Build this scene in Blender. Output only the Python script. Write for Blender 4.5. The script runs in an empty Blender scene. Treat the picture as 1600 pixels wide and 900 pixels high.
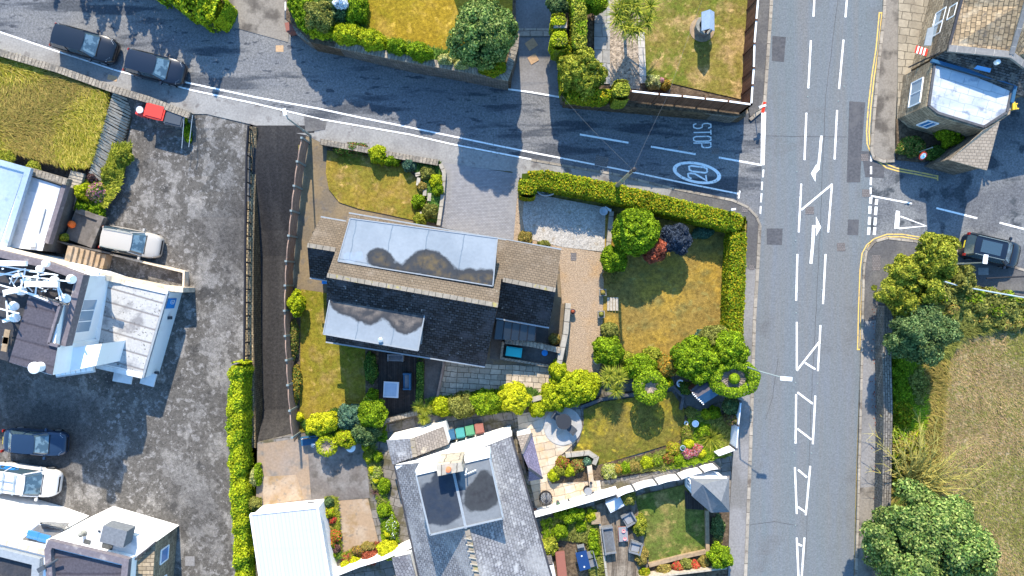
import bpy, math, random
import numpy as np
from mathutils import Vector, Matrix

# ---------------------------------------------------------------- camera, sky, sun, exposure
scene = bpy.context.scene
COL = scene.collection
S = 0.045            # metres per plan unit on the street level
HU = 1150.0          # camera height in plan units
HM = HU * S
SUN_EL, SUN_AZ = math.radians(37), math.radians(3)
cam_d = bpy.data.cameras.new('camera'); cam = bpy.data.objects.new('camera', cam_d); COL.objects.link(cam)
cam.location = (0, 0, HM); cam_d.sensor_width = 36; cam_d.lens = 36 * HU / 1600
cam_d.clip_end = 2000; cam_d.clip_start = 0.5
scene.camera = cam
w = bpy.data.worlds.new('World'); scene.world = w; w.use_nodes = True
nt = w.node_tree; bg = nt.nodes['Background']; sky = nt.nodes.new('ShaderNodeTexSky')
sky.sky_type = 'NISHITA'; sky.sun_disc = False; sky.sun_elevation = SUN_EL; sky.sun_rotation = -SUN_AZ
sky.air_density = 1.3; sky.ozone_density = 2.5; sky.dust_density = 0.4
hs = nt.nodes.new('ShaderNodeHueSaturation'); hs.inputs['Saturation'].default_value = 1.25; nt.links.new(sky.outputs[0], hs.inputs['Color']); nt.links.new(hs.outputs[0], bg.inputs[0]); bg.inputs[1].default_value = 0.15
sd = bpy.data.lights.new('sun', 'SUN'); sd.energy = 3.45; sd.angle = math.radians(0.5); sd.color = (1, .88, .70)
sun = bpy.data.objects.new('sun', sd); COL.objects.link(sun); sun.location = (0, 60, 60)
to_sun = Vector((-math.sin(SUN_AZ) * math.cos(SUN_EL), math.cos(SUN_AZ) * math.cos(SUN_EL), math.sin(SUN_EL)))
sun.rotation_euler = to_sun.to_track_quat('Z', 'Y').to_euler()
vs = scene.view_settings; vs.view_transform = 'Standard'; vs.look = 'None'; vs.gamma = 1; vs.exposure = 1.58
vs.use_curve_mapping = False
scene.cycles.max_bounces = 6; scene.cycles.transparent_max_bounces = 6
R = math.radians
RNG = np.random.default_rng(7); random.seed(7)

# ---------------------------------------------------------------- helpers
def W(px, py, z=0.0):
    """plan position of a point seen straight from above at height z (survey of the site)"""
    k = S * (HM - z) / HM
    return (( px - 800) * k, (450 - py) * k, z)

class MB:
    def __init__(s, ang=0): s.v = []; s.f = []; s.uv = []; s.ang = ang
    def face(s, pts, uv=None):
        i = len(s.v); s.v += [tuple(p) for p in pts]; s.f.append(tuple(range(i, i + len(pts))))
        if uv is None:
            n = Vector((0, 0, 0))
            for a in range(len(pts)):
                p, q = pts[a], pts[(a + 1) % len(pts)]
                n += Vector(((p[1]-q[1])*(p[2]+q[2]), (p[2]-q[2])*(p[0]+q[0]), (p[0]-q[0])*(p[1]+q[1])))
            n = n.normalized() if n.length > 1e-12 else Vector((0, 0, 1))
            if abs(n.z) > .9985:
                c, sn = math.cos(s.ang), math.sin(s.ang)
                uv = [(p[0]*c + p[1]*sn, -p[0]*sn + p[1]*c) for p in pts]
            else:
                u = Vector((0, 0, 1)).cross(n).normalized(); vv = n.cross(u)
                uv = [(Vector(p).dot(u), Vector(p).dot(vv)) for p in pts]
        s.uv += list(uv); return s
    def slab(s, pts, t):
        """polygon (top) given an own thickness t straight down"""
        n = sum((pts[a][0]*pts[(a+1) % len(pts)][1] - pts[(a+1) % len(pts)][0]*pts[a][1]) for a in range(len(pts)))
        if n < 0: pts = pts[::-1]
        low = [(p[0], p[1], p[2] - t) for p in pts]
        s.face(pts); s.face(low[::-1])
        for a in range(len(pts)):
            b = (a + 1) % len(pts)
            s.face([low[a], low[b], pts[b], pts[a]])
        return s
    def prism(s, pts, zb, cap=True, inset=0):
        n = sum((pts[a][0]*pts[(a+1) % len(pts)][1] - pts[(a+1) % len(pts)][0]*pts[a][1]) for a in range(len(pts)))
        if n < 0: pts = pts[::-1]
        if inset:
            cx = sum(p[0] for p in pts)/len(pts); cy = sum(p[1] for p in pts)/len(pts)
            q = []
            for p in pts:
                d = Vector((cx-p[0], cy-p[1], 0)); L = d.length; d = d/L*inset
                q.append((p[0]+d.x, p[1]+d.y, p[2]))
            pts = q
        low = [(p[0], p[1], zb) for p in pts]
        if cap: s.face(pts)
        s.face(low[::-1])
        for a in range(len(pts)):
            b = (a + 1) % len(pts); s.face([low[a], low[b], pts[b], pts[a]])
        return s
    def box(s, c, size, rz=0, tilt=None, taper=1):
        m = Matrix.Translation(c) @ Matrix.Rotation(rz, 4, 'Z')
        if tilt: m = m @ Matrix.Rotation(tilt[0], 4, 'X') @ Matrix.Rotation(tilt[1], 4, 'Y')
        x, y, z = size[0]/2, size[1]/2, size[2]/2; t = taper
        P = [m @ Vector(q) for q in [(-x*t,-y*t,-z),(x*t,-y*t,-z),(x*t,y*t,-z),(-x*t,y*t,-z),(-x,-y,z),(x,-y,z),(x,y,z),(-x,y,z)]]
        for q in [(3,2,1,0),(4,5,6,7),(0,1,5,4),(1,2,6,5),(2,3,7,6),(3,0,4,7)]: s.face([P[i] for i in q])
        return s
    def tube(s, a, b, r, r2=None, n=8, cap=True):
        a, b = Vector(a), Vector(b); r2 = r if r2 is None else r2; d = (b - a).normalized()
        u = d.orthogonal().normalized(); v = d.cross(u)
        A = [a + (u*math.cos(6.2832*i/n) + v*math.sin(6.2832*i/n))*r for i in range(n)]
        B = [b + (u*math.cos(6.2832*i/n) + v*math.sin(6.2832*i/n))*r2 for i in range(n)]
        for i in range(n): j = (i+1) % n; s.face([A[i], A[j], B[j], B[i]])
        if cap: s.face(A[::-1]); s.face(B)
        return s
    def path(s, pts, r, n=6):
        for a, b in zip(pts, pts[1:]): s.tube(a, b, r, n=n)
        return s
    def lathe(s, c, prof, n=20):
        """prof: (radius, height) list"""
        rings = [[(c[0]+r*math.cos(6.2832*i/n), c[1]+r*math.sin(6.2832*i/n), c[2]+z) for i in range(n)] for r, z in prof]
        for A, B in zip(rings, rings[1:]):
            for i in range(n): j = (i+1) % n; s.face([A[i], A[j], B[j], B[i]])
        s.face(rings[0][::-1]); s.face(rings[-1])
        return s
    def ribbon(s, pts, w, t=0.0, side=0):
        """strip of width w along a polyline; t>0 gives it a body t deep; side -1/0/1 shifts it"""
        P = [Vector(p) for p in pts]; n = len(P); L = []; Rr = []; D = [0.0]
        for i in range(n):
            d1 = (P[i]-P[i-1]) if i else (P[1]-P[0]); d2 = (P[i+1]-P[i]) if i < n-1 else (P[-1]-P[-2])
            d1.z = d2.z = 0; d1.normalize(); d2.normalize(); d = (d1+d2).normalized()
            q = Vector((-d.y, d.x, 0)) / max(.5, d.dot(d1))
            L.append(P[i] + q*w*(.5 + side*.5)); Rr.append(P[i] - q*w*(.5 - side*.5))
            if i: D.append(D[-1] + (P[i]-P[i-1]).length)
        for i in range(n-1):
            s.face([Rr[i], Rr[i+1], L[i+1], L[i]], [(D[i],0),(D[i+1],0),(D[i+1],w),(D[i],w)])
            if t:
                dn = lambda p: (p[0], p[1], p[2]-t)
                s.face([dn(Rr[i]), dn(Rr[i+1]), Rr[i+1], Rr[i]], [(D[i],0),(D[i+1],0),(D[i+1],t),(D[i],t)])
                s.face([L[i], L[i+1], dn(L[i+1]), dn(L[i])], [(D[i],t),(D[i+1],t),(D[i+1],0),(D[i],0)])
        if t:
            dn = lambda p: (p[0], p[1], p[2]-t)
            s.face([dn(L[0]), dn(Rr[0]), Rr[0], L[0]]); s.face([dn(Rr[-1]), dn(L[-1]), L[-1], Rr[-1]])
        return s
    def build(s, name, mat, parent=None, smooth=False):
        me = bpy.data.meshes.new(name); V = s.v
        o = bpy.data.objects.new(name, me)
        if parent is not None:
            m = Matrix.Identity(4); q = parent; chain = []
            while q is not None: chain.append(q.matrix_basis.copy()); q = q.parent
            for c in chain[::-1]: m = m @ c
            mi = m.inverted(); V = [mi @ Vector(p) for p in V]; o.parent = parent
        me.from_pydata(V, [], s.f)
        uvl = me.uv_layers.new(name='UVMap'); uvl.data.foreach_set('uv', np.array(s.uv, dtype=np.float32).ravel())
        if mat: me.materials.append(MT[mat] if isinstance(mat, str) else mat)
        if smooth:
            me.polygons.foreach_set('use_smooth', [True]*len(me.polygons))
        me.update(); COL.objects.link(o)
        if smooth:
            import bmesh
            bm = bmesh.new(); bm.from_mesh(me); bmesh.ops.remove_doubles(bm, verts=bm.verts, dist=.0005)
            for e in bm.edges:
                if len(e.link_faces) == 2 and e.calc_face_angle(0) > .7: e.smooth = False
            bm.to_mesh(me); bm.free()
        return o

USED = {}
def tag(o, label=None, cat=None, group=None, kind=None):
    if label: o['label'] = label
    if cat: o['category'] = cat
    if group: o['group'] = group
    if kind: o['kind'] = kind
    return o
def thing(name, label, cat, loc=(0,0,0), rz=0, group=None):
    o = bpy.data.objects.new(name, None); COL.objects.link(o); o.location = loc; o.rotation_euler = (0,0,rz)
    o.empty_display_size = .2
    return tag(o, label, cat, group)
def dup(root, loc, rz, label):
    r = root.copy(); COL.objects.link(r); r.location = loc; r.rotation_euler = (0,0,rz); r['label'] = label
    for ch in list(root.children):
        c = ch.copy(); COL.objects.link(c); c.parent = r
        for g in ch.children:
            d = g.copy(); COL.objects.link(d); d.parent = c
    return r
def struct(name, mb, mat): return tag(mb.build(name, mat), kind='structure')
def surf(name, pts, z, mat, t=.3, ang=0):
    return struct(name, MB(ang).slab([W(x, y, z) for x, y in pts], t), mat)

# ---------------------------------------------------------------- materials
MT = {}
def mat(name, base, layers=(), rough=.85, bump=None, metal=0, spec=.08, coat=0, alpha=None):
    m = bpy.data.materials.new(name); m.use_nodes = True; MT[name] = m
    n = m.node_tree.nodes; l = m.node_tree.links; b = n['Principled BSDF']
    b.inputs['Roughness'].default_value = rough; b.inputs['Metallic'].default_value = metal
    b.inputs['Specular IOR Level'].default_value = spec; b.inputs['Coat Weight'].default_value = coat
    tc = n.new('ShaderNodeTexCoord')
    def rgb(c):
        q = n.new('ShaderNodeRGB'); q.outputs[0].default_value = (*c, 1); return q.outputs[0]
    def mathn(op, a, c=None):
        q = n.new('ShaderNodeMath'); q.operation = op
        for i, x in enumerate((a, c)):
            if x is None: continue
            if isinstance(x, (int, float)): q.inputs[i].default_value = x
            else: l.new(x, q.inputs[i])
        return q.outputs[0]
    def ramp(x, lo, hi):
        q = n.new('ShaderNodeMapRange'); q.inputs[1].default_value = lo; q.inputs[2].default_value = hi; l.new(x, q.inputs[0]); return q.outputs[0]
    def mix(f, a, c, mode='MIX'):
        q = n.new('ShaderNodeMix'); q.data_type = 'RGBA'; q.blend_type = mode
        if isinstance(f, (int, float)): q.inputs[0].default_value = f
        else: l.new(f, q.inputs[0])
        l.new(a, q.inputs[6]); l.new(c, q.inputs[7]); return q.outputs[2]
    def mapped(coord, sc=(1,1,1), off=(0,0,0), rz=0):
        q = n.new('ShaderNodeMapping'); q.inputs['Scale'].default_value = sc; q.inputs['Location'].default_value = off
        q.inputs['Rotation'].default_value = (0,0,rz); l.new(tc.outputs[coord], q.inputs[0]); return q.outputs[0]
    def noise(vec, scale, detail=4, rgh=.55):
        q = n.new('ShaderNodeTexNoise'); q.inputs['Scale'].default_value = scale; q.inputs['Detail'].default_value = detail
        q.inputs['Roughness'].default_value = rgh; l.new(vec, q.inputs['Vector']); return q.outputs[0]
    col = rgb(base); ro = None; hts = []; seed = 0
    for L in layers:
        k = L[0]; seed += 13.7
        if k == 'n':      # noise patches: scale, lo, hi, colour [, stretch, rot, strength]
            st = L[5] if len(L) > 5 else (1,1,1); rz = L[6] if len(L) > 6 else 0; sg = L[7] if len(L) > 7 else 1
            f = ramp(noise(mapped('Object', st, (seed, seed*.7, 0), rz), L[1]), L[2], L[3])
            col = mix(mathn('MULTIPLY', f, sg) if sg != 1 else f, col, rgb(L[4]))
        elif k == 'v':    # random brightness of small cells: scale, amount
            q = n.new('ShaderNodeTexVoronoi'); q.inputs['Scale'].default_value = L[1]; l.new(mapped('Object'), q.inputs['Vector'])
            sp = n.new('ShaderNodeSeparateColor'); l.new(q.outputs['Color'], sp.inputs[0])
            hs = n.new('ShaderNodeHueSaturation'); l.new(ramp_v(n, l, sp.outputs[0], 1-L[2], 1+L[2]), hs.inputs['Value']); l.new(col, hs.inputs['Color']); col = hs.outputs[0]
        elif k == 'g':    # fine value grain: scale, amount
            hs = n.new('ShaderNodeHueSaturation'); l.new(ramp_v(n, l, noise(mapped('Object', off=(seed,0,0)), L[1], 3), 1-L[2], 1+L[2], .25, .75), hs.inputs['Value']); l.new(col, hs.inputs['Color']); col = hs.outputs[0]
        elif k == 'b':    # courses in the surface: width, height, joint, joint colour, variation [, offset]
            q = n.new('ShaderNodeTexBrick'); q.inputs['Scale'].default_value = 1; q.inputs['Brick Width'].default_value = L[1]; q.inputs['Row Height'].default_value = L[2]
            q.inputs['Mortar Size'].default_value = L[3]; q.inputs['Mortar Smooth'].default_value = .3
            q.offset = L[6] if len(L) > 6 else .5
            if len(L) > 7: q.squash = L[7]; q.squash_frequency = 2; q.offset_frequency = 2
            q.inputs['Color1'].default_value = (1-L[5],)*3 + (1,); q.inputs['Color2'].default_value = (1+L[5],)*3 + (1,); q.inputs['Mortar'].default_value = (1,1,1,1)
            q.inputs['Bias'].default_value = 0
            wv = n.new('ShaderNodeVectorMath'); wv.operation = 'MULTIPLY_ADD'
            nz = n.new('ShaderNodeTexNoise'); nz.inputs['Scale'].default_value = 1.7; l.new(tc.outputs['UV'], nz.inputs['Vector'])
            l.new(nz.outputs['Color'], wv.inputs[0]); wv.inputs[1].default_value = (min(L[2],.5)*.35,)*3; l.new(tc.outputs['UV'], wv.inputs[2])
            l.new(wv.outputs[0], q.inputs['Vector'])
            col = mix(1, col, q.outputs['Color'], 'MULTIPLY'); col = mix(q.outputs['Fac'], col, rgb(L[4])); hts.append((mathn('SUBTRACT', 1, q.outputs['Fac']), .02))
        elif k == 'w':    # boards: width, dark colour, along (0 = across u, 1 = across v), strength
            sp = n.new('ShaderNodeSeparateXYZ'); l.new(tc.outputs['UV'], sp.inputs[0])
            x = mathn('DIVIDE', sp.outputs[L[3]], L[1]); fr = mathn('FRACT', x)
            g = ramp(mathn('ABSOLUTE', mathn('SUBTRACT', fr, .5)), .40, .49)
            wn = n.new('ShaderNodeTexWhiteNoise'); wn.noise_dimensions = '1D'; l.new(mathn('FLOOR', x), wn.inputs['W'])
            hs = n.new('ShaderNodeHueSaturation'); l.new(ramp_v(n, l, wn.outputs['Value'], 1-L[4], 1+L[4]), hs.inputs['Value']); l.new(col, hs.inputs['Color'])
            col = mix(g, hs.outputs[0], rgb(L[2])); hts.append((mathn('SUBTRACT', 1, g), .01))
        elif k == 's':    # stain of own outline: [(x,y,r)...], colour, edge, wet roughness [, inner colour]
            ds = None; pos = mapped('Object')
            nzz = mathn('MULTIPLY', mathn('SUBTRACT', noise(pos, 1.6, 5), .5), L[3])
            for (x, y, r) in L[1]:
                vm = n.new('ShaderNodeVectorMath'); vm.operation = 'SUBTRACT'; l.new(pos, vm.inputs[0]); vm.inputs[1].default_value = (x, y, 0)
                vm2 = n.new('ShaderNodeVectorMath'); vm2.operation = 'MULTIPLY'; l.new(vm.outputs[0], vm2.inputs[0]); vm2.inputs[1].default_value = (1,1,0)
                ln = n.new('ShaderNodeVectorMath'); ln.operation = 'LENGTH'; l.new(vm2.outputs[0], ln.inputs[0])
                d = mathn('SUBTRACT', ln.outputs['Value'], r)
                if ds is None: ds = d
                else:
                    q = n.new('ShaderNodeMath'); q.operation = 'SMOOTH_MIN'; l.new(ds, q.inputs[0]); l.new(d, q.inputs[1]); q.inputs[2].default_value = .7; ds = q.outputs[0]
            ds = mathn('ADD', ds, nzz)
            f = ramp(ds, .07, -.07); col = mix(f, col, rgb(L[2]))
            if len(L) > 5: col = mix(mathn('MULTIPLY', ramp(ds, -.15, -.5), ramp(noise(pos, 2.2, 5), .35, .6)), col, rgb(L[5]))
            if L[4] is not None:
                ro = n.new('ShaderNodeMapRange'); ro.inputs[3].default_value = rough; ro.inputs[4].default_value = L[4]; l.new(f, ro.inputs[0]); ro = ro.outputs[0]
    l.new(col, b.inputs['Base Color'])
    if ro is not None: l.new(ro, b.inputs['Roughness'])
    if bump or hts:
        h = None
        if bump: h = mathn('MULTIPLY', noise(mapped('Object'), bump[0], 4), bump[1])
        for o, a in hts:
            q = mathn('MULTIPLY', o, a); h = q if h is None else mathn('ADD', h, q)
        bn = n.new('ShaderNodeBump'); bn.inputs['Distance'].default_value = 1; bn.inputs['Strength'].default_value = 1; l.new(h, bn.inputs['Height']); l.new(bn.outputs[0], b.inputs['Normal'])
    return m
def ramp_v(n, l, x, a, b, lo=0, hi=1):
    q = n.new('ShaderNodeMapRange'); q.inputs[1].default_value = lo; q.inputs[2].default_value = hi; q.inputs[3].default_value = a; q.inputs[4].default_value = b
    l.new(x, q.inputs[0]); return q.outputs[0]

# ground covers
mat('main_asphalt', (.140,.146,.150), [('n',.45,.42,.60,(.125,.145,.157),(2.2,.05,1)),('n',1.1,.45,.75,(.135,.150,.170),(1.6,.1,1)),('n',.3,.58,.7,(.12,.125,.13)),('g',9,.18),('v',14,.10)], bump=(30,.006))
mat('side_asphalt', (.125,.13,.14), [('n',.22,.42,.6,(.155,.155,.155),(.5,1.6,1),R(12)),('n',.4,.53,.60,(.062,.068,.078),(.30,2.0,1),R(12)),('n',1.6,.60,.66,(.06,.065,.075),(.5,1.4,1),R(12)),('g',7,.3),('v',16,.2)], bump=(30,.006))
mat('damp_asphalt', (.10,.105,.115), [('n',.35,.42,.56,(.15,.155,.16)),('n',.6,.55,.62,(.055,.062,.07)),('g',7,.3),('v',16,.2)], bump=(30,.006))
PALE = [(W(x,y)[0], W(x,y)[1], r*S) for x, y, r in ((60,612,20),(85,620,22),(120,628,18),(145,632,10),(108,690,16),(122,702,14),(262,735,16),(280,752,20),(300,778,22),(272,790,9),(318,800,12),(296,842,12),(330,860,12),(215,752,9),(335,352,26),(300,322,16),(245,330,12),(265,372,9),(340,500,22),(322,545,18),(345,600,14),(300,650,12),(338,700,16),(225,430,8),(320,440,14),(350,280,12),(250,262,10))]
mat('car_park_asphalt', (.084,.079,.072), [('s',PALE,(.165,.158,.15),2.6,None),('n',.13,.40,.62,(.095,.088,.08)),('n',.8,.53,.62,(.18,.17,.158),(1.2,.7,1)),('n',2.6,.56,.64,(.18,.172,.165)),('n',.5,.6,.7,(.05,.048,.046)),('n',5,.62,.68,(.2,.19,.18)),('n',.09,.52,.66,(.06,.057,.055)),('g',5,.35),('v',20,.25)], bump=(25,.008))
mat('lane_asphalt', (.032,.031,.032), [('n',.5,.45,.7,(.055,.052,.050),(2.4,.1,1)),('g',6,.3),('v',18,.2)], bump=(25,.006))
mat('pavement_pale', (.24,.235,.225), [('n',.35,.45,.65,(.18,.175,.17)),('n',1.1,.58,.68,(.13,.12,.115)),('g',8,.2)], bump=(30,.004))
mat('pavement_grey', (.20,.195,.195), [('n',.3,.45,.6,(.15,.145,.14)),('g',8,.2)], bump=(30,.004))
mat('pavement_tan', (.20,.18,.155), [('n',.6,.5,.62,(.09,.08,.07)),('g',8,.2)], bump=(30,.004))
mat('pavement_dark', (.085,.083,.085), [('n',.6,.45,.65,(.12,.115,.11)),('g',8,.25)], bump=(30,.004))
mat('kerb_stone', (.27,.24,.20), [('b',.9,1,.02,(.08,.07,.06),.2),('g',5,.25),('n',1.2,.55,.7,(.12,.1,.085))])
mat('white_paint', (.78,.78,.76), [('n',6,.56,.68,(.36,.36,.36)),('n',1.2,.6,.8,(.6,.6,.6))], rough=.7)
mat('worn_white_paint', (.62,.62,.60), [('n',5,.5,.65,(.3,.3,.3))], rough=.7)
mat('yellow_paint', (.62,.42,.12), [('n',5,.52,.66,(.34,.26,.14))], rough=.7)
mat('patch_dark', (.075,.077,.085), [('g',6,.3),('n',1,.5,.7,(.10,.10,.105))])
mat('iron_cover', (.17,.15,.14), [('b',.12,.12,.02,(.09,.08,.08),.1),('g',6,.3)], rough=.6, spec=.4)
mat('sand_cover', (.40,.27,.16), [('g',6,.2)])
mat('meadow', (.20,.15,.05), [('n',.12,.42,.6,(.12,.13,.03)),('n',.9,.4,.65,(.24,.18,.06)),('g',4,.5)], bump=(12,.05))
mat('dry_field', (.24,.175,.085), [('n',.10,.47,.62,(.13,.14,.035)),('n',.35,.5,.62,(.15,.145,.045)),('n',2.2,.5,.7,(.31,.24,.145)),('n',1.5,.52,.62,(.15,.11,.055),(1,.35,1)),('g',4,.55)], bump=(10,.06))
mat('rough_verge', (.16,.13,.03), [('n',.4,.42,.6,(.075,.11,.018)),('n',1.2,.5,.65,(.25,.18,.05)),('g',4,.5)], bump=(8,.08))
mat('tall_grass_soil', (.22,.17,.045), [('n',.5,.42,.6,(.13,.125,.03)),('g',4,.5)], bump=(8,.05))
def lawn(name, a, b, c, s1=.3):
    mat(name, a, [('n',s1,.38,.62,b),('n',.8,.5,.68,c),('n',2.8,.5,.72,tuple(x*.72 for x in a)),('n',1.7,.60,.72,tuple(min(1,x*1.5) for x in c)),('g',5,.4),('g',14,.35)], bump=(14,.03))
lawn('lawn_gold', (.24,.16,.014), (.18,.14,.010), (.27,.18,.03))
lawn('lawn_mixed', (.19,.145,.035), (.095,.115,.015), (.28,.19,.08), .22)
lawn('lawn_round', (.22,.155,.026), (.11,.115,.014), (.24,.16,.055))
lawn('lawn_parched', (.20,.135,.035), (.27,.175,.030), (.14,.115,.035), .35)
lawn('lawn_strip', (.21,.155,.022), (.11,.12,.010), (.22,.155,.045), .2)
lawn('lawn_back', (.155,.12,.028), (.09,.095,.012), (.25,.19,.02), .3)
lawn('lawn_green', (.11,.12,.03), (.075,.11,.018), (.22,.165,.06), .3)
mat('soil', (.085,.062,.042), [('g',5,.5),('n',1.5,.5,.7,(.13,.095,.06)),('v',8,.3)], bump=(10,.05))
mat('block_paving', (.235,.235,.245), [('b',.2,.1,.008,(.14,.14,.145),.08),('n',.5,.45,.7,(.25,.245,.245)),('g',4,.12)])
mat('white_gravel', (.33,.31,.28), [('n',.5,.5,.68,(.39,.36,.32)),('n',1.6,.60,.68,(.28,.24,.19)),('v',13,.25),('g',8,.2)], bump=(16,.03))
mat('tan_gravel', (.30,.225,.155), [('n',.6,.55,.75,(.32,.215,.12)),('v',28,.22),('g',12,.3)], bump=(14,.05))
mat('brown_gravel', (.27,.22,.17), [('v',9,.45),('g',6,.3)], bump=(14,.05))
mat('flagstones', (.27,.265,.255), [('b',.62,.9,.02,(.12,.12,.115),.14,.5,1.4),('g',3,.2),('n',.7,.6,.7,(.17,.18,.2))])
mat('path_slabs', (.40,.37,.33), [('b',1,.48,.02,(.2,.19,.17),.08),('g',5,.12)])
mat('concrete', (.18,.138,.085), [('n',.5,.42,.62,(.135,.11,.08)),('n',1.6,.56,.68,(.12,.105,.09)),('g',7,.2)], bump=(25,.005))
mat('dark_concrete', (.115,.105,.098), [('n',.6,.42,.62,(.08,.073,.068)),('g',7,.2)], bump=(25,.005))
mat('court_concrete', (.25,.185,.13), [('n',.3,.42,.62,(.22,.185,.16)),('n',1.1,.52,.66,(.17,.15,.13)),('g',6,.15)], bump=(25,.005))
mat('court_grey', (.13,.115,.105), [('n',.3,.45,.62,(.20,.19,.18)),('n',1.3,.52,.66,(.095,.085,.075)),('g',6,.2)], bump=(25,.005))
mat('court_pale', (.29,.21,.14), [('n',.7,.45,.65,(.33,.265,.20)),('n',.9,.54,.66,(.24,.165,.09)),('n',2.4,.58,.68,(.2,.165,.13)),('g',6,.12)], bump=(25,.005))
mat('crazy_slabs', (.37,.31,.24), [('b',.48,.38,.022,(.10,.085,.065),.20,.35,1.6),('n',1.2,.5,.7,(.26,.22,.165)),('g',5,.2)])
mat('sandstone_flags', (.46,.37,.27), [('b',.75,.55,.018,(.24,.2,.15),.14,.4,1.5),('n',.8,.55,.68,(.42,.28,.15)),('n',.6,.5,.7,(.46,.43,.39)),('g',5,.12)])
mat('grey_flags', (.17,.155,.14), [('b',.7,.6,.02,(.06,.055,.045),.2,.4,1.4),('n',.9,.5,.62,(.09,.08,.05)),('g',5,.2)])
mat('circle_paving', (.33,.325,.315), [('v',1.4,.14),('n',.8,.55,.7,(.40,.35,.29)),('g',5,.12)])
mat('deck_dark', (.045,.036,.032), [('w',.13,(.012,.01,.01),0,.25),('g',5,.2),('n',.7,.6,.75,(.13,.085,.06))])
mat('deck_worn', (.13,.105,.08), [('w',.13,(.035,.028,.022),0,.3),('n',1.2,.42,.62,(.22,.185,.145),(2,.3,1)),('n',.5,.5,.7,(.09,.07,.052)),('g',6,.3)])
mat('timber', (.27,.2,.13), [('g',4,.3)])
mat('timber_grey', (.34,.30,.24), [('g',6,.3)])
# walls and roofs
mat('wall_stone', (.17,.155,.135), [('b',.38,.16,.025,(.06,.052,.045),.28),('n',1.2,.5,.7,(.1,.095,.09)),('g',5,.3)], bump=(10,.03))
mat('wall_coping', (.25,.215,.17), [('b',.24,2,.025,(.12,.10,.08),.16),('n',2,.5,.66,(.15,.135,.115)),('g',6,.3)], bump=(10,.05))
mat('rubble_wall', (.33,.25,.14), [('b',.3,.12,.03,(.06,.048,.035),.4),('n',2,.5,.66,(.15,.12,.08)),('g',6,.4)], bump=(8,.07))
mat('pub_stone', (.29,.235,.165), [('b',.55,.27,.022,(.13,.105,.075),.24),('n',1,.52,.68,(.15,.12,.085)),('g',5,.2)], bump=(12,.015))
mat('yard_flags', (.27,.235,.18), [('b',.7,.55,.025,(.12,.105,.08),.18,.45,1.4),('n',.8,.5,.7,(.2,.17,.13)),('g',5,.15)])
mat('stone_trim', (.33,.30,.25), [('b',.9,2,.03,(.14,.12,.1),.14),('g',5,.2)])
mat('grey_trim', (.2,.195,.19), [('b',1.1,2,.03,(.33,.31,.28),.14),('g',5,.2)])
mat('house_tiles', (.122,.097,.072), [('b',.26,.19,.014,(.075,.062,.048),.12),('n',1.0,.55,.72,(.15,.125,.10)),('n',.5,.55,.7,(.095,.078,.06)),('n',5,.68,.74,(.3,.28,.24)),('g',8,.12)])
mat('house_roof_dark', (.026,.030,.036), [('b',.30,.20,.026,(.005,.006,.008),.5),('n',4,.67,.73,(.20,.205,.21)),('n',.8,.5,.7,(.042,.045,.055)),('g',8,.2)], rough=.65)  # roof courses of the south slopes, much darker and bluer than house_tiles
mat('villa_slates', (.19,.19,.205), [('b',.28,.2,.02,(.085,.085,.095),.22),('n',.5,.46,.66,(.25,.25,.26)),('n',.35,.56,.7,(.11,.105,.12)),('n',1.8,.6,.7,(.33,.33,.34)),('g',6,.25)], rough=.7)
mat('villa_wing_tiles', (.21,.185,.165), [('b',.24,.17,.016,(.13,.115,.105),.14),('n',1.3,.58,.66,(.36,.32,.26)),('g',6,.2)])
mat('pub_tiles', (.28,.205,.125), [('b',.34,.27,.024,(.10,.08,.055),.26,.37),('n',2.2,.56,.68,(.13,.105,.08)),('n',1,.55,.7,(.37,.30,.21)),('g',6,.25)], bump=(12,.012))
mat('pub_dark_slates', (.06,.062,.065), [('b',.28,.15,.02,(.02,.021,.022),.4),('n',2.5,.5,.66,(.13,.125,.115)),('g',6,.3)])
mat('pub_wall_dark', (.15,.13,.105), [('b',.45,.2,.02,(.05,.045,.04),.35),('g',6,.3)])
mat('porch_tiles', (.31,.25,.19), [('b',.26,.2,.014,(.19,.155,.12),.1),('g',6,.12)])
mat('violet_slates', (.185,.165,.235), [('b',.2,.14,.012,(.10,.09,.14),.1),('g',8,.3)])
mat('ridge_tile', (.24,.21,.17), [('b',.45,2,.02,(.1,.09,.07),.1),('n',2,.6,.7,(.3,.25,.08)),('g',5,.2)])
mat('lead_grey', (.24,.265,.29), [('g',5,.12)], rough=.5)
mat('render_white', (.80,.80,.79), [('n',.8,.55,.75,(.72,.71,.70))])
mat('lamp_red_dark', (.28,.02,.015), rough=.3)
mat('render_cream', (.56,.47,.36), [('b',.7,.7,.02,(.45,.37,.27),.06),('n',1.2,.52,.68,(.40,.33,.25)),('g',4,.15)])
mat('membrane_white', (.56,.56,.56), [('n',.6,.58,.66,(.42,.43,.44)),('n',1.6,.68,.74,(.55,.52,.47)),('g',5,.06)], rough=.7)
mat('patchy_white', (.52,.53,.55), [('n',.4,.5,.52,(.42,.44,.47),(1,1,1),R(-15)),('g',5,.08)], rough=.7)
mat('blue_membrane', (.25,.33,.43), [('n',.5,.4,.65,(.30,.37,.46)),('n',2,.6,.7,(.2,.27,.37)),('g',5,.08)], rough=.6)
mat('felt_dark', (.075,.07,.085), [('w',1.1,(.05,.045,.055),1,.06),('g',8,.25)], rough=.8)
mat('felt_black', (.04,.042,.05), [('n',1,.45,.7,(.065,.06,.06)),('g',8,.25)], rough=.6)
mat('parapet_felt', (.14,.125,.14), [('n',1.4,.6,.7,(.25,.23,.23)),('g',6,.2)])
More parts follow.
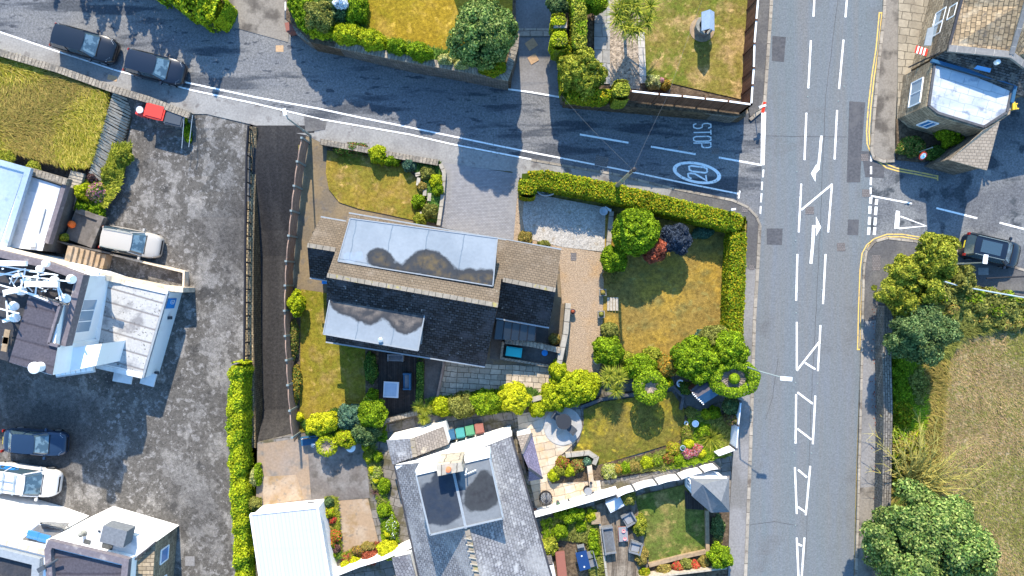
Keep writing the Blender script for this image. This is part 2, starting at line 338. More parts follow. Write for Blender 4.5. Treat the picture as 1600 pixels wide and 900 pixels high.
mat('asbestos', (.36,.36,.36), [('n',.7,.55,.68,(.20,.20,.21)),('n',6,.62,.68,(.1,.1,.095)),('w',.95,(.16,.15,.15),1,.05),('n',.35,.62,.75,(.2,.22,.26)),('g',7,.15)])
mat('garage_roof', (.40,.41,.43), [('w',.26,(.33,.34,.36),0,.03),('n',.5,.5,.75,(.37,.375,.38),(.2,2,1))], rough=.6)
mat('upvc', (.82,.82,.82), rough=.4)
mat('pane', (.22,.30,.38), rough=.15, spec=.8)
mat('pane_blue', (.05,.20,.45), rough=.15, spec=.8)
mat('pane_dark', (.02,.025,.03), rough=.1, spec=.8)
mat('metal_dark', (.03,.03,.035), rough=.45, metal=.3)
mat('metal_grey', (.20,.24,.24), rough=.45, metal=.2)
mat('metal_white', (.72,.76,.80), rough=.4)
mat('galv', (.45,.5,.52), rough=.4, metal=.5)
mat('wood_pole', (.22,.2,.15), [('g',4,.3),('n',1.5,.5,.6,(.17,.22,.16))])
mat('fence_brown', (.115,.06,.04), [('w',.16,(.06,.03,.02),0,.15),('g',5,.3)])
mat('fence_grey_brown', (.27,.19,.15), [('w',.14,(.18,.12,.095),1,.12),('n',1.5,.45,.65,(.22,.155,.125)),('g',4,.2)])
mat('white_boards', (.78,.78,.78), [('w',.16,(.62,.62,.62),0,.03),('g',4,.05)])
mat('blue_white_boards', (.62,.67,.74), [('w',.14,(.5,.55,.62),0,.03)])
mat('plastic_red', (.55,.035,.02), rough=.45, spec=.5)
mat('plastic_charcoal', (.06,.07,.085), rough=.45)
mat('plastic_blue', (.03,.09,.17), rough=.45)
mat('plastic_teal', (.05,.22,.22), rough=.45)
mat('plastic_green', (.07,.21,.12), rough=.45)
mat('plastic_brown', (.22,.09,.07), rough=.45)
mat('plastic_grey', (.45,.48,.52), rough=.45)
mat('plastic_white', (.78,.78,.78), rough=.4)
mat('turquoise', (.03,.36,.40), rough=.45)
mat('blue_cover', (.012,.04,.13), rough=.5)
mat('sign_blue', (.03,.24,.62), rough=.4)
mat('fabric_grey', (.20,.21,.23), [('g',20,.15)])
mat('table_dark', (.03,.034,.042), rough=.7)
mat('furniture_grey', (.14,.15,.165), [('g',6,.2)])
mat('terracotta', (.55,.17,.08), rough=.6)
mat('stone_pot', (.20,.2,.18), [('g',6,.3)])
mat('signal_orange', (.75,.14,.03), rough=.4)
mat('tyre', (.02,.02,.02), rough=.8)
mat('alloy', (.42,.43,.45), rough=.3, metal=.8)
mat('glass_car', (.035,.06,.08), rough=.06, spec=1)
mat('windscreen', (.05,.085,.11), [('n',2.5,.48,.56,(.13,.20,.24))], rough=.06, spec=1, coat=.5)
mat('lamp_clear', (.7,.75,.8), rough=.15)
mat('lamp_red', (.55,.04,.02), rough=.25)
mat('plate_yellow', (.75,.6,.05), rough=.4)
mat('trim_black', (.02,.02,.022), rough=.5)
mat('cable', (.10,.11,.12), rough=.5)
mat('bark', (.12,.09,.06), [('g',8,.3)])
mat('dead_twigs', (.36,.30,.25), [('g',8,.3)])
mat('straw_twigs', (.36,.32,.09), [('g',4,.3)])
mat('bright_yellow', (.68,.45,.05), rough=.4)
for nm, c in (('paint_navy',(.006,.009,.018)),('paint_black',(.006,.008,.013)),('paint_blue',(.012,.027,.06)),('paint_white',(.62,.62,.62)),('paint_silver',(.36,.335,.30)),('paint_tan',(.45,.3,.14))):
    mat(nm, c, rough=.3, spec=.4, coat=.45)
# leaves: colour of each leaf lies in the mesh
def leaf_mat():
    m = bpy.data.materials.new('leaf'); m.use_nodes = True; MT['leaf'] = m
    n = m.node_tree.nodes; l = m.node_tree.links; b = n['Principled BSDF']
    a = n.new('ShaderNodeAttribute'); a.attribute_name = 'tint'
    l.new(a.outputs[0], b.inputs['Base Color']); b.inputs['Roughness'].default_value = .55; b.inputs['Specular IOR Level'].default_value = .06
    t = n.new('ShaderNodeBsdfTranslucent'); l.new(a.outputs[0], t.inputs[0]); mx = n.new('ShaderNodeMixShader'); mx.inputs[0].default_value = .22
    l.new(b.outputs[0], mx.inputs[1]); l.new(t.outputs[0], mx.inputs[2]); l.new(mx.outputs[0], n['Material Output'].inputs[0])
leaf_mat()

# ---------------------------------------------------------------- plants
PAL = {
 'tree':   [(.045,.09,.022),(.11,.17,.04),(.20,.25,.075)],
 'deep':   [(.030,.062,.022),(.065,.11,.038),(.12,.165,.06)],
 'fresh':  [(.060,.11,.006),(.125,.20,.008),(.20,.28,.012)],
 'hedge':  [(.055,.090,.005),(.12,.17,.006),(.19,.23,.010),(.26,.2,.01)],
 'lime':   [(.16,.20,.008),(.25,.30,.010),(.34,.37,.015)],
 'yellow': [(.27,.29,.012),(.38,.39,.015),(.46,.45,.02)],
 'olive':  [(.09,.10,.02),(.15,.16,.035),(.21,.21,.05)],
 'apple':  [(.09,.12,.012),(.18,.20,.02),(.28,.28,.035)],
 'teal':   [(.035,.08,.05),(.065,.13,.085),(.10,.17,.11)],
 'straw':  [(.20,.15,.04),(.28,.21,.06),(.15,.14,.03)],
 'rust':   [(.22,.055,.03),(.33,.10,.055),(.16,.04,.025)],
 'slate':  [(.012,.020,.035),(.030,.042,.065),(.06,.075,.10)],
 'purple': [(.06,.03,.035),(.11,.06,.05),(.16,.09,.07)],
 'red':    [(.38,.03,.03),(.5,.06,.05),(.10,.16,.03)],
 'pink':   [(.42,.14,.22),(.5,.22,.30),(.13,.17,.05)],
 'cream':  [(.42,.40,.18),(.35,.36,.12),(.15,.18,.05)],
 'white':  [(.55,.58,.62),(.62,.64,.66),(.45,.48,.5)],
 'orange': [(.35,.20,.03),(.25,.17,.03),(.12,.15,.03)],
 'ivy':    [(.03,.07,.014),(.06,.12,.02),(.10,.17,.03)],
 'hay':    [(.30,.21,.11),(.25,.175,.085),(.35,.25,.14),(.15,.14,.035),(.13,.15,.03)],
 'grass':  [(.24,.20,.025),(.31,.26,.04),(.40,.32,.08),(.15,.17,.015),(.20,.20,.02)],
}
def leaf_mesh(name, C, N, size, tint, parent=None, aspect=.6, extra=None):
    """C,N (n,3), size (n,), tint (n,3); extra = (verts, quads, colour) of the body under the leaves"""
    n = len(C); r = RNG.normal(size=(n,3)); N = N/np.linalg.norm(N, axis=1, keepdims=True)
    U = np.cross(N, r); U /= np.linalg.norm(U, axis=1, keepdims=True)+1e-9; V = np.cross(N, U)
    s = size[:,None]; V4 = np.stack([C-U*s, C-V*s*aspect, C+U*s, C+V*s*aspect], 1).reshape(-1,3)
    F = np.arange(4*n).reshape(-1,4); T = np.repeat(tint, 4, 0)
    if extra is not None:
        ev, ef, ec = extra; F = np.vstack([F, np.array(ef)+len(V4)]); V4 = np.vstack([V4, ev]); T = np.vstack([T, np.tile(ec, (len(ev),1))])
    o = bpy.data.objects.new(name, mesh_np(name, V4, F, T))
    if parent is not None:
        o.parent = parent; m = parent.matrix_basis.inverted(); o.data.transform(m)
    COL.objects.link(o); return o
def mesh_np(name, V, F, T, mt='leaf'):
    me = bpy.data.meshes.new(name); me.vertices.add(len(V)); me.vertices.foreach_set('co', V.astype(np.float32).ravel())
    me.loops.add(F.size); me.loops.foreach_set('vertex_index', F.astype(np.int32).ravel())
    me.polygons.add(len(F)); me.polygons.foreach_set('loop_start', np.arange(0, F.size, F.shape[1], dtype=np.int32))
    me.polygons.foreach_set('loop_total', np.full(len(F), F.shape[1], dtype=np.int32))
    me.update(calc_edges=True)
    a = me.attributes.new('tint', 'FLOAT_COLOR', 'POINT'); a.data.foreach_set('color', np.hstack([T, np.ones((len(T),1))]).astype(np.float32).ravel())
    me.materials.append(MT[mt]); return me
def tints(n, pal, jit=.18):
    p = np.array(PAL[pal]); t = p[RNG.integers(0, len(p), n)]*1.25
    return np.clip(t*(1+RNG.normal(size=(n,1))*jit), 0, 1)
def ball_body(c, r, n=10):
    v = []; f = []
    for i in range(n+1):
        th = math.pi*i/n
        for j in range(2*n): ph = math.pi*j/n; v.append((c[0]+r[0]*math.sin(th)*math.cos(ph), c[1]+r[1]*math.sin(th)*math.sin(ph), c[2]+r[2]*math.cos(th)))
    for i in range(n):
        for j in range(2*n): a = i*2*n+j; b = i*2*n+(j+1) % (2*n); f.append((a, b, b+2*n, a+2*n))
    return np.array(v), f
def crown_pts(c, rad, leaf, clump, dens=1.0, flat=.0, rough=.12):
    """leaves on many small clumps spread over an uneven rounded crown"""
    rx, ry, rz = rad; area = math.pi*((rx*ry)**.8+(rx*rz)**.8+(ry*rz)**.8)*1.25
    K = max(6, int(area/(clump*clump*1.15)))
    d = RNG.normal(size=(K,3)); d[:,2] = np.abs(d[:,2])*1.0 - .25; d /= np.linalg.norm(d, axis=1, keepdims=True)
    lump = 1 + rough*np.sin(d[:,0]*5+rx*9)*np.cos(d[:,1]*4+ry*7) + np.clip(RNG.normal(size=K), -1.6, .7)*rough*.6
    P = c + d*np.array(rad)*.91*(lump[:,None])*(1-clump/max(rx, clump*1.6)*.45)
    cs = clump*(.5+RNG.random(K)*.95); m = max(8, int(dens*1.6*3.14*2*clump*clump/(leaf*leaf*1.25)))
    cc = np.repeat(np.arange(K), m); q = RNG.normal(size=(len(cc),3)); q /= np.linalg.norm(q, axis=1, keepdims=True)
    q = q + d[cc]*.55 + np.array([0,0,.25]); q /= np.linalg.norm(q, axis=1, keepdims=True)
    C = P[cc] + q*cs[cc][:,None]*np.array([1,1,.8])*(.75+.35*RNG.random((len(cc),1))); N = q + RNG.normal(size=q.shape)*.45
    tc = 1+RNG.normal(size=K)*.14
    return C, N, cc, tc
def bush(name, cat, label, px, py, r, h, pal='fresh', z=0.0, leaf=.085, clump=None, group=None, ry=None, rz=0, dens=1, spots=None, trunk=None, rough=.2):
    """r = radius on plan; h = height in metres above z"""
    rm = r*S; rym = (ry or r)*S; zt = z + h; hz = min(h*.55, max(rm, rym)*1.0) if h > 1.5 else h*.75
    cz = zt - hz; k = (HM-cz-.3*hz)/HM; c = np.array([(px-800)*S*k, (450-py)*S*k, cz]); rm *= k; rym *= k
    clump = (clump*.8 if clump else max(.10, min(.36, rm*.2))); leaf = leaf*.74
    C, N, cc, tc = crown_pts(np.zeros(3), (rm, rym, hz), leaf, clump, dens, rough=rough)
    if rz:
        M3 = np.array([[math.cos(rz),-math.sin(rz),0],[math.sin(rz),math.cos(rz),0],[0,0,1]]); C = C@M3.T; N = N@M3.T
    C = C + c
    C[:,2] = np.maximum(C[:,2], z+.02)
    T = tints(len(C), pal)*tc[cc][:,None]
    if spots:
        sel = RNG.random(len(C)) < spots[1]; T[sel] = tints(sel.sum(), spots[0], .1)
    sz = leaf*(.7+.6*RNG.random(len(C)))
    bv, bf = ball_body((0,0,0), (rm*.66, rym*.66, hz*.58), 7)
    if rz: bv = bv@M3.T
    bv = bv + c; bv[:,2] = np.maximum(bv[:,2], z+.01)
    ec = np.array(PAL[pal][0])*.8; base = (c[0], c[1], z)
    if trunk or h > 2.0:
        t = thing(name, label, cat, base, group=group)
        leaf_mesh('crown', C, N, sz, T, t, extra=(bv, bf, ec))
        mb = MB(); tr = trunk or .10
        mb.tube(base, (c[0], c[1], cz), tr, tr*.6, 8)
        for i in range(6):
            a = i*1.05+.3; mb.tube((c[0], c[1], z+(cz-z)*(.5+.07*i)), (c[0]+math.cos(a)*rm*.7, c[1]+math.sin(a)*rym*.7, cz+hz*.35), tr*.4, tr*.12, 5)
        mb.build('trunk', 'bark', t)
        return t
    o = leaf_mesh(name, C, N, sz, T, extra=(bv, bf, ec)); tag(o, label, cat, group)
    set_origin(o, base); return o
def set_origin(o, loc):
    o.data.transform(Matrix.Translation(-Vector(loc))); o.location = loc
def hedge(name, label, pts, width, ztop, zbot, pal='hedge', leaf=.075, dens=1.0, round_=.3, wob=.025, cat='hedge', spots=None):
    """clipped hedge along a polyline (plan positions of its top), width in plan units"""
    P = np.array([W(x, y, ztop) for x, y in pts]); wd = width*S*(HM-ztop)/HM; H = ztop-zbot
    seg = np.diff(P[:,:2], axis=0); L = np.linalg.norm(seg, axis=1); tot = L.sum()
    per = 2*H*.9+wd; n = int(dens*tot*per*2.6/(leaf*leaf*1.2)); cum = np.r_[0, np.cumsum(L)]
    t = RNG.random(n)*tot; i = np.clip(np.searchsorted(cum, t)-1, 0, len(L)-1); f = (t-cum[i])/L[i]
    B = P[i]+(P[i+1]-P[i])*f[:,None]; D = seg[i]/L[i][:,None]; Q = np.stack([-D[:,1], D[:,0]], 1)
    endf = np.minimum(t, tot-t); es = .55+.45*np.clip(endf/(wd*.35), 0, 1)**.5
    top = RNG.random(n) < (wd*1.15)/(wd*1.15+2*H*.8); u = RNG.random(n)*2-1
    lo = 1+wob*np.sin(t*2.1+np.sin(t*.9)*2)+wob*.7*np.sin(t*5.3+u*2)+RNG.normal(size=n)*.03
    h_ = (1-np.abs(u)**5)**.3; side = np.sign(u); v = RNG.random(n)**.8
    cx = np.where(top, u, side*(1-.10*v**6)); cz = np.where(top, .80+.20*h_, v*.85)
    C = np.empty((n,3)); C[:,:2] = B[:,:2] + Q*(cx*wd/2*lo*es)[:,None]; C[:,2] = zbot + cz*H*(1+(lo-1)*.6)+np.where(top, RNG.normal(size=n)*.03, 0)
    N = np.zeros((n,3)); N[:,:2] = Q*np.where(top, u**3*.8, side)[:,None]; N[:,2] = np.where(top, 1.1, .25); N += RNG.normal(size=N.shape)*.5
    # end caps
    m = int(n*wd/tot*.5)+60
    for e0, sgn, idx in ((P[0], -1, 0), (P[-1], 1, -1)):
        d = seg[idx]/L[idx]; q = np.array([-d[1], d[0]]); u = RNG.random(m)*2-1; v = RNG.random(m)
        c2 = np.empty((m,3)); c2[:,:2] = e0[:2]+q*(u*wd*.42)[:,None]+d*sgn*(.1+.16*np.sqrt(np.clip(1-u*u,0,1)))[:,None]; c2[:,2] = zbot+v*H*.93
        n2 = np.zeros((m,3)); n2[:,:2] = d*sgn; n2[:,2] = .3; n2 += RNG.normal(size=n2.shape)*.4
        C = np.vstack([C, c2]); N = np.vstack([N, n2])
    T = tints(len(C), pal)
    big = np.sin(C[:,0]*1.3+2)*np.sin(C[:,1]*1.7+1)+.5*np.sin(C[:,0]*3.7)*np.sin(C[:,1]*4.1); T *= (1+.16*big)[:,None]
    if spots:
        sel = (RNG.random(len(C)) < spots[1]) & (np.sin(C[:,0]*2.3)*np.sin(C[:,1]*2.9) > .1); T[sel] = tints(sel.sum(), spots[0], .1)
    mb = MB(); mb.ribbon([(p[0], p[1], ztop-.14-H*wob*1.2) for p in P], wd*(.80-wob), H-.14-H*wob*1.2)
    ev = np.array([tuple(p) for p in mb.v]); ef = [q for q in mb.f]
    o = leaf_mesh(name, C, N, leaf*(.7+.6*RNG.random(len(C))), T, extra=(ev, ef, np.array(PAL[pal][0])*.8))
    tag(o, label, cat); set_origin(o, (P[0][0], P[0][1], zbot)); return o
def spiky(name, cat, label, px, py, r, h, pal='olive', z=0.0, n=140, heads=1, group=None, width=.05, trunk=False, droop=.5):
    """rosettes of strap leaves, arching out from one or several heads"""
    zt = z+h*.8; c0 = np.array(W(px, py, zt)); rm = r*S; Vs = []; Fs = []; Ts = []
    hs = [(0,0,1)] if heads == 1 else [(math.cos(i*2.4)*(.2+.55*((i*.37) % 1)), math.sin(i*2.4)*(.2+.55*((i*.37) % 1)), .55) for i in range(heads)]
    for hx, hy, sc in hs:
        c = c0 + np.array([hx*rm, hy*rm, (1-math.hypot(hx,hy))*h*.15 if heads > 1 else 0]); c[2] = c[2] if trunk or heads > 1 else z+.1
        for i in range(n//len(hs)):
            az = random.random()*6.2832; el = random.uniform(-.15, 1.35); L = rm*sc*random.uniform(.7, 1.1)*(1.0 if el < .9 else .8)
            d = np.array([math.cos(az)*math.cos(el), math.sin(az)*math.cos(el), math.sin(el)]); q = np.array([-math.sin(az), math.cos(az), 0])
            b = len(Vs); ww = width*random.uniform(.7, 1.2)
            for k in range(4):
                f = k/3; p = c + d*L*f*1.05; p = p.copy(); p[2] -= droop*L*f*f*.8; p[2] = max(p[2], z+.02)
                wv = ww*(1-f*.92)
                Vs += [p-q*wv/2, p+q*wv/2]
            Fs += [(b+2*k, b+2*k+1, b+2*k+3, b+2*k+2) for k in range(3)]
            Ts += [tints(1, pal)[0]]*8
    me = mesh_np(name, np.array(Vs), np.array(Fs), np.array(Ts)); base = (c0[0], c0[1], z)
    if trunk:
        t = thing(name, label, cat, base, group=group); o = bpy.data.objects.new('crown', me); COL.objects.link(o)
        o.data.transform(Matrix.Translation(-Vector(base))); o.parent = t
        mb = MB(); mb.tube(base, tuple(c0), .12, .08)
        if heads > 1:
            for hx, hy, sc in hs: mb.tube((c0[0], c0[1], z+h*.45), (c0[0]+hx*rm, c0[1]+hy*rm, zt), .06, .04, 5)
        mb.build('trunk', 'bark', t); return t
    o = bpy.data.objects.new(name, me); COL.objects.link(o); tag(o, label, cat, group); set_origin(o, base); return o
# ================================================================ THE GROUND
NG = 1.9      # the gardens north of the side road stand this much above it
def sm(t): t = min(1, max(0, t)); return t*t*(3-2*t)
def zc(px, py):   # level of the car park
    b = sm((px-285)/70); start = (80+px*.335)*(1-b)+180*b
    return -.03-.87*sm((py-start)/(40+160*b))
def zl(px, py):   # level of the sunken lane
    return .03-2.4*sm((py-200)/230)+1.3*sm((py-640)/55)
def row(name, rows, zf, mt):
    mb = MB(); P = []
    for r in rows:
        P.append([W(x, y, zf(x, y)) for x, y in r])
    for A, B in zip(P, P[1:]):
        for i in range(len(A)-1): mb.face([B[i], B[i+1], A[i+1], A[i]])
    return struct(name, mb, mt)
# far ground, one sheet out to the horizon with an opening where the sunken lane and car park lie
g = MB(); X = 700; hx0, hy1 = W(-420, 110)[0], W(0, 118)[1]; hx1, hy0 = W(466, 0)[0], W(0, 1300)[1]; z = -.06
for (a, b, c, d) in ((-X,hy1,X,X), (-X,-X,X,hy0), (-X,hy0,hx0,hy1), (hx1,hy0,X,hy1)): g.face([(a,b,z),(c,b,z),(c,d,z),(a,d,z)])
struct('ground', g, 'meadow')
ys = [110,125,140,155,170,185,200,215,230,250,275,300,340,400,500,700,900,1100,1400]
row('car_park', [[(-450,y),(-200,y),(0,y),(60,y),(120,y),(170,y),(210,y),(250,y),(290,y),(310,y),(330,y),(350,y),(370,y),(391,y)] for y in ys], zc, 'car_park_asphalt')
ly = [196,206,216,228,240,255,270,290,310,330,360,400,440,500,560,620,640,655,670,685,693]
def lx0(y): return 398+ (2 if y < 400 else 0) - (y-400)*.004
def lx1(y):   # foot of the plot above the lane
    return 478-(y-200)*.13 if y < 420 else 452+(y-420)*.035
row('lane', [[(lx0(y)-6,y),((lx0(y)+lx1(y))/2,y),(lx1(y)+14,y)] for y in ly], zl, 'lane_asphalt')
# roads
surf('main_road', [(1213,-160),(1203,20),(1198,100),(1196,165),(1190,262),(1187,335),(1184,420),(1179,500),(1176,600),(1173,700),(1169,800),(1165,900),(1158,1060),(1332,1060),(1334,900),(1337,760),(1341,640),(1345,545),(1350,440),(1360,367),(1362,300),(1365,230),(1368,150),(1376,60),(1382,-40),(1388,-160)], .004, 'main_asphalt', .06)
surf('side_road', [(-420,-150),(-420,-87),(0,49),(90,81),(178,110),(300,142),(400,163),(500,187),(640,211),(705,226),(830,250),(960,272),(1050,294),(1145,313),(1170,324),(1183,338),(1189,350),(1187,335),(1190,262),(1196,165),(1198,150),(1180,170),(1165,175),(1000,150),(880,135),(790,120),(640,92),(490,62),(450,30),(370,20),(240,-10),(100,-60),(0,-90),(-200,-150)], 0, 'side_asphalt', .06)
surf('side_road', [(1350,367),(1354,230),(1360,140),(1420,240),(1470,215),(1540,150),(1580,100),(1900,130),(1900,520),(1620,445),(1515,402),(1430,385),(1390,375),(1366,384)], 0, 'damp_asphalt', .06)
# pavements with kerbs
def strip(name, pts, mt, z=.10, t=.14, ang=0): return surf(name, pts, z, mt, t, ang)
strip('pavement', [(-420,-87),(0,50),(90,82),(178,111),(300,143),(300,178),(170,134),(0,79),(-420,-60)], 'pavement_pale', .02, .06)
strip('pavement', [(300,143),(400,164),(500,188),(500,222),(478,211),(400,196),(322,178),(300,178)], 'pavement_pale', .02, .06)
strip('pavement', [(500,188),(640,212),(705,227),(830,251),(836,284),(806,276),(800,268),(690,258),(560,234),(500,222)], 'pavement_pale', .04, .08)
strip('pavement', [(830,251),(960,273),(1050,295),(1042,312),(960,300),(830,276)], 'pavement_pale')
strip('pavement', [(1050,295),(1145,314),(1168,325),(1182,341),(1187,352),(1183,420),(1163,420),(1168,345),(1120,330),(1042,312)], 'pavement_dark')
strip('pavement', [(1183,420),(1178,500),(1175,600),(1172,700),(1168,800),(1164,900),(1157,1060),(1128,1060),(1138,900),(1140,800),(1146,700),(1155,600),(1162,500),(1165,420)], 'pavement_grey')
strip('pavement', [(1212,-160),(1203,20),(1197,100),(1193,160),(1186,176),(1172,182),(1168,160),(1176,0),(1180,-160)], 'pavement_dark')
strip('pavement', [(1390,-160),(1384,20),(1376,90),(1368,180),(1364,235),(1369,246),(1382,250),(1398,249),(1399,190),(1408,20),(1412,-160)], 'pavement_tan')
strip('pavement', [(1352,420),(1356,394),(1368,380),(1386,374),(1430,379),(1515,399),(1620,430),(1900,505),(1900,560),(1600,463),(1500,440),(1400,430),(1383,470),(1380,500),(1350,502)], 'pavement_dark')
strip('pavement', [(1350,502),(1380,500),(1378,760),(1344,762)], 'pavement_grey')
strip('pavement', [(1344,762),(1378,760),(1374,900),(1366,1060),(1336,1060),(1339,900)], 'pavement_tan')
def kerb(pts, w=.16, z=.13): struct('kerb', MB().ribbon([W(x, y, z) for x, y in pts], w, .16), 'kerb_stone')
kerb([(1214,-160),(1204.5,20),(1199,100),(1195,158),(1187,174),(1172,187)], .22)
kerb([(830,250),(960,272),(1050,294),(1145,313),(1168,323.5),(1182,338),(1188,352)])
kerb([(1187.5,352),(1184,420),(1179,500),(1176,600),(1173,700),(1169,800),(1165,900),(1158,1060)], .22)
kerb([(1388,-160),(1382,20),(1374,90),(1366,180),(1362,235),(1366,247),(1380,252),(1398,251)], .2)
kerb([(1336,1060),(1338,900),(1342,760),(1346,600),(1348,502),(1350,420),(1354,393),(1366,378),(1386,372),(1430,377),(1515,397),(1620,428),(1900,503)])
# drives of the north side
surf('driveway', [(362,-120),(355,34),(362,42),(450,66),(452,30),(448,-120)], .03, 'pavement_tan', .08)
mb = MB(); A = [(797,137),(793,128),(799,92),(806,52),(806,-140)]; B = [(878,150),(876,128),(872,92),(866,52),(866,-140)]
for i in range(4):
    zz = [.03,.10,.25,.48,1.9]
    mb.slab([W(*A[i],zz[i]), W(*B[i],zz[i]), W(*B[i+1],zz[i+1]), W(*A[i+1],zz[i+1])], .3)
struct('driveway', mb, 'pavement_grey')
surf('driveway_threshold', [(806,44),(866,44),(866,56),(806,56)], .56, 'stone_trim', .1)
surf('driveway_patch', [(801,62),(873,62),(876,98),(797,98)], 1.0, 'patch_dark', .12) if False else None
# gardens north of the side road
surf('garden_bed', [(447,-150),(447,30),(462,42),(485,66),(640,97),(798,127),(806,60),(806,-150)], NG, 'soil', 2.0)
surf('lawn', [(578,-150),(572,10),(570,42),(590,58),(640,70),(690,82),(722,88),(800,60),(803,-150)], NG+.04, 'lawn_gold', .1)
surf('garden_bed', [(880,-150),(878,120),(882,158),(1165,182),(1172,150),(1182,-150)], NG-.06, 'soil', 1.9)
surf('lawn', [(1006,-150),(1008,118),(1040,128),(1162,156),(1168,0),(1172,-150)], NG, 'lawn_mixed', .1)
surf('garden_path', [(929,-150),(929,10),(928,130),(953,131),(953,52),(953,-150)], NG+.02, 'flagstones', .1)
surf('gravel_path', [(953,-150),(953,135),(1000,140),(1000,52),(996,-150)], NG, 'brown_gravel', .08)
surf('garden_path', [(996,50),(1007,50),(1010,130),(1000,130)], NG+.02, 'path_slabs', .1)
# tall grass plot, north-west
surf('meadow_plot', [(-420,-55),(0,83),(100,118),(168,140),(172,150),(160,200),(142,262),(100,262),(0,235),(-420,170)], .25, 'tall_grass_soil', .6)
# the main house plot
surf('house_plot', [(478,213),(520,222),(700,252),(702,262),(806,270),(812,300),(950,330),(950,390),(945,590),(850,620),(700,660),(560,690),(462,690),(452,560),(450,440),(462,330)], .01, 'concrete', 2.6)
surf('lawn', [(511,234),(560,238),(630,252),(668,290),(672,330),(655,346),(600,334),(560,326),(530,316),(514,296),(509,270)], .08, 'lawn_round', .1)
surf('garden_bed', [(511,226),(560,230),(640,243),(688,252),(692,270),(690,300),(684,352),(655,346),(668,330),(662,290),(628,256),(560,241),(511,235)], .10, 'soil', .12)
surf('brick_driveway', [(688,253),(760,264),(812,272),(806,330),(802,378),(684,354),(690,300)], .07, 'block_paving', .1, R(-2))
surf('gravel_parking', [(820,300),(956,326),(948,394),(880,386),(822,372),(816,340)], .08, 'white_gravel', .1)
surf('gravel_verge', [(806,300),(820,300),(818,340),(824,372),(880,386),(880,400),(800,380)], .06, 'tan_gravel', .08)
surf('gravel_path', [(872,384),(948,396),(942,560),(930,592),(884,592),(884,520),(878,470)], .07, 'tan_gravel', .1)
surf('lawn', [(946,330),(1160,362),(1150,420),(1140,520),(1120,560),(1040,572),(940,590)], .10, 'lawn_parched', .2)
surf('lawn', [(470,452),(512,458),(510,520),(570,540),(572,560),(571,640),(540,670),(468,676),(468,560)], .07, 'lawn_strip', .1)
surf('garden_bed', [(455,450),(470,452),(468,676),(459,690),(452,560)], .09, 'soil', .1)
surf('garden_bed', [(571,540),(592,546),(590,650),(571,650)], .09, 'soil', .1)
surf('deck', [(592,545),(652,556),(650,648),(590,648)], .14, 'deck_dark', .2)
surf('garden_bed', [(648,556),(664,558),(662,640),(648,640)], .09, 'soil', .1)
surf('yard', [(664,556),(694,560),(682,636),(662,634)], .05, 'dark_concrete', .06)
surf('patio', [(692,560),(770,570),(872,572),(862,600),(840,622),(720,628),(684,626)], .06, 'crazy_slabs', .1, R(-4))
surf('yard', [(770,498),(840,505),(880,500),(872,575),(765,560)], .05, 'dark_concrete', .06)
surf('yard', [(858,470),(886,476),(880,540),(856,536)], .08, 'concrete', .06)
# south plots
surf('south_plot', [(452,680),(600,662),(700,640),(850,618),(948,588),(1140,560),(1160,600),(1150,700),(1143,800),(1134,1060),(398,1060),(402,692)], 0, 'grey_flags', .5, R(9))
surf('court', [(403,694),(462,686),(480,690),(487,790),(416,800),(400,780)], .03, 'court_concrete', .1)
surf('court', [(480,690),(568,680),(578,778),(530,782),(487,786)], .035, 'court_grey', .1)
surf('court', [(409,745),(463,742),(475,780),(412,790)], .045, 'court_pale', .1)
surf('court', [(522,783),(575,779),(592,850),(534,868)], .045, 'court_pale', .1)
surf('garden_path', [(578,690),(604,690),(650,860),(620,870)], .05, 'grey_flags', .08, R(-14))
surf('yard', [(600,664),(700,640),(870,622),(870,670),(600,690)], .04, 'grey_flags', .06, R(10))
surf('patio', [(808,648),(870,634),(900,690),(876,712),(922,716),(936,738),(940,770),(838,800),(830,760),(812,690)], .07, 'sandstone_flags', .1, R(12))
mb = MB(); mb.lathe(W(879,665,-.02), [(1.35,0),(1.35,.13)], 40); struct('patio', mb, 'circle_paving')
surf('lawn', [(912,640),(940,628),(1000,620),(1050,612),(1070,640),(1068,680),(1060,690),(1000,708),(930,728),(886,716),(905,690),(912,665)], .11, 'lawn_back', .12)
surf('garden_bed', [(876,716),(930,724),(1000,712),(1062,690),(1070,640),(1085,640),(1140,660),(1136,715),(1060,730),(940,750),(862,756),(860,738)], .10, 'soil', .12)
surf('garden_path', [(940,752),(1060,730),(1125,712),(1130,730),(1060,745),(940,775)], .13, 'grey_flags', .1, R(14))
surf('lawn', [(992,776),(1075,756),(1080,790),(1104,795),(1104,865),(1015,880),(1000,830)], .09, 'lawn_green', .1)
surf('deck', [(930,790),(990,768),(1005,830),(1010,890),(1000,1000),(930,1000),(935,860)], .12, 'deck_worn', .2, R(5))
surf('deck', [(1070,765),(1100,790),(1100,797),(1072,795)], .20, 'deck_dark', .2)
surf('allotment', [(843,815),(925,790),(938,860),(945,1000),(850,1000),(852,850)], .06, 'soil', .1)
surf('garden_bed', [(1104,795),(1140,800),(1136,900),(1005,900),(1015,882),(1104,866)], .06, 'soil', .1)
# east side
surf('field', [(1387,440),(1480,440),(1620,468),(2200,600),(2200,1400),(1375,1400),(1380,900),(1385,640)], .12, 'dry_field', .3)
surf('verge', [(1393,455),(1480,444),(1640,474),(1640,505),(1560,505),(1500,530),(1478,590),(1466,680),(1464,900),(1460,1100),(1380,1100),(1387,700)], .16, 'rough_verge', .2)
surf('pub_terrace', [(1405,-160),(1404,20),(1402,188),(1500,215),(1540,120),(1600,60),(1600,-160)], .16, 'yard_flags', .3, R(-8))
surf('garden_bed', [(1400,186),(1402,249),(1440,253),(1485,248),(1500,225),(1494,205)], .2, 'soil', .3)

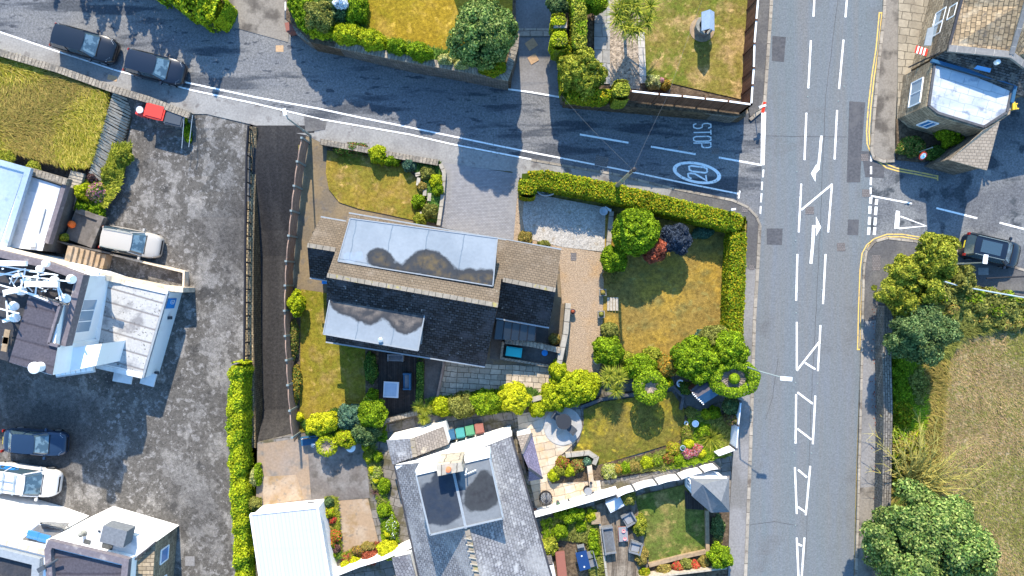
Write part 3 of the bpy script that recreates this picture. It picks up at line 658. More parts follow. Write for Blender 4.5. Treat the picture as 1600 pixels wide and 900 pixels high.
# ================================================================ PAINT ON THE ROADS
ZP = .012
mk = MB(); yl = MB()
def line(a, b, w=.10, m=None, z=ZP): (m or mk).ribbon([W(*a, z), W(*b, z)], w)
def pline(pts, w=.10, m=None, z=ZP): (m or mk).ribbon([W(x, y, z) for x, y in pts], w)
def poly(pts, m=None, z=ZP):
    P = [W(x, y, z) for x, y in pts]
    if sum(P[a][0]*P[(a+1)%len(P)][1]-P[(a+1)%len(P)][0]*P[a][1] for a in range(len(P))) < 0: P = P[::-1]
    (m or mk).face(P)
for a, b in [((1273,-10),(1271,26)),((1267,63),(1263,138)),((1260,176),(1257,250)),((1252,287),(1248,363)),((1246,397),(1244,470)),((1245,503),(1245,578)),((1244,616),(1243,693)),((1242,730),(1245,803)),((1245,840),(1248,910)),
             ((1324,-10),(1321,27)),((1318,62),(1311,139)),((1308,172),(1304,249)),((1300,287),(1294,363)),((1290,397),(1286,475)),((1282,508),(1278,580)),((1274,618),(1270,694)),((1266,728),(1259,805)),((1257,840),(1252,910)),
             ((1276,-100),(1274,-50)),((1330,-100),(1327,-50))]: line(a, b, .13)
for a, b in [((1300,288),(1252,328)),((1245,579),(1281,533)),((1258,567),(1274,577)),((1246,613),(1270,631)),((1246,670),(1268,687)),((1247,734),(1261,746)),((1247,792),(1258,800)),((1247,850),(1253,853))]: line(a, b, .13, z=ZP+.004)
for a, b in [((906,210),(982,223)),((1017,229),(1087,241)),((1123,246),(1190,258)),((1463,325),(1527,341)),((1562,348),(1620,363))]: line(a, b, .13)
poly([(1189.5,175),(1197,175),(1194.5,258),(1188.5,258)])
for a, b in [((1193,265),(1192,277)),((1191,284),(1190,297)),((1190,302),(1189,316)),((1188.6,322),(1188,334))]: line(a, b, .11, z=ZP+.004)
for a, b in [((1362,240),(1361,252)),((1361,260),(1361,272)),((1361,277),(1360.5,289)),((1360.5,293),(1360,303))]: line(a, b, .14)
for a, b in [((1361,308),(1360,318)),((1359.5,322),(1359,334)),((1359,339),(1358,351)),((1358,355),(1357,367)),((1370,311),(1369,320)),((1369,323),(1368,336)),((1368,340),(1367,352)),((1367,355),(1366,367))]: line(a, b, .2)
line((1361,306),(1425,318), .11, z=ZP+.004)
poly([(1400,329),(1406,330),(1405,357),(1397,357)]); pline([(1407,338),(1447,353),(1405,357)], .11, z=ZP+.004)
# long lines along the side road
pline([(287,128),(320,135),(400,152),(500,170),(560,183),(640,199),(770,226),(820,236),(960,263),(1060,284),(1155,303)], .11)
line((287,124),(284,132), .1, z=ZP+.004); line((1156,298),(1154,310), .1, z=ZP+.004)
pline([(-300,-48),(0,50),(92,81),(178,109),(300,141)], .11, z=.032)
pline([(300,141),(400,162),(500,186)], .11, z=.032)
pline([(500,186),(640,210),(705,225),(830,249)], .11, z=.052)
pline([(785,138),(830,144),(877,152)], .13, z=.045)
# arrows
pline([(1283.5,212),(1281,240),(1278.5,264),(1274,269)], .18); poly([(1267,271),(1276,256),(1274,284)], z=ZP+.004)
pline([(1267,412),(1270,380),(1271,354),(1276,354)], .2); poly([(1275,338),(1283,355),(1275,369)], z=ZP+.004)
# letters: strokes in a unit box, placed so that they read along the lane
GL = {'S': [[(1,.83),(.8,1),(.2,1),(0,.83),(0,.66),(.2,.52),(.8,.48),(1,.34),(1,.17),(.8,0),(.2,0),(0,.17)]],
      'T': [[(0,1),(1,1)],[(.5,1),(.5,0)]], 'O': [[(.2,0),(0,.14),(0,.86),(.2,1),(.8,1),(1,.86),(1,.14),(.8,0),(.2,0)]],
      'P': [[(0,0),(0,1),(.8,1),(1,.88),(1,.6),(.8,.48),(0,.48)]], '2': [[(0,.84),(.2,1),(.8,1),(1,.84),(1,.62),(0,0),(1,0)]]}
def glyph(ch, org, ax, ay, w, m=None, z=ZP):
    for k, st in enumerate(GL[ch]):
        pline([(org[0]+ax[0]*x+ay[0]*y, org[1]+ax[1]*x+ay[1]*y) for x, y in st], w, m, z+.002*k)
for i, ch in enumerate('STOP'): glyph(ch, (1083.5, 193.3+i*10.1), (.5,7.4), (27,-.6), .085)
glyph('2', (1104,282), (-1.2,-8.5), (-28,-3.4), .12); glyph('O', (1105.5,270.5), (-1.2,-8.5), (-28,-3.4), .12)
mb = MB(); th = R(-11); c = W(1089,270,ZP); N = 48
for i in range(N):
    q = []
    for j, rr in ((i,(1.45,.56)),(i+1,(1.45,.56)),(i+1,(1.73,.74)),(i,(1.73,.74))):
        a = 6.28318*j/N; x, y = rr[0]*math.cos(a), rr[1]*math.sin(a); q.append((c[0]+x*math.cos(th)-y*math.sin(th), c[1]+x*math.sin(th)+y*math.cos(th), c[2]))
    mk.face(q)
struct('road_markings', mk, 'white_paint')
for off in (0, 4):
    pline([(1374+off,20),(1369+off,75),(1362+off,120),(1356.5+off,170),(1354+off,205),(1355+off,225),(1361+off,240),(1372+off,252-off*.3),(1385+off,262-off),(1402,267-off),(1430,272-off),(1465,279-off)], .09, yl)
    pline([(1340+off,546),(1341.5+off,480),(1344+off,420),(1347+off,396),(1354+off*.8,383+off*.4),(1366,373+off),(1386,366+off),(1410,366+off),(1440,371+off),(1480,380+off),(1513,389+off)], .08, yl)
line((1373,20),(1379,20), .1, yl, ZP+.004); line((1465,274),(1465,282), .1, yl, ZP+.004); line((1339,546),(1346,546), .1, yl, ZP+.004)
struct('yellow_lines', yl, 'yellow_paint')
# repairs and covers
for pts, m in (([(1198,357),(1223,357),(1222,383),(1198,382)],'patch_dark'),([(1325,343),(1342,343),(1341,368),(1324,367)],'patch_dark'),([(1346,236),(1382,238),(1381,278),(1352,277)],'patch_dark'),
               ([(1327,158),(1352,160),(1346,240),(1344,285),(1323,285)],'patch_dark'),([(1207,56),(1228,58),(1225,97),(1206,95)],'patch_dark'),([(803,62),(868,62),(870,98),(802,98)],None),
               ([(475,181),(511,188),(508,203),(477,206)],'pavement_dark')):
    if m: surf('road_patch', pts, .009 if pts[0][0] != 475 else .047, m, .004)
mb = MB()
for pts in ([(1312,-20),(1290,150),(1283,330),(1276,470),(1268,620),(1258,900)],[(1172,820),(1210,815),(1250,822)],[(1216,560),(1207,620),(1195,660)],[(1190,212),(1240,213),(1330,214)]):
    mb.ribbon([W(x+RNG.normal()*.4, y, .010) for x, y in [(a[0]+(b[0]-a[0])*t, a[1]+(b[1]-a[1])*t) for a, b in zip(pts, pts[1:]) for t in np.linspace(0,1,12)[:-1]]], .035)
struct('road_joints', mb, 'patch_dark')
def cover(px, py, w, h, lab, z=.014, m='iron_cover', rz=0, tl=0):
    mb = MB(rz); x, y, _ = W(px, py, 0); mm = Matrix.Translation((x,y,z-.03)) @ Matrix.Rotation(tl,4,'X'); mb.box((0,0,0), (w*S, h*S, .06), rz); mb.v = [tuple(mm @ Vector(v)) for v in mb.v]
    t = tag(mb.build('manhole_cover', m), lab, 'manhole cover', 'covers set in the ground'); set_origin(t, (x, y, z))
cover(1314,386,13,13,'square iron cover in the right turn lane beside the white arrow stem')
cover(1353,302,12,12,'square iron cover just inside the give way dashes of the east side road')
cover(1351,246,11,11,'square iron cover beside the curving yellow lines below the stone pub')
cover(1265,329,13,12,'pinkish square cover in the hatching left of the upper white diagonal')
cover(1163,326,9,12,'tan pavement cover on the rounded corner past the hedge end', .11, 'iron_cover')
cover(1174,418,8,8,'small pink pavement cover beside the hedge by the main road kerb', .11)
cover(1368,411,13,24,'long rusty cover in the south east pavement corner', .11)
cover(437,76,12,10,'sandy square cover at the mouth of the tan driveway', .016, 'sand_cover')
cover(940,252,20,16,'large square drain cover on the white line of the side road', .017, 'iron_cover', R(-10))
cover(830,72,16,14,'tilted square cover in the grey driveway, the one nearer the stone threshold', .40, 'sand_cover', R(35), .11)
cover(833,94,14,12,'tilted square cover in the grey driveway, the one nearer the road', .285, 'sand_cover', R(30), .11)
cover(288,884,15,15,'pale square cover in the car park beside the cream building', -.885, 'pavement_grey')
cover(1063,231,7,6,'tiny iron cover beside the painted word on the side road', .014)
cover(1118,236,12,10,'bluish double cover under the painted word on the side road', .014)
cover(1025,183,11,9,'faded square cover close under the brown fence wall', .014)
cover(176,122,15,8,'tan square cover on the pavement between the two parked black cars', .035, 'sand_cover', R(-15))
cover(896,401,9,12,'rusty brown grate lying in the tan gravel', .085, 'iron_cover')
cover(1535,424,16,11,'pale square cover in the pavement south of the dark estate car', .115, 'pavement_pale')
cover(1543,270,10,9,'pale worn cover in the damp side road near the tiled porch', .012, 'pavement_pale')
# ================================================================ BUILDINGS
def Q(*p): return [W(*a) for a in p]
def lerp(a, b, t): return tuple(x+(y-x)*t for x, y in zip(a, b))
def edge_tube(pts, r, name, m, parent): return MB().path([W(*p) for p in pts], r, 6).build(name, m, parent)
def flat(pts, z, t, name, m, parent, ang=0): return MB(ang).slab([W(x, y, z) for x, y in pts], t).build(name, m, parent)
# ---- main house
hl = W(640,440,0)
H = thing('house', 'brown tiled house with pale blue flat dormers and a dark rear slope', 'house', hl)
def st(px, py, z, r): p = W(px, py, z); return (p[0]-hl[0], p[1]-hl[1], r*S*1.3)
E, Rg, Em = 2.6, 5.8, 4.6
RW, RE = (511,430,Rg), (778,477,Rg)
def hroof(rA, rB, nA, nB, sA, sB, nm='roof'):
    MB().slab(Q(rA, rB, nB, nA), .16).build('roof', 'house_tiles', H); MB().slab(Q(rA, sA, sB, rB), .16).build('roof', 'house_roof_dark', H)
hroof(RW, RE, (545,333,E), (791,375,E), (509,534,E), (758,573,E))
hroof((783,436,4.5), (868,453,4.5), (791,374,E), (877,390,E), (775,497,E), (858,512,E))
hroof((480,383,4.4), (530,391,4.4), (501,339,E), (547,347,E), (484,434,E), (514,439,E))
for pts in ([RW,RE], [(786,437,4.5),(868,453,4.5)], [(480,383,4.4),(524,390,4.4)]):
    MB().ribbon([W(x, y, z+.05) for x, y, z in pts], .28, .1).build('ridge', 'ridge_tile', H)
# walls under the roofs, gables included
def gwalls(nA, nB, sB, sA, rA, rB, ins=.22):
    P = Q(nA, nB, sB, sA); c = sum((Vector(p) for p in P), Vector())/4
    q = [Vector(p)+(c-Vector(p)).normalized()*ins*1.4 for p in P]; ra, rb = Vector(W(*rA)), Vector(W(*rB)); d = (rb-ra).normalized()*ins
    ra = ra+d; rb = rb-d; ra.z -= .3; rb.z -= .3
    for v in q: v.z = E-.12
    b = [Vector((v.x, v.y, 0)) for v in q]; mb = MB()
    mb.face([b[1], b[0], q[0], q[1]]); mb.face([b[3], b[2], q[2], q[3]])
    mb.face([b[0], b[3], q[3], ra, q[0]]); mb.face([b[2], b[1], q[1], rb, q[2]]); mb.build('wall', 'pub_stone', H); return q
gwalls((545,333,E),(791,375,E),(758,573,E),(509,534,E),RW,RE)
gwalls((791,374,E),(877,390,E),(858,512,E),(775,497,E),(783,436,4.5),(868,453,4.5))
gwalls((501,339,E),(547,347,E),(514,439,E),(484,434,E),(480,383,4.4),(530,391,4.4))
for pts, nm in (([(545,333),(791,375),(877,390)],'gutter'),([(509,534),(758,573)],'gutter'),([(775,497),(858,512)],'gutter'),([(484,434),(514,439)],'gutter'),([(501,339),(547,347)],'gutter')):
    MB().ribbon([W(x, y, E+.02) for x, y in pts], .13, .11).build('gutter', 'lead_grey', H)
MB().box(W(508,440,1.9), (.35,.3,.4)).build('rainwater_hopper', 'sign_blue', H)
# dormers
stains_n = [st(585,400,5.1,8),st(597,402,5.1,10),st(604,412,5.1,8),st(622,419,5.1,5),st(638,418,5.1,7),st(655,412,5.1,11),st(670,410,5.1,14),st(684,416,5.1,14),st(680,426,5.1,12),st(703,430,5.1,9),st(722,436,5.1,8),st(738,436,5.1,11),st(754,440,5.1,12),st(764,442,5.1,12)]
mat('dormer_deck_north', (.205,.235,.265), [('n',.5,.4,.65,(.24,.27,.30)),('b',2.3,30,.03,(.16,.20,.24),.02),('s',[st(545,403,5.1,6),st(560,402,5.1,5)],(.23,.28,.34),.9,None),('s',stains_n,(.042,.045,.05),.6,.35,(.11,.085,.05)),('g',5,.06)], rough=.55)
stains_s = [st(528,466,4.6,9),st(540,470,4.6,14),st(558,476,4.6,15),st(578,484,4.6,17),st(590,478,4.6,12),st(604,478,4.6,4),st(624,488,4.6,14),st(632,500,4.6,15),st(642,495,4.6,15),st(652,486,4.6,8)]
mat('dormer_deck_south', (.205,.235,.265), [('n',.5,.4,.65,(.24,.27,.30)),('b',2.3,30,.03,(.16,.20,.24),.02),('s',stains_s,(.045,.047,.052),.6,.35,(.15,.13,.115)),('g',5,.06)], rough=.55)
dn = [(547,341),(777,372),(770,447),(528,408)]; dsx = [(517,458),(665,483),(653,548),(505,522)]
for pts, z, m, zb in ((dn, 5.15, 'dormer_deck_north', 3.0), (dsx, 4.65, 'dormer_deck_south', 2.75)):
    t = MB(R(-10)).slab([W(x, y, z) for x, y in pts], .14).build('dormer', m, H)
    MB().prism([W(x, y, z-.14) for x, y in pts], zb, cap=False, inset=.14).build('dormer_cheek', 'felt_dark', t)
    L = [W(x, y, z+.03) for x, y in pts]; L.append(L[0]); e = MB()
    for a, b in zip(L, L[1:]): e.ribbon([a, b], .07, .16)
    e.build('fascia', 'lead_grey', t)
# window strip on the south dormer cheek and the vent cowl
a = W(595,531,4.68); MB().lathe(a, [(.11,-.05),(.11,.12),(.16,.14),(.05,.2)], 14).build('vent_cowl', 'galv', H, True)
MB().face(Q((663.5,489,4.3),(656,538,4.3),(659,538,3.4),(666,489,3.4))).build('window', 'pane', H)
mb = MB()
for x, y, r in ((720,455,4.75),(723,459,4.7)): mb.box(W(x, y, 5.15 if False else 5.2), (.16,.22,.02), R(20), (R(-30),0))
# glass lean-to behind
MB().slab(Q((776,500,2.35),(838,510,2.35),(836,533,2.0),(772,530,2.0)), .05).build('lean_to_roof', 'pane_dark', H)
mb = MB()
for t in np.linspace(0,1,6): mb.tube(lerp(W(776,500,2.4),W(838,510,2.4),t), lerp(W(772,530,2.05),W(836,533,2.05),t), .03)
mb.build('lean_to_bars', 'metal_dark', H)
MB().prism(Q((777,502,2.0),(836,511,2.0),(834,530,2.0),(774,528,2.0)), 0, cap=False).build('lean_to_wall', 'pane_dark', H)
# ---- white-walled house, south
vl = W(735,800,0)
V = thing('house', 'slate roofed house with white gable wall, twin flat dark dormers and stone chimney', 'house', vl)
def sv(px, py, z, r): p = W(px, py, z); return (p[0]-vl[0], p[1]-vl[1], r*S)
VR = 7.3; rn = (704,719,VR); rs = (763,985,VR); NEc = (798,682,4.3); SEc = (885,985,4.3); NWc = (617,727,3.2); SWc = (674,985,3.2)
MB().slab(Q(rn, rs, SEc, NEc), .15).build('roof', 'villa_slates', V); MB().slab(Q(NWc, SWc, rs, rn), .15).build('roof', 'villa_slates', V)
MB().ribbon([W(724,800,VR+.05), W(763,985,VR+.05)], .3, .12).build('ridge', 'ridge_tile', V)
mb = MB()
for y in range(842, 985, 10): t = (y-719)/(985-719); MB().box(W(704+59*t, y, VR+.13), (.45,.06,.08), R(-10)).build('ridge_clip', 'stone_trim', V)
q = [Vector(p) for p in Q((617,728.5,3.2),(704,720.5,VR-.1),(798,683.5,4.3))]; b0, b1 = Vector((q[0].x,q[0].y,0)), Vector((q[2].x,q[2].y,0))
n_ = Vector((q[2].y-q[0].y, -(q[2].x-q[0].x), 0)).normalized()*.3
mb = MB(); mb.face([b1, b0, q[0], q[1], q[2]]); mb.face([b0+n_, b1+n_, q[2]+n_, q[1]+n_, q[0]+n_])
for a, b in ((q[0],q[1]),(q[1],q[2])): mb.face([a, a+n_, b+n_, b])
se, sw = Vector(W(883,980,4.1)), Vector(W(676,980,3.0))
mb.face([(b1.x-.25,b1.y,0), (q[2].x-.25,q[2].y,4.15), se, (se.x,se.y,0)][::-1]); mb.face([(b0.x+.25,b0.y,0), (sw.x,sw.y,0), sw, (q[0].x+.25,q[0].y,3.05)][::-1])
rg = Vector(W(763,980,VR-.15)); mb.face([(sw.x,sw.y,0), (se.x,se.y,0), se, rg, sw]); mb.build('wall', 'render_white', V)
MB().ribbon([W(799,682,4.33), W(886,985,4.33)], .12, .12).build('gutter', 'felt_black', V)
MB().ribbon([W(616,726,3.23), W(673,985,3.23)], .12, .12).build('gutter', 'felt_black', V)
# low cross wing in the north west corner
WE = 2.6
wr0, wr1 = (644,685,3.5), (648,714,3.5)
MB().slab(Q(wr0, (604,688,WE), (613,726,WE), wr1), .13).build('wing_roof', 'villa_slates', V)
MB().slab(Q(wr0, wr1, (701,694,WE), (693,666,WE)), .13).build('wing_roof', 'villa_wing_tiles', V)
MB().ribbon([W(644,685,3.55), W(648,714,3.55)], .3, .1).build('ridge', 'ridge_tile', V)
mb = MB(); a, b, c = [Vector(p) for p in Q((607,687.5,WE),(644,684.5,3.45),(693,666,WE))]; d_, e_ = Vector(W(701,693,WE)), Vector(W(618,728,WE))
g0 = lambda v: Vector((v.x, v.y, 0))
mb.face([g0(c), g0(a), a, b, c]); mb.face([g0(d_), g0(c), c, d_]); mb.face([g0(a), g0(e_), e_, a]); mb.build('wing_wall', 'render_white', V)
# twin flat dormers
DZ = 7.45
stv = [sv(690,775,DZ,24),sv(700,765,DZ,18),sv(683,790,DZ,22),sv(700,795,DZ,18),sv(696,812-10,DZ,12),sv(694,750,DZ,14),sv(668,770,DZ,9),sv(672,805,DZ,12),sv(703,738,DZ,12)]
stv2 = [sv(745,772,DZ,15),sv(760,762,DZ,14),sv(765,775,DZ,13),sv(752,782,DZ,14),sv(757,748,DZ,10),sv(768,760,DZ,9),sv(738,785,DZ,9)]
mat('dormer_felt', (.13,.14,.15), [('n',.6,.4,.65,(.17,.18,.19)),('s',stv,(.035,.042,.055),.55,.3,(.025,.034,.052)),('s',stv2,(.045,.048,.052),.5,.35,(.03,.03,.034)),('g',6,.1)], rough=.6)
cz = [(650,742),(708,727),(728,826),(672,836)]; cz2 = [(708,727),(765,716),(786,810),(728,826)]
for pts in (cz, cz2):
    t = MB(R(10)).slab([W(x, y, DZ) for x, y in pts], .15).build('dormer', 'dormer_felt', V)
    MB().prism([W(x, y, DZ-.15) for x, y in pts], 4.9, cap=False, inset=.1).build('dormer_cheek', 'render_white', t)
MB().ribbon([W(708,735,DZ+.03), W(728,826,DZ+.03)], .16, .08).build('roof_joint', 'lead_grey', V)
e = MB()
for a, b in (((650,742),(672,836)),((672,836),(786,810)),((786,810),(765,716))): e.ribbon([W(*a,DZ+.05), W(*b,DZ+.05)], .1, .2)
e.build('dormer_edge', 'lead_grey', V)
MB().ribbon([W(650,739,DZ+.1), W(684,731,DZ+.1)], .3, 1.8).build('dormer_front', 'render_white', V); MB().ribbon([W(726,720,DZ+.1), W(765,711,DZ+.1)], .3, 1.8).build('dormer_front', 'render_white', V)
mb = MB(); mb.prism(Q((681,727,8.5),(721,722,8.5),(724,736,8.5),(684,744,8.5)), 5.6); ch = mb.build('chimney', 'stone_trim', V)
MB().lathe(W(701,733,8.5), [(.16,0),(.15,.3),(.11,.32)], 14).build('chimney_pot', 'terracotta', ch, True)
MB().box(W(729,735,DZ+.3), (.06,.06,.9)).tube(W(726,742,DZ+.15), W(744,734,DZ+.15), .03).build('aerial', 'metal_white', V)
# violet hipped sun room
MB().slab(Q((808,681,2.5),(831,677,2.5),(816,709,3.5)), .1).build('sun_room_roof', 'villa_wing_tiles', V)
MB().slab(Q((831,677,2.5),(848,748,2.5),(826,732,3.5),(816,709,3.5)), .1).build('sun_room_roof', 'violet_slates', V)
MB().slab(Q((826,752,2.5),(848,748,2.5),(826,732,3.5)), .1).build('sun_room_roof', 'violet_slates', V)
MB().ribbon([W(831,677,2.54),W(816,709,3.54)], .16, .06).build('hip_tile', 'patch_dark', V); MB().ribbon([W(826,732,3.54),W(848,748,2.54)], .16, .06).build('hip_tile', 'patch_dark', V)
MB().prism(Q((808,683,2.4),(829,679,2.4),(845,746,2.4),(824,750,2.4)), 0, cap=False).build('sun_room_wall', 'render_white', V)
# slate outhouse roof at its foot, south west
MB().slab(Q((612,872,2.9),(640,866,2.9),(672,985,2.9),(640,985,2.5)), .15).build('outhouse_roof', 'villa_slates', V)
MB().prism(Q((615,874,2.4),(640,868,2.4),(670,980,2.4),(642,980,2.4)), 0, cap=False).build('outhouse_wall', 'render_white', V)
# ---- white garage
G = thing('garage', 'white flat roofed garage with ribbed metal roof beside the lime hedge', 'garage', W(455,850,0))
gp = [(391,804),(496,793),(528,985),(418,985)]
MB(R(8)).slab([W(x, y, 2.55) for x, y in gp], .12).build('roof', 'garage_roof', G)
MB().prism([W(x, y, 2.43) for x, y in gp], 0, cap=False, inset=.1).build('wall', 'render_white', G)
L = [W(x, y, 2.6) for x, y in gp]; e = MB()
for a, b in zip(L, L[1:]+L[:1]): e.ribbon([a, b], .12, .2)
e.build('fascia', 'upvc', G)
mb = MB(); mb.box(W(486,785,1.6), (.5,.05,.16), R(6)); mb.build('vent', 'patch_dark', G)
# ---- left: white building with terrace and radio gear
B = thing('commercial_building', 'white rendered flat roofed building with roof terrace, grey lower roof and radio gear', 'building', W(130,500,-.9))
TZ = 4.9
MB().prism(Q((-260,318,TZ),(0,392,TZ),(70,411,TZ),(125,430,TZ),(97,540,TZ),(92,562,TZ),(-260,480,TZ)), -.95).build('wall', 'render_white', B)
flat([(-260,330),(0,398),(66,414),(118,433),(92,536),(60,580),(16,566),(-260,478)], TZ+.012, .006, 'terrace_deck', 'felt_black', B)
mb = MB(); mb.ribbon([W(-260,330,TZ+.75), W(0,397,TZ+.75), W(68,413,TZ+.75), W(124,433,TZ+.75), W(97,540,TZ+.75)], .42, .74); mb.build('parapet', 'parapet_felt', B)
MB().prism(Q((45,462,6.1),(93,477,6.1),(83,586,6.1) if False else (86,540,6.1),(80,586,6.1),(14,566,6.1)), TZ-.5).build('upper_storey', 'render_white', B)
MB().prism(Q((45,462,6.1),(93,477,6.1),(74,536,6.1),(88,540,6.1),(82,586,6.1),(14,566,6.1)), -.95, cap=False).build('upper_storey', 'render_white', B)
flat([(45,462),(93,477),(75,537),(90,541),(82,586),(14,566)], 6.13, .02, 'roof', 'felt_dark', B, R(-15))
mb = MB(); L = [W(x, y, 6.32) for x, y in ((45,462),(93,477),(75,537),(90,541),(82,586),(14,566))]
for a, b in zip(L[:3], L[1:4]): mb.ribbon([a, b], .16, .3)
mb.build('parapet', 'parapet_felt', B)
MB().lathe(W(64,573,6.13), [(.3,0),(.3,.55),(.36,.58),(.36,.7),(.1,.8)], 18).build('flue', 'metal_white', B, True)
MB().prism(Q((92,546,4.3),(159,537,4.3),(150,571,4.3),(84,585,4.3)), -.95).build('porch', 'render_white', B)
# lower grey roof
LZ = 1.35
MB().prism(Q((173,436,LZ),(262,457,LZ),(224,590,LZ),(146,570,LZ),(160,538,LZ),(140,520,LZ)), -.95).build('lower_storey', 'render_white', B)
flat([(170,438),(259,459),(223,582),(150,566)], LZ+.03, .02, 'lower_roof', 'asbestos', B, R(-16))
MB().ribbon([W(172,437,LZ+.12), W(262,457,LZ+.12)], .28, .25).build('roof_edge', 'membrane_white', B); MB().ribbon([W(150,572,LZ+.12), W(222,588,LZ+.12)], .3, .25).build('roof_edge', 'membrane_white', B)
MB().ribbon([W(261,458,LZ+.1), W(223,590,LZ+.1)], .14, .2).build('gutter', 'lead_grey', B)
# long window on the white east wall (its wall leans over the grey roof in plan only)
wa, wb = Vector(W(124,433,TZ)), Vector(W(97,540,TZ)); dd = (wb-wa); nn = Vector((-dd.y, dd.x, 0)).normalized()
if nn.x < 0: nn = -nn
def onwall(a, b, nn, t0, t1, z0, z1, off): return [tuple(Vector((a.x+(b.x-a.x)*t, a.y+(b.y-a.y)*t, z))+nn*off) for t, z in ((t0,z0),(t1,z0),(t1,z1),(t0,z1))]
def window(a, b, nn, t0, t1, z0, z1, parent, bars=1, pane='pane', frame='upvc', name='window'):
    P = onwall(a, b, nn, t0, t1, z0, z1, .03); f = MB(); Vp = [Vector(p) for p in P]
    for i in range(4): f.tube(Vp[i], Vp[(i+1) % 4], .055, n=4)
    for k in range(1, bars+1): t = k/(bars+1); f.tube(Vp[0].lerp(Vp[1], t), Vp[3].lerp(Vp[2], t), .04, n=4)
    o = f.build(name, frame, parent); m = MB(); m.face(P); m.face([tuple(v-nn*.02) for v in Vp][::-1]); m.build('pane', pane, o)
window(wa, wb, nn, .33, .83, 2.3, 3.9, B, 2)
# east wall sign
ea, eb = Vector(W(262,457,LZ)), Vector(W(224,590,LZ)); ed = eb-ea; en = Vector((-ed.y, ed.x, 0)).normalized(); en = en if en.x > 0 else -en
mb = MB(); P = onwall(ea, eb, en, .07, .19, -.2, 1.05, .05); mb.face(P); mb.face([tuple(Vector(p)-en*.04) for p in P][::-1])
sg = mb.build('sign', 'sign_blue', B)
mb = MB()
def wstroke(m, t0, z0, t1, z1, w=.06):
    a = Vector(onwall(ea, eb, en, t0, t0, z0, z0, .06)[0]); b = Vector(onwall(ea, eb, en, t1, t1, z1, z1, .06)[0]); m.tube(a, b, w/2, n=4)
for k in range(3): wstroke(mb, .095+.02*k, .1+(.0), .095+.02*k, .45)
wstroke(mb, .095, .1, .135, .1); wstroke(mb, .09, .6, .13, .6, .04)
mb.build('lettering', 'upvc', sg)
for t, z in ((.3,.2),(.97,-.2)): MB().box(onwall(ea, eb, en, t, t, z, z, .12)[0], (.22,.22,.28)).build('wall_lamp', 'plastic_charcoal', B)
mb = MB(); mb.box(W(232,592,.2), (1.0,.9,.12), R(-15)).box(W(192,590,.9), (1.3,.7,.1), R(-10)).box(W(118,580,2.0), (2.6,.5,.15), R(8)); mb.build('canopy', 'membrane_white', B)
mb = MB()
for i in range(7): mb.box(W(92+i*8,583-i*1.2,3.0), (.28,.35,.3), R(8))
mb.build('vent_cowls', 'metal_white', B)
# cream roadside wall of the building and small walled court
cw = MB(); cw.ribbon([W(-260,322,TZ-.3) , W(0,393,4.4), W(70,409,4.2), W(130,426,3.0), W(175,436,1.6), W(240,449,1.2), W(286,453,1.0)], .35, 2.0); cw.build('side_wall', 'render_cream', B)
mb = MB(); mb.ribbon([W(172,397,-.2), W(287,425,-.2), W(286,452,-.2)], .14, .75)
o = mb.build('low_wall', 'render_cream'); tag(o, 'thin cream wall round the dark corner court beside the silver parked car', 'wall'); set_origin(o, W(287,425,-.9))
# radio gear on the terrace: a thing of its own
A = thing('antenna_frame', 'white steel frame crowded with antennas and drums on the terrace roof', 'antenna', W(50,450,TZ))
mb = MB(); rr = random.Random(4)
def T3(x, y, z): return W(x, y, TZ+z)
for (x0,y0,x1,y1) in ((-20,425,110,440),(-20,440,60,462),(0,415,90,430),(10,470,12,500),(40,420,30,460),(60,425,55,462),(85,428,95,470),(-10,480,30,490),(0,430,40,420),(20,450,75,470),(88,440,100,466)):
    for z in (.5,1.5): mb.tube(T3(x0,y0,z), T3(x1,y1,z+.1), .05, n=5)
for (x,y) in ((5,420),(30,424),(60,428),(92,436),(8,462),(40,448),(88,466),(14,494),(70,455)): mb.tube(T3(x,y,0), T3(x+rr.uniform(-2,2),y,2.2), .06, n=5)
for i in range(16): a, b = (rr.uniform(-5,95), rr.uniform(415,460)), (rr.uniform(-5,95), rr.uniform(415,460)); mb.tube(T3(*a,rr.uniform(.4,1.8)), T3(a[0]*.6+b[0]*.4, a[1]*.5+b[1]*.5, rr.uniform(.4,1.8)), .035, n=5)
mb.build('frame', 'metal_white', A)
for (x,y,a,L,wd) in ((66,444,-.02,2.0,.34),(12,411,-.03,2.3,.3),(18,455,.2,.9,.3)):
    MB().box(T3(x,y,1.9), (L,wd,.25), a).build('panel_antenna', 'plastic_white', A)
for (x,y) in ((110,436),(101,466),(32,454),(22,496),(20,478)): MB().tube(T3(x,y,.9), T3(x+4,y+1,1.0), .30, .26, 14).build('drum_antenna', 'metal_white', A)
for (x,y) in ((75,412),(88,437),(66,420)): MB().lathe(T3(x,y,1.5), [(.1,0),(.22,.1),(.2,.35),(.05,.42)], 14).build('dome_antenna', 'plastic_white', A, True)
for (x,y) in ((28,430),(40,438),(12,500)): MB().box(T3(x,y,.8), (.45,.2,.35), .3).build('junction_box', 'metal_white', A)
for (x,y,z) in ((145,425,4.0),): 
    L = thing('security_light', 'white twin security light on the cream wall above the white roof', 'light', W(x,y,3.0)); MB().box(W(x,y,z), (.9,.3,.15), -.3).build('lamp_head', 'upvc', L); MB().tube(W(x,y,3.0), W(x,y,4.0), .05).build('arm', 'metal_white', L)
# terrace benches
for i, (x, y) in enumerate(((8,458),(6,470))):
    t = thing('terrace_table', 'small wooden slab table on the dark terrace, the one %s' % ('nearer the antennas' if i == 0 else 'nearer the felt roof'), 'table', W(x+2,y+68,TZ)); MB().box(W(x+2,y+68,TZ+.6), (.35,.9,.06), -.2).build('tabletop', 'timber', t); MB().box(W(x+2,y+68,TZ+.3), (.1,.1,.6)).build('leg', 'metal_grey', t)
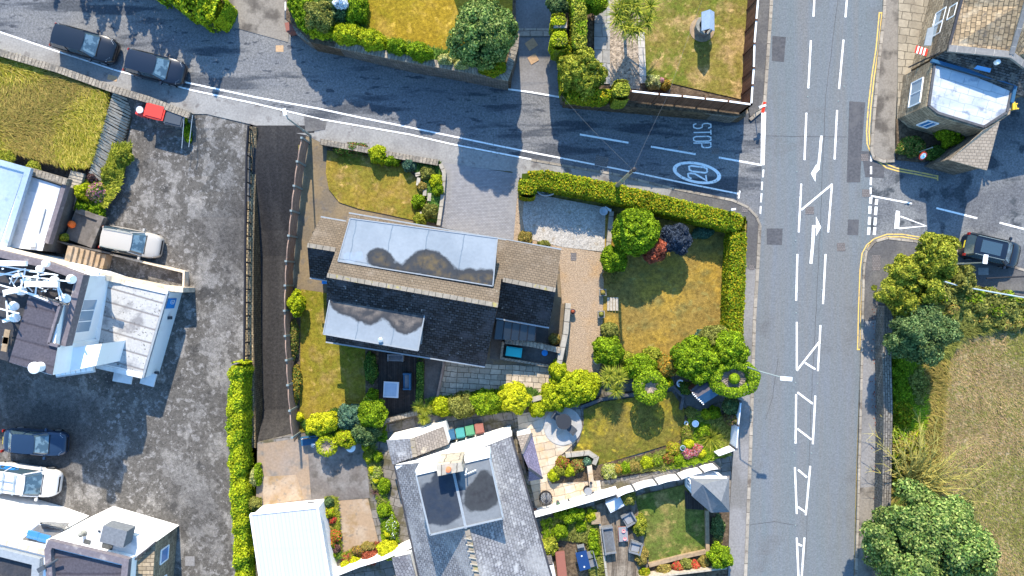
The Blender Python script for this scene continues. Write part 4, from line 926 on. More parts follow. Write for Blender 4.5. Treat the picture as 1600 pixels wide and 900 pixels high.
# ---- north west flat roofs
o = thing('flat_roofed_annexe', 'pale blue membrane roofed annexe at the photo edge below the tall grass', 'building', W(0,320,-.9))
MB().prism(Q((-260,200,2.5),(0,252,2.5),(44,264,2.5),(6,386,2.5),(-260,330,2.5)), -.95).build('wall', 'render_white', o)
flat([(-260,206),(0,262),(36,272),(0,380),(-260,330)], 2.54, .03, 'roof', 'blue_membrane', o)
mb = MB(); mb.ribbon([W(-260,200,2.66),W(0,254,2.66),(W(43,266,2.66)),W(6,386,2.66)], .38, .3); mb.build('parapet', 'blue_membrane', o)
o = thing('flat_roofed_annexe', 'small annexe with patchy white painted flat roof beside a steep stone stair', 'building', W(60,330,-.9))
MB().prism(Q((46,274,1.9),(96,290,1.9),(64,392,1.9),(12,386,1.9)), -.95).build('wall', 'dark_concrete', o)
flat([(45,275),(95,291),(66,392),(12,386)], 1.93, .03, 'roof', 'patchy_white', o, R(-18))
MB().ribbon([W(43,266,2.2),W(104,284,2.2)], .45, .6).build('parapet', 'wall_coping', o); MB().ribbon([W(101,286,2.0),W(72,380,2.0)], .3, .5).build('parapet', 'parapet_felt', o)
MB().box(W(50,381,2.1), (.4,.35,.25), R(-10)).build('roof_box', 'upvc', o); MB().box(W(66,345,1.99), (.06,1.7,.05), R(-15)).build('roof_rail', 'lead_grey', o)
# ---- bottom left complex
B2 = thing('commercial_building', 'white roofed building with grey roof box at the bottom left corner', 'building', W(120,880,-.9))
MB().prism(Q((133,815,2.6),(243,847,2.6),(205,876,2.6),(72,844,2.6)), -.95).build('wall', 'render_white', B2)
flat([(133,815),(243,847),(202,878),(72,845)], 2.63, .03, 'roof', 'membrane_white', B2)
MB().prism(Q((243,848,2.4),(204,876,2.4),(190,990,2.4),(230,1010,2.4)), -.95).build('end_wall', 'pub_stone', B2)
MB().prism(Q((72,846,3.6),(200,876,3.6),(190,1000,3.6),(60,990,3.6)), -.95).build('terrace_block', 'render_white', B2)
flat([(84,858),(190,884),(180,1000),(70,990)], 3.64, .03, 'terrace_deck', 'felt_dark', B2)
MB().ribbon([W(84,1000,4.0),W(76,858,4.0) if False else W(74,860,4.0),W(78,850,4.0),W(196,878,4.0),W(184,1000,4.0)], .42, .4).build('parapet', 'parapet_felt', B2)
MB().box(W(184,834,3.2), (1.6,1.1,1.1), R(-14)).build('roof_unit', 'furniture_grey', B2)
for x, y, s in ((168,852,.5),(136,847,.3),(155,830,.1)): MB().box(W(x,y,2.68), (s*1.4,s,.08), R(-14)).build('hatch', 'pane_dark', B2)
MB().lathe(W(131,833,2.66), [(.22,0),(.12,.1),(.1,.35),(.16,.4),(.05,.5)], 12).build('roof_vent', 'stone_pot', B2, True)
MB().ribbon([W(243,847,2.72),W(212,874,2.72),W(192,871,2.72)], .1, .12).build('gutter', 'felt_black', B2)
ea2, eb2 = Vector(W(243,848,2.4)), Vector(W(230,1010,2.4)); en2 = Vector((1,0,0))
for t0, t1 in ((.12,.26),(.42,.56)): window(ea2, eb2, en2, t0, t1, .4, 1.5, B2, 0, 'pane_blue')
MB().tube(W(90,874,4.2), W(64,890,3.9), .08).box(W(66,888,4.0), (.5,.3,.3), .5).build('floodlight', 'plastic_charcoal', B2)
B3 = thing('commercial_building', 'long white roofed building with rooflights beside the white van', 'building', W(20,850,-.9))
MB().prism(Q((-240,740,2.2),(0,797,2.2),(55,813,2.2),(98,828,2.2),(66,862,2.2),(0,850,2.2),(-240,800,2.2)), -.95).build('wall', 'render_white', B3)
flat([(-240,742),(0,798),(54,812),(62,818),(30,842),(0,838),(-240,792)], 2.24, .03, 'roof', 'membrane_white', B3)
flat([(60,820),(98,830),(72,850),(34,843)], 2.24, .03, 'lower_roof', 'pavement_grey', B3)
for x, y in ((52,836),(69,841)): MB().box(W(x,y,2.34), (.75,.5,.16), R(-14)).build('rooflight', 'pane_blue', B3)
MB().prism(Q((-240,815,2.9),(0,848,2.9),(82,868,2.9),(60,1000,2.9),(-240,1000,2.9)), -.95).build('courtyard_block', 'render_white', B3)
flat([(-240,842),(0,870),(50,882),(44,1000),(-240,1000)], 2.93, .02, 'courtyard_deck', 'felt_black', B3)
MB().ribbon([W(-240,835,3.3),W(0,864,3.3),W(56,878,3.3),W(48,1000,3.3)], .5, .36).build('parapet', 'lead_grey', B3)
MB().ribbon([W(-240,808,3.1),W(0,846,3.1),(W(72,864,3.1))], .35, .2).build('coping', 'render_cream', B3)
t = thing('balcony_frame', 'black metal balcony grille beside the white roof behind the van', 'grille', W(88,815,-.9)); mb = MB()
for k in range(7): mb.tube(W(62+k*2,824-k*0,2.2) if False else lerp(W(62,815,2.4),W(66,826,2.4),k/6), lerp(W(98,808,2.4) if False else W(108,818,2.4),W(100,828,2.4),k/6), .03, n=4)
mb.build('grille_bars', 'metal_dark', t); mb = MB(); mb.tube(W(64,818,-.9),W(64,818,2.4),.05).tube(W(106,822,-.9),W(106,822,2.4),.05); mb.build('post', 'metal_dark', t)
# ---- the pub
PB = thing('public_house', 'stone pub with sandy stone tiled roof and pale flat roofed bay on the main road', 'building', W(1520,100,0))
EZ = 3.75; UZ = 4.7
MB().prism(Q((1482,77,UZ-.1),(1582,87,UZ-.1),(1800,80,UZ-.1),(1800,-180,UZ-.1),(1549,-180,UZ-.1),(1502,0,UZ-.1)), 0, cap=False).build('wall', 'pub_stone', PB)
MB().prism(Q((1460,94,EZ-.2),(1600,149,EZ-.2),(1580,88,EZ-.2),(1484,80,EZ-.2)), 0, cap=False).build('wall', 'pub_stone', PB)
MB().slab(Q((1457,92,EZ),(1602,152,EZ),(1581,86,UZ),(1483,76,UZ)), .15).build('roof', 'pub_dark_slates', PB)
MB().slab(Q((1602,152,EZ),(1800,110,EZ),(1760,60,UZ),(1600,100,UZ),(1581,86,UZ)), .15).build('roof', 'pub_dark_slates', PB)
MB().slab(Q((1483,76,UZ),(1581,86,UZ+.6),(1606,0,6.3),(1655,-180,6.3),(1550,-180,UZ),(1503,0,UZ)), .15).build('roof', 'pub_tiles', PB)
MB().slab(Q((1581,86,UZ+.6),(1600,99,UZ),(1760,60,UZ),(1800,-180,UZ),(1655,-180,6.3),(1606,0,6.3)), .15).build('roof', 'pub_tiles', PB)
MB().ribbon([W(1483,75,UZ+.1),W(1581,85,UZ+.66),W(1602,101,UZ+.1)], .42, .2).build('coping', 'grey_trim', PB)
MB().ribbon([W(1581,85,UZ+.68),W(1606,0,6.37),W(1655,-180,6.37)], .3, .12).build('coping', 'grey_trim', PB)
MB().ribbon([W(1483,75,UZ+.06),W(1503,0,UZ+.06),W(1550,-180,UZ+.06)], .16, .1).build('coping', 'felt_black', PB)
# bay with the flat roof
bp = [(1461,99),(1583,134),(1574,175),(1538,198),(1466,176),(1452,165)]
MB().prism(Q(*[(x, y, 3.7) for x, y in [(1457,94),(1588,132),(1578,178),(1540,204),(1464,181),(1447,166)]]), 0).build('bay_wall', 'pub_stone', PB)
mat('bay_membrane', (.42,.44,.46), [('b',.95,.6,.012,(.30,.33,.37),.03),('n',.35,.45,.55,(.32,.36,.41),(1,2,1),R(-20)),('n',1.2,.56,.66,(.20,.23,.28)),('g',6,.05)], rough=.5)
flat([(x, y) for x, y in bp], 3.74, .03, 'bay_roof', 'bay_membrane', PB, R(-16))
e = MB(); L = [W(x, y, 3.82) for x, y in bp]
for a, b in zip(L, L[1:]+L[:1]): e.ribbon([a, b], .16, .1)
e.build('bay_kerb', 'patch_dark', PB)
MB().ribbon([W(1457,94,3.95),W(1588,132,3.95),W(1582,160,3.95)], .2, .25).build('lead_flashing', 'blue_membrane' if False else 'plastic_blue', PB)
def wallwin(p, q, z, t0, t1, z0, z1, bars=0, pane='pane'):
    a, b = Vector(W(*p,z)), Vector(W(*q,z)); d = b-a; n_ = Vector((d.y, -d.x, 0)).normalized(); c = Vector(W(1530,120,0))
    if (c-a).dot(n_) > 0: n_ = -n_
    window(a, b, n_, t0, t1, z0, z1, PB, bars, pane)
wallwin((1457,94),(1447,166),3.7,.30,.85,1.5,2.9,1)
wallwin((1464,181),(1540,204),3.7,.02,.24,1.2,2.6,1,'pane_blue')
# windows of the tall west wall, slates hung on its upper part
p_, q_ = (1482,77), (1502,0); wa_, wb_ = Vector(W(*p_,UZ)), Vector(W(*q_,UZ)); d_ = wb_-wa_; nw = Vector((-d_.y, d_.x, 0)).normalized(); nw = nw if nw.x < 0 else -nw
m_ = MB(); P_ = onwall(wa_, wb_, nw, 0, 3, 2.6, UZ-.15, .05); m_.face(P_); m_.face([tuple(Vector(v)-nw*.04) for v in P_][::-1]); m_.build('hung_slates', 'pub_wall_dark', PB)
window(wa_, wb_, nw, .52, .76, 1.9, 3.1, PB, 0); window(wa_, wb_, nw, .78, 1.05, 1.9, 3.1, PB, 0); window(wa_, wb_, nw, .72, .98, 3.6, 4.4, PB, 0)
a, b, c, d = [Vector(p) for p in Q((1527,102,4.5),(1549,107,4.5),(1547,113,4.35),(1522,107,4.35))]; MB().slab([a,b,c,d], .06).build('rooflight', 'pane_blue', PB)
MB().slab(Q((1450,44,3.0),(1460,41,3.3),(1455,71,3.3),(1444,71,3.0)), .08).build('lean_to_roof', 'lead_grey', PB)
mb = MB()
for k in range(4): mb.box(lerp(W(1432,77,1.8),W(1447,82,2.0),k/3.), (.14,.5,.04), R(-15))
mb.build('awning', 'plastic_red', PB); mb = MB()
for k in range(3): mb.box(lerp(W(1434.5,78,1.83),W(1444.5,81,1.97),k/2.), (.14,.5,.04), R(-15))
mb.build('awning_stripe', 'upvc', PB)
MB().tube(W(1420,105,.6),W(1481,76,4.5),.05).build('downpipe', 'felt_black', PB)
MB().lathe(W(1556,98,4.75), [(.16,0),(.16,.25),(.05,.3)], 12).build('roof_cowl', 'plastic_white', PB)
# bright yellow brackets on the east side
for i, (x, y) in enumerate(((1592,132),(1584,166))):
    t = thing('yellow_bracket', 'bright yellow metal bracket on the pub wall, the %s of two' % ('upper' if i == 0 else 'lower'), 'bracket', W(x,y,3.2))
    MB().box(W(x-2,y,3.3), (.18,.5,.3)).build('plate', 'bright_yellow', t); MB().tube(W(x-2,y-2,3.3), W(x+6,y-4,3.4), .05).tube(W(x-2,y+3,3.2), W(x+8,y+4,3.4), .05).tube(W(x+3,y-4,3.35), W(x+4,y+5,3.35), .05).build('arm', 'bright_yellow', t)
P2 = thing('porch', 'tan tiled lean-to porch below the stone pub beside the damp side road', 'porch', W(1520,230,0))
MB().slab(Q((1537,203,4.1),(1562,190,4.1),(1542,266,3.5),(1484,250,3.5)), .12).build('roof', 'porch_tiles', P2)
MB().prism(Q((1536,206,3.4),(1557,196,3.4),(1539,261,3.4),(1489,247,3.4)), 0, cap=False).build('wall', 'pub_wall_dark', P2)

# ================================================================ SHEDS
t = thing('shed', 'dark felt roofed shed beside the ringed conifer at the lawn corner', 'shed', W(1103,610,0))
MB().slab(Q((1079,610,2.05),(1101,591,2.05),(1114,606,2.45),(1090,621,2.45)), .07).build('roof', 'felt_dark', t); 
MB().slab(Q((1090,621,2.45),(1114,606,2.45),(1125,612,2.05) if False else (1122,617,2.0),(1098,632,2.0)), .07).build('roof', 'plastic_blue', t)
MB().prism(Q((1082,610,1.95),(1101,594,1.95),(1119,616,1.95),(1098,629,1.95)), 0, cap=False).build('wall', 'fence_brown', t)
mb = MB()
for k in range(14): mb.lathe(W(1082+k*1.3, 614+k*1.25+(k%2)*1.5, 2.35), [(.03,0),(.045,.03),(.02,.06)], 8)
o = mb.build('light_string', 'plastic_white', t)
surf('garden_path', [(1062,616),(1080,604),(1096,634),(1125,612),(1128,622),(1092,648),(1082,646)], .14, 'dark_concrete', .1)
t = thing('summerhouse', 'grey roofed summerhouse with a pale gable in the south garden', 'summerhouse', W(1110,775,.05))
SZ = 2.5; rp = [(1079,747,SZ),(1139,747,SZ),(1140,800,SZ),(1111,801,SZ),(1081,775,SZ)]; ap = (1127,784,SZ+.9); aq = (1098,757,SZ+.9)
MB().slab(Q((1079,747,SZ),aq,(1081,775,SZ)), .07).build('roof', 'fabric_grey', t)
MB().slab(Q((1079,747,SZ),(1139,747,SZ),ap,aq), .07).build('roof', 'furniture_grey', t)
MB().slab(Q((1139,747,SZ),(1140,800,SZ),ap), .07).build('roof', 'furniture_grey', t)
MB().slab(Q((1140,800,SZ),(1111,801,SZ),(1081,775,SZ),aq,ap), .07).build('roof', 'furniture_grey', t)
MB().prism(Q((1082,749,SZ-.06),(1136,750,SZ-.06),(1137,798,SZ-.06),(1112,798,SZ-.06),(1083,774,SZ-.06)), .05, cap=False).build('wall', 'blue_white_boards', t)
a, b = Vector(W(1082,749,SZ)), Vector(W(1083,774,SZ)); window(a, b, Vector((-1,0,0)), .25, .7, 1.0, 2.0, t, 1)
MB().ribbon([W(1084,748,SZ+.03),W(1136,748,SZ+.03)], .22, .25).build('fascia', 'white_boards', t)

# ================================================================ WALLS AND FENCES
def wall(label, pts, wd, mt, zb, group=None, cop=None, name='stone_wall', cat='wall'):
    """pts: (px,py,ztop) along the top; zb the level of its foot"""
    t = thing(name, label, cat, (*W(*pts[0])[:2], zb), group=group); P = [W(*p) for p in pts]
    hmax = max(p[2] for p in P)
    MB().ribbon([(p[0],p[1],p[2]-(.12 if cop else 0)) for p in P], wd, hmax-zb).build('wall_body', mt, t)
    if cop: MB().ribbon(P, wd+.06, .12).build('coping', cop, t)
    return t
WT = 2.5
wall('long dark stone retaining wall below the golden lawn and lime shrubs', [(461,36,1.5),(468,50,1.55),(482,60,1.65),(560,76,2.1),(640,92,WT),(720,106,WT),(790,120,WT),(797,100,WT+.2),(804,74,WT+.3),(806,52,WT+.4)], .42, 'wall_stone', 0, cop='wall_coping')
wall('dark stone retaining wall under the clipped hedge cubes and brown fence', [(878,76,2.0),(879,120,1.9),(882,150,1.8),(940,158,1.75),(1000,161,1.75),(1080,169,1.75),(1150,179,1.75),(1168,172,1.8)], .38, 'wall_stone', 0, cop='wall_coping')
wall('rounded stone wall between the pavement and the tall yellow grass', [(-300,-10,.95),(0,82,.95),(90,108,.9),(170,137,.7),(230,155,.6),(296,180,.6)], .42, 'wall_stone', -.5, cop='wall_coping')
wall('rubble stone wall dropping from the car park to the sunken lane', [(394,198,.35),(393,260,-.5),(391,330,-.72),(389,400,-.75),(389,500,-.75),(391,600,-.75),(393,700,-.75)], .62, 'rubble_wall', -2.6)
wall('low grey stone wall along the pavement above the round lawn', [(500,221,.8),(560,232,.75),(630,245,.75),(684,254,.75)], .34, 'wall_stone', 0, cop='wall_coping')
wall('small stone kerb wall between the flower bed and the brick driveway', [(688,256,.5),(694,270,.5),(691,310,.45),(685,352,.4)], .26, 'stone_trim', 0)
wall('low stone wall at the east end of the pale gravel parking', [(956,330,.5),(950,396,.5)], .3, 'stone_trim', 0)
wall('long mossy stone wall beside the grey pavement, east of the main road', [(1389,478,1.2),(1386,560,1.2),(1388,640,1.2),(1386,760,1.2),(1382,900,1.2),(1372,1060,1.2)], .62, 'wall_stone', 0)
wall('thick stone wall round the rear yard of the tiled house', [(888,474,1.2),(884,520,1.2),(878,548,1.2),(873,572,1.1)], .36, 'stone_trim', 0)
wall('mossy stone wall between the glass lean-to and the turquoise box', [(789,533,1.3),(830,538,1.3),(876,548,1.3)], .36, 'wall_coping', 0)
wall('low brick edged wall of the sunken planting yard behind the house', [(786,534,1.0),(783,560,.6),(870,574,.5)], .16, 'wall_coping', 0)
wall('rusty brick strip wall beside the paved rear patio', [(694,566,.35),(682,628,.35)], .18, 'fence_grey_brown', 0)
wall('curved rubble garden wall above the white gabled house', [(594,668,.7),(602,658,.8),(640,648,.8),(652,646,.8)], .28, 'wall_coping', 0)
wall('stone wall stub between the hedge and the white garden wall by the hall gable', [(822,628,.7),(850,620,.7)], .3, 'stone_trim', 0)
wall('curved stone edging along the dark lawn below the lime hedge', [(908,636,.45),(940,624,.45),(1000,614,.45),(1052,604,.5),(1068,620,.5),(1064,640,.4)], .2, 'patch_dark', 0)
wall('stone raised bed edge between the sandstone patio and the lawn', [(884,712,.5),(920,708,.5),(932,716,.5),(928,726,.45)], .3, 'stone_trim', 0)
wall('pale stone pier wall with pots on the sandstone patio', [(921,728,.6),(926,768,.6)], .34, 'sandstone_flags', 0)
wall('timber coloured sleeper edging along the bottom of the south lawn', [(1014,884,.35),(1060,872,.35),(1106,862,.35),(1105,798,.35)], .26, 'timber', 0, name='sleeper_edging', cat='edging')
wall('dark wooden edging between worn deck and allotment', [(935,800,.4),(942,850,.4),(948,900,.4),(955,990,.4)], .16, 'stone_trim', 0, name='deck_edging', cat='edging')
wall('grey painted fence along the bottom of the south garden', [(1000,905,1.0),(1060,897,1.0),(1136,888,1.0)], .12, 'timber_grey', 0, name='fence', cat='fence')
# white rendered walls
wall('white rendered wall between sandstone patio and allotment', [(836,806,1.3),(880,794,1.3),(925,781,1.3),(966,769,1.3)], .24, 'render_white', 0, name='rendered_wall')
wall('curving white wall below the bright garage court', [(515,902,1.3),(560,884,1.3),(600,872,1.3),(646,852,1.5)], .24, 'render_white', 0, name='rendered_wall')
# lane handrail
t = thing('handrail', 'long black handrail along the edge of the car park above the lane', 'handrail', W(386,300,-.9)); rail = MB(); pst = MB()
pts = [(388,196,1.0),(385,240,.6),(384,300,.35),(383,380,.3),(382,480,.3),(381,580,.3)]
rail.path([W(x,y,z) for x,y,z in pts], .07, 6); rail.path([W(x+1,y,z-.5) for x,y,z in pts], .05, 6); rail.build('rail', 'metal_dark', t)
for k in range(19):
    y = 200+k*21; x = np.interp(y, [196,240,300,580], [388,385,384,381]); z = np.interp(y, [196,240,300,380,580], [1.0,.6,.35,.3,.3]); q = W(x,y,z); MB().tube((q[0],q[1],z-1.3), q, .05, n=6).build('post', 'metal_dark', t)
# west fence: timber panels between concrete posts
t = thing('panel_fence', 'long brown timber panel fence with pale concrete posts beside the sunken lane', 'fence', W(460,440,0), group=None)
fp = [(471,215),(464,252),(459,290),(454.5,329),(450.5,368),(446.5,408),(445,446),(444,485.5),(445,525),(447,563),(449,602),(452,642),(456,684)]
FZ = 1.85
for (a, b) in zip(fp, fp[1:]):
    A_, B_ = Vector(W(*a,FZ)), Vector(W(*b,FZ)); mb = MB(); n = 6; P = []
    for k in range(n+1): v = A_.lerp(B_, k/n); v.z = FZ-.22+.2*math.sin(math.pi*k/n); P.append(v)
    mb.ribbon(P, .07, 1.6); mb.build('panel', 'fence_grey_brown', t)
for a in fp:
    v = Vector(W(*a,FZ+.05)); q = Vector((v.x,v.y,0)); mb = MB(); mb.box((v.x,v.y,(FZ+.05)/2), (.16,.13,FZ+.05)); mb.build('post', 'metal_grey', t)
MB().ribbon([W(x+.5,y,FZ-.15) for x,y in fp], .045, .05).build('top_rail', 'fence_grey_brown', t)
# brown fence with white top, north east garden
t = thing('board_fence', 'dark brown board fence with white top rail round the corner lawn', 'fence', W(1100,150,NG)); FT = 4.2
fq = [(986,142),(1030,147),(1066,150),(1102,154),(1138,158),(1174,163)]; fr = [(1174,163),(1176,133),(1178,106),(1179,68),(1182,31),(1185,-5),(1188,-60),(1192,-150)]
for L in (fq, fr):
    for a, b in zip(L, L[1:]): MB().ribbon([W(*a,FT-.05), W(*b,FT-.05)], .06, 2.2).build('panel', 'fence_brown', t)
    for a in L: v = W(*a,FT); MB().box((v[0],v[1],(FT+.06+NG-.2)/2), (.12,.12,FT+.06-NG+.2)).build('post', 'fence_brown', t); 
MB().ribbon([W(x,y,FT) for x,y in fq+fr[1:]], .10, .06).build('top_rail', 'upvc', t)
# white scalloped fence of the south gardens
t = thing('panel_fence', 'white scalloped panel fence with dark posts across the south gardens', 'fence', W(1050,760,0))
fs = [(964,777),(992,766.5),(1027.5,757),(1063.5,749),(1099,738),(1124,732)]
for a, b in zip(fs, fs[1:]):
    A_, B_ = Vector(W(*a,1.75)), Vector(W(*b,1.75)); P = []
    for k in range(9): v = A_.lerp(B_, k/8); v.z = 1.78-.22*math.sin(math.pi*k/8); P.append(v)
    MB().ribbon(P, .07, 1.4).build('panel', 'white_boards', t)
for a in fs: v = W(*a,1.85); MB().box((v[0],v[1],.95), (.12,.12,1.9)).build('post', 'patch_dark', t)
t = thing('panel_fence', 'pale blue white boundary fence along the main road pavement', 'fence', W(1148,660,0))
fe = [(1158,628),(1154,665),(1151,702),(1124,731) ]
for a, b in zip(fe[:2], fe[1:3]): MB().ribbon([W(*a,1.75), W(*b,1.75)], .07, 1.7).build('panel', 'blue_white_boards', t)
MB().ribbon([W(1151,702,1.6),W(1123,712,1.5)], .07, 1.5).build('panel', 'white_boards', t)
for a in fe[:3]: v = W(*a,1.85); MB().box((v[0],v[1],.95), (.12,.12,1.9)).build('post', 'patch_dark', t)
# crib bank and steps west
mb = MB()
for k in range(30):
    f = k/29; a = lerp((176,146),(140,268),f); b = lerp((208,160),(172,292),f); mb.ribbon([W(a[0],a[1],.42-f*.05), W(a[0]*.67+b[0]*.33+.8*math.sin(k*2.1),a[1]*.67+b[1]*.33,.16), W(a[0]*.33+b[0]*.67,a[1]*.33+b[1]*.67+.8*math.sin(k*1.3),-.14), W(b[0],b[1],-.55)], .15+.03*math.sin(k*3.7), .3)
o = mb.build('retaining_bank', 'timber_grey'); tag(o, 'stepped grey log bank between tall grass and car park', 'bank'); set_origin(o, W(170,220,-.6))
struct('bank_soil', MB().slab(Q((172,143,.15),(140,270,.1),(175,298,-.8),(212,162,-.8)), .5), 'soil')
t = thing('stair', 'narrow steep stone stair beside the patchy white roof', 'stairs', W(105,320,-.9))
for k in range(22): f = k/21; c_ = lerp((122,272),(92,372),f); MB().box(W(c_[0],c_[1],.15-f*.85), (.95,.26,.3+.0), R(-14)).build('step', 'timber_grey', t)
t = thing('stair', 'short concrete stair with seven pale treads behind the silver car', 'stairs', W(140,400,-.9))
for k in range(7): MB().box(W(116+k*8.5, 397+k*1.9, .35-k*.17), (.37,1.05,1.3), R(-14)).build('tread', 'court_pale', t)
wall('cream stair side wall running under the planter', [(75,372,.5),(110,383,.5),(172,396,.2)], .12, 'dark_concrete', -.9)
t = thing('planter_block', 'square concrete terrace with an orange buoy beside the stair', 'terrace', W(130,355,-.9))
MB(R(-15)).slab(Q((118,328,.2),(158,342,.2),(140,386,.2),(100,372,.2)), 1.1).build('slab', 'dark_concrete', t); MB().ribbon([W(118,328,.35),W(157,342,.35),W(139,386,.35)], .35, .5).build('edge', 'court_grey', t)
o = MB().lathe(W(115,351,.2), [(.1,0),(.24,.1),(.27,.24),(.2,.38),(.06,.44)], 14).build('buoy', 'signal_orange', None, True); tag(o, 'round orange buoy standing on the concrete terrace', 'buoy'); set_origin(o, W(115,351,.2))
# ================================================================ VEHICLES
def make_car(name, label, cat, paint, L, Wd, Hh, px, py, deg, z, hood=.27, rear=.04, boot=0, rails=False, glassroof=None, group='parked cars', plate=None, windows=True):
    t = thing(name, label, cat, (0,0,0), group=group)
    hw = Wd/2
    def half(u): return hw*(1-abs(u)**7*.30)*(1-.02*u)
    def top(u):   # bonnet and boot line
        if u > 1-2*hood: f = (u-(1-2*hood))/(2*hood); return Hh*(.63-.13*f**1.6-.06*f**6)
        if boot and u < -1+2*boot: f = (-1+2*boot-u)/(2*boot); return Hh*(.64-.05*f)
        return Hh*.63
    us = [-1,-.985,-.95,-.88,-.75,-.6,-.45,-.3,-.1,.1,.3,.42,.5,.6,.7,.8,.88,.94,.975,.992,1]
    rings = []
    for u in us:
        e = max(0, abs(u)-.94)/.06; w_ = half(u)*(1-.16*e**2); x = u*L/2 ; zt = top(u)-e*e*.10; zb = .2+e*.08
        rings.append([Vector((x, s*w_*a, zb+(zt-zb)*b)) for s, a, b in ((1,.86,0),(1,.98,.12),(1,1,.5),(1,.985,.78),(1,.93,.93),(1,.80,.99),(1,.4,1.02),(-1,0,1.03),(-1,.4,1.02),(-1,.80,.99),(-1,.93,.93),(-1,.985,.78),(-1,1,.5),(-1,.98,.12),(-1,.86,0))])
    mb = MB()
    for A_, B_ in zip(rings, rings[1:]):
        for i in range(len(A_)): j = (i+1) % len(A_); mb.face([A_[i], A_[j], B_[j], B_[i]])
    mb.face(rings[0][::-1]); mb.face(rings[-1]); body = mb.build('body', paint, t, True)
    # cabin
    x0, x1, x2, x3 = -L/2*(1-2*boot)+L*rear*.2, -L/2*(1-2*boot)+L*(rear+.05+.06*(boot>0)), L/2-L*hood-L*.15, L/2-L*hood+L*.02
    zb, zt = Hh*.60, Hh*.965; wb, wt = hw*.90, hw*.73
    def ringz(f, ins=0):
        xa, xb = x0+(x1-x0)*f, x3+(x2-x3)*f; ww = wb+(wt-wb)*f-ins; z_ = zb+(zt-zb)*f
        return [Vector((xa,-ww*.93,z_)),Vector((xa+.12,-ww,z_)),Vector((xb-.2,-ww,z_)),Vector((xb,-ww*.80,z_)),Vector((xb+.05*(1-f),0,z_)),Vector((xb,ww*.80,z_)),Vector((xb-.2,ww,z_)),Vector((xa+.12,ww,z_)),Vector((xa,ww*.93,z_)),Vector((xa-.04,0,z_))]
    mb = MB(); R0, R1 = ringz(0), ringz(1)
    for i in range(10): j = (i+1) % 10; mb.face([R0[i], R0[j], R1[j], R1[i]])
    mb.face(R1); mb.build('side_window', 'glass_car', t)
    # windscreen and rear window, a little proud of the cabin
    def pane(i0, i1, i2, off, nm, m, f0=.06, f1=.93):
        mb = MB(); idx = [i0, i1, i2]
        for a, b in zip(idx, idx[1:]):
            P = [R0[a].lerp(R1[a], f0), R0[b].lerp(R1[b], f0), R0[b].lerp(R1[b], f1), R0[a].lerp(R1[a], f1)]; P = [p*1.0 + Vector((off, 0, .008)) for p in P]
            mb.face(P)
        return mb.build(nm, m, t, False)
    pane(3,4,5,.012,'windscreen','windscreen'); pane(8,9,0,-.012,'rear_window','windscreen' if boot else 'glass_car')
    # roof skin with crown
    mb = MB(); n = 8; grid = []
    xa, xb = x1-.06, x2+.02
    for i in range(n+1):
        f = i/n; x = xa+(xb-xa)*f; rr = []
        for j in range(7): v = j/3-1; ww = (wt+.01)*(1-.10*abs(2*f-1)**6); rr.append(Vector((x-.05*v*v*(1 if f > .5 else -1), ww*v, zt+.012+.04*(1-v*v)*(1-.5*abs(2*f-1)**4))))
        grid.append(rr)
    for i in range(n):
        for j in range(6): mb.face([grid[i][j], grid[i+1][j], grid[i+1][j+1], grid[i][j+1]])
    for i in range(n):
        for j in (0, 6): a, b = grid[i][j], grid[i+1][j]; d_ = Vector((0,0,-.05)); mb.face([a+d_, b+d_, b, a] if j == 0 else [a, b, b+d_, a+d_])
    for i in (0, n):
        for j in range(6): a, b = grid[i][j], grid[i][j+1]; d_ = Vector((0,0,-.05)); mb.face([a, b, b+d_, a+d_] if i else [b, a, a+d_, b+d_])
    rf = mb.build('roof', paint, t, True)
    if glassroof: MB().box(((xa+xb)/2, 0, zt+.045), ((xb-xa)*.62, wt*1.25, .03)).build('sunroof', 'glass_car', rf)
    pl = MB()
    for s in (2, 7, 3 if False else 7, 1, 6): pass
    for i in (0, 8, 2, 6): MB().tube(R0[i]+Vector((0,0,.01)), R1[i]+Vector((0,0,.01)), .045, n=6).build('pillar', paint, t)
    xm = (x1+x2)/2
    for s in (-1, 1): MB().tube((xm, s*(wb+.005), zb), (xm-.05, s*(wt+.01), zt), .035, n=5).build('pillar', paint, t)
    if rails:
        for s in (-1, 1): MB().tube((xa+.1, s*wt*.93, zt+.09), (xb-.1, s*wt*.93, zt+.09), .022, n=6).build('roof_rail', 'metal_grey', t)
    # lamps, mirrors, wheels, plates, trim
    for s in (-1, 1):
        h = MB(); P = [Vector((L/2*u, s*half(u)*v, top(u)*q+.01)) for u, v, q in ((.80,.97,.90),(.93,.93,.86),(.985,.70,.80),(.90,.62,.995),(.82,.80,.985))]
        h.face(P if s > 0 else P[::-1]); h.face([p-Vector((0,0,.05)) for p in P][::-1]); h.build('headlight', 'lamp_clear', t)
        MB().box((-L/2*.972, s*hw*.80, Hh*.60), (.08,.16,.26)).build('tail_light', 'lamp_red_dark', t)
        m = MB(); m.box((x3-.28, s*(hw+.10), Hh*.62), (.14,.2,.14)).tube((x3-.24, s*hw*.9, Hh*.60), (x3-.26, s*(hw+.08), Hh*.62), .03, n=5); m.build('wing_mirror', paint, t)
        for xw in (L*.31, -L*.30):
            wl = MB().tube((xw, s*(hw-.23), .32), (xw, s*(hw-.01), .32), .32, n=20).build('wheel', 'tyre', t, True)
            MB().tube((xw, s*(hw-.02), .32), (xw, s*(hw+.004), .32), .21, n=14).build('rim', 'alloy', wl)
        MB().tube((x0+.2, s*(wb+.02), Hh*.615), (x3-.2, s*(wb+.03), Hh*.615), .018, n=5).build('window_trim', 'trim_black', t)
    MB().box((L/2*.985, 0, Hh*.36), (.09, hw*1.1, .16)).build('grille', 'trim_black', t)
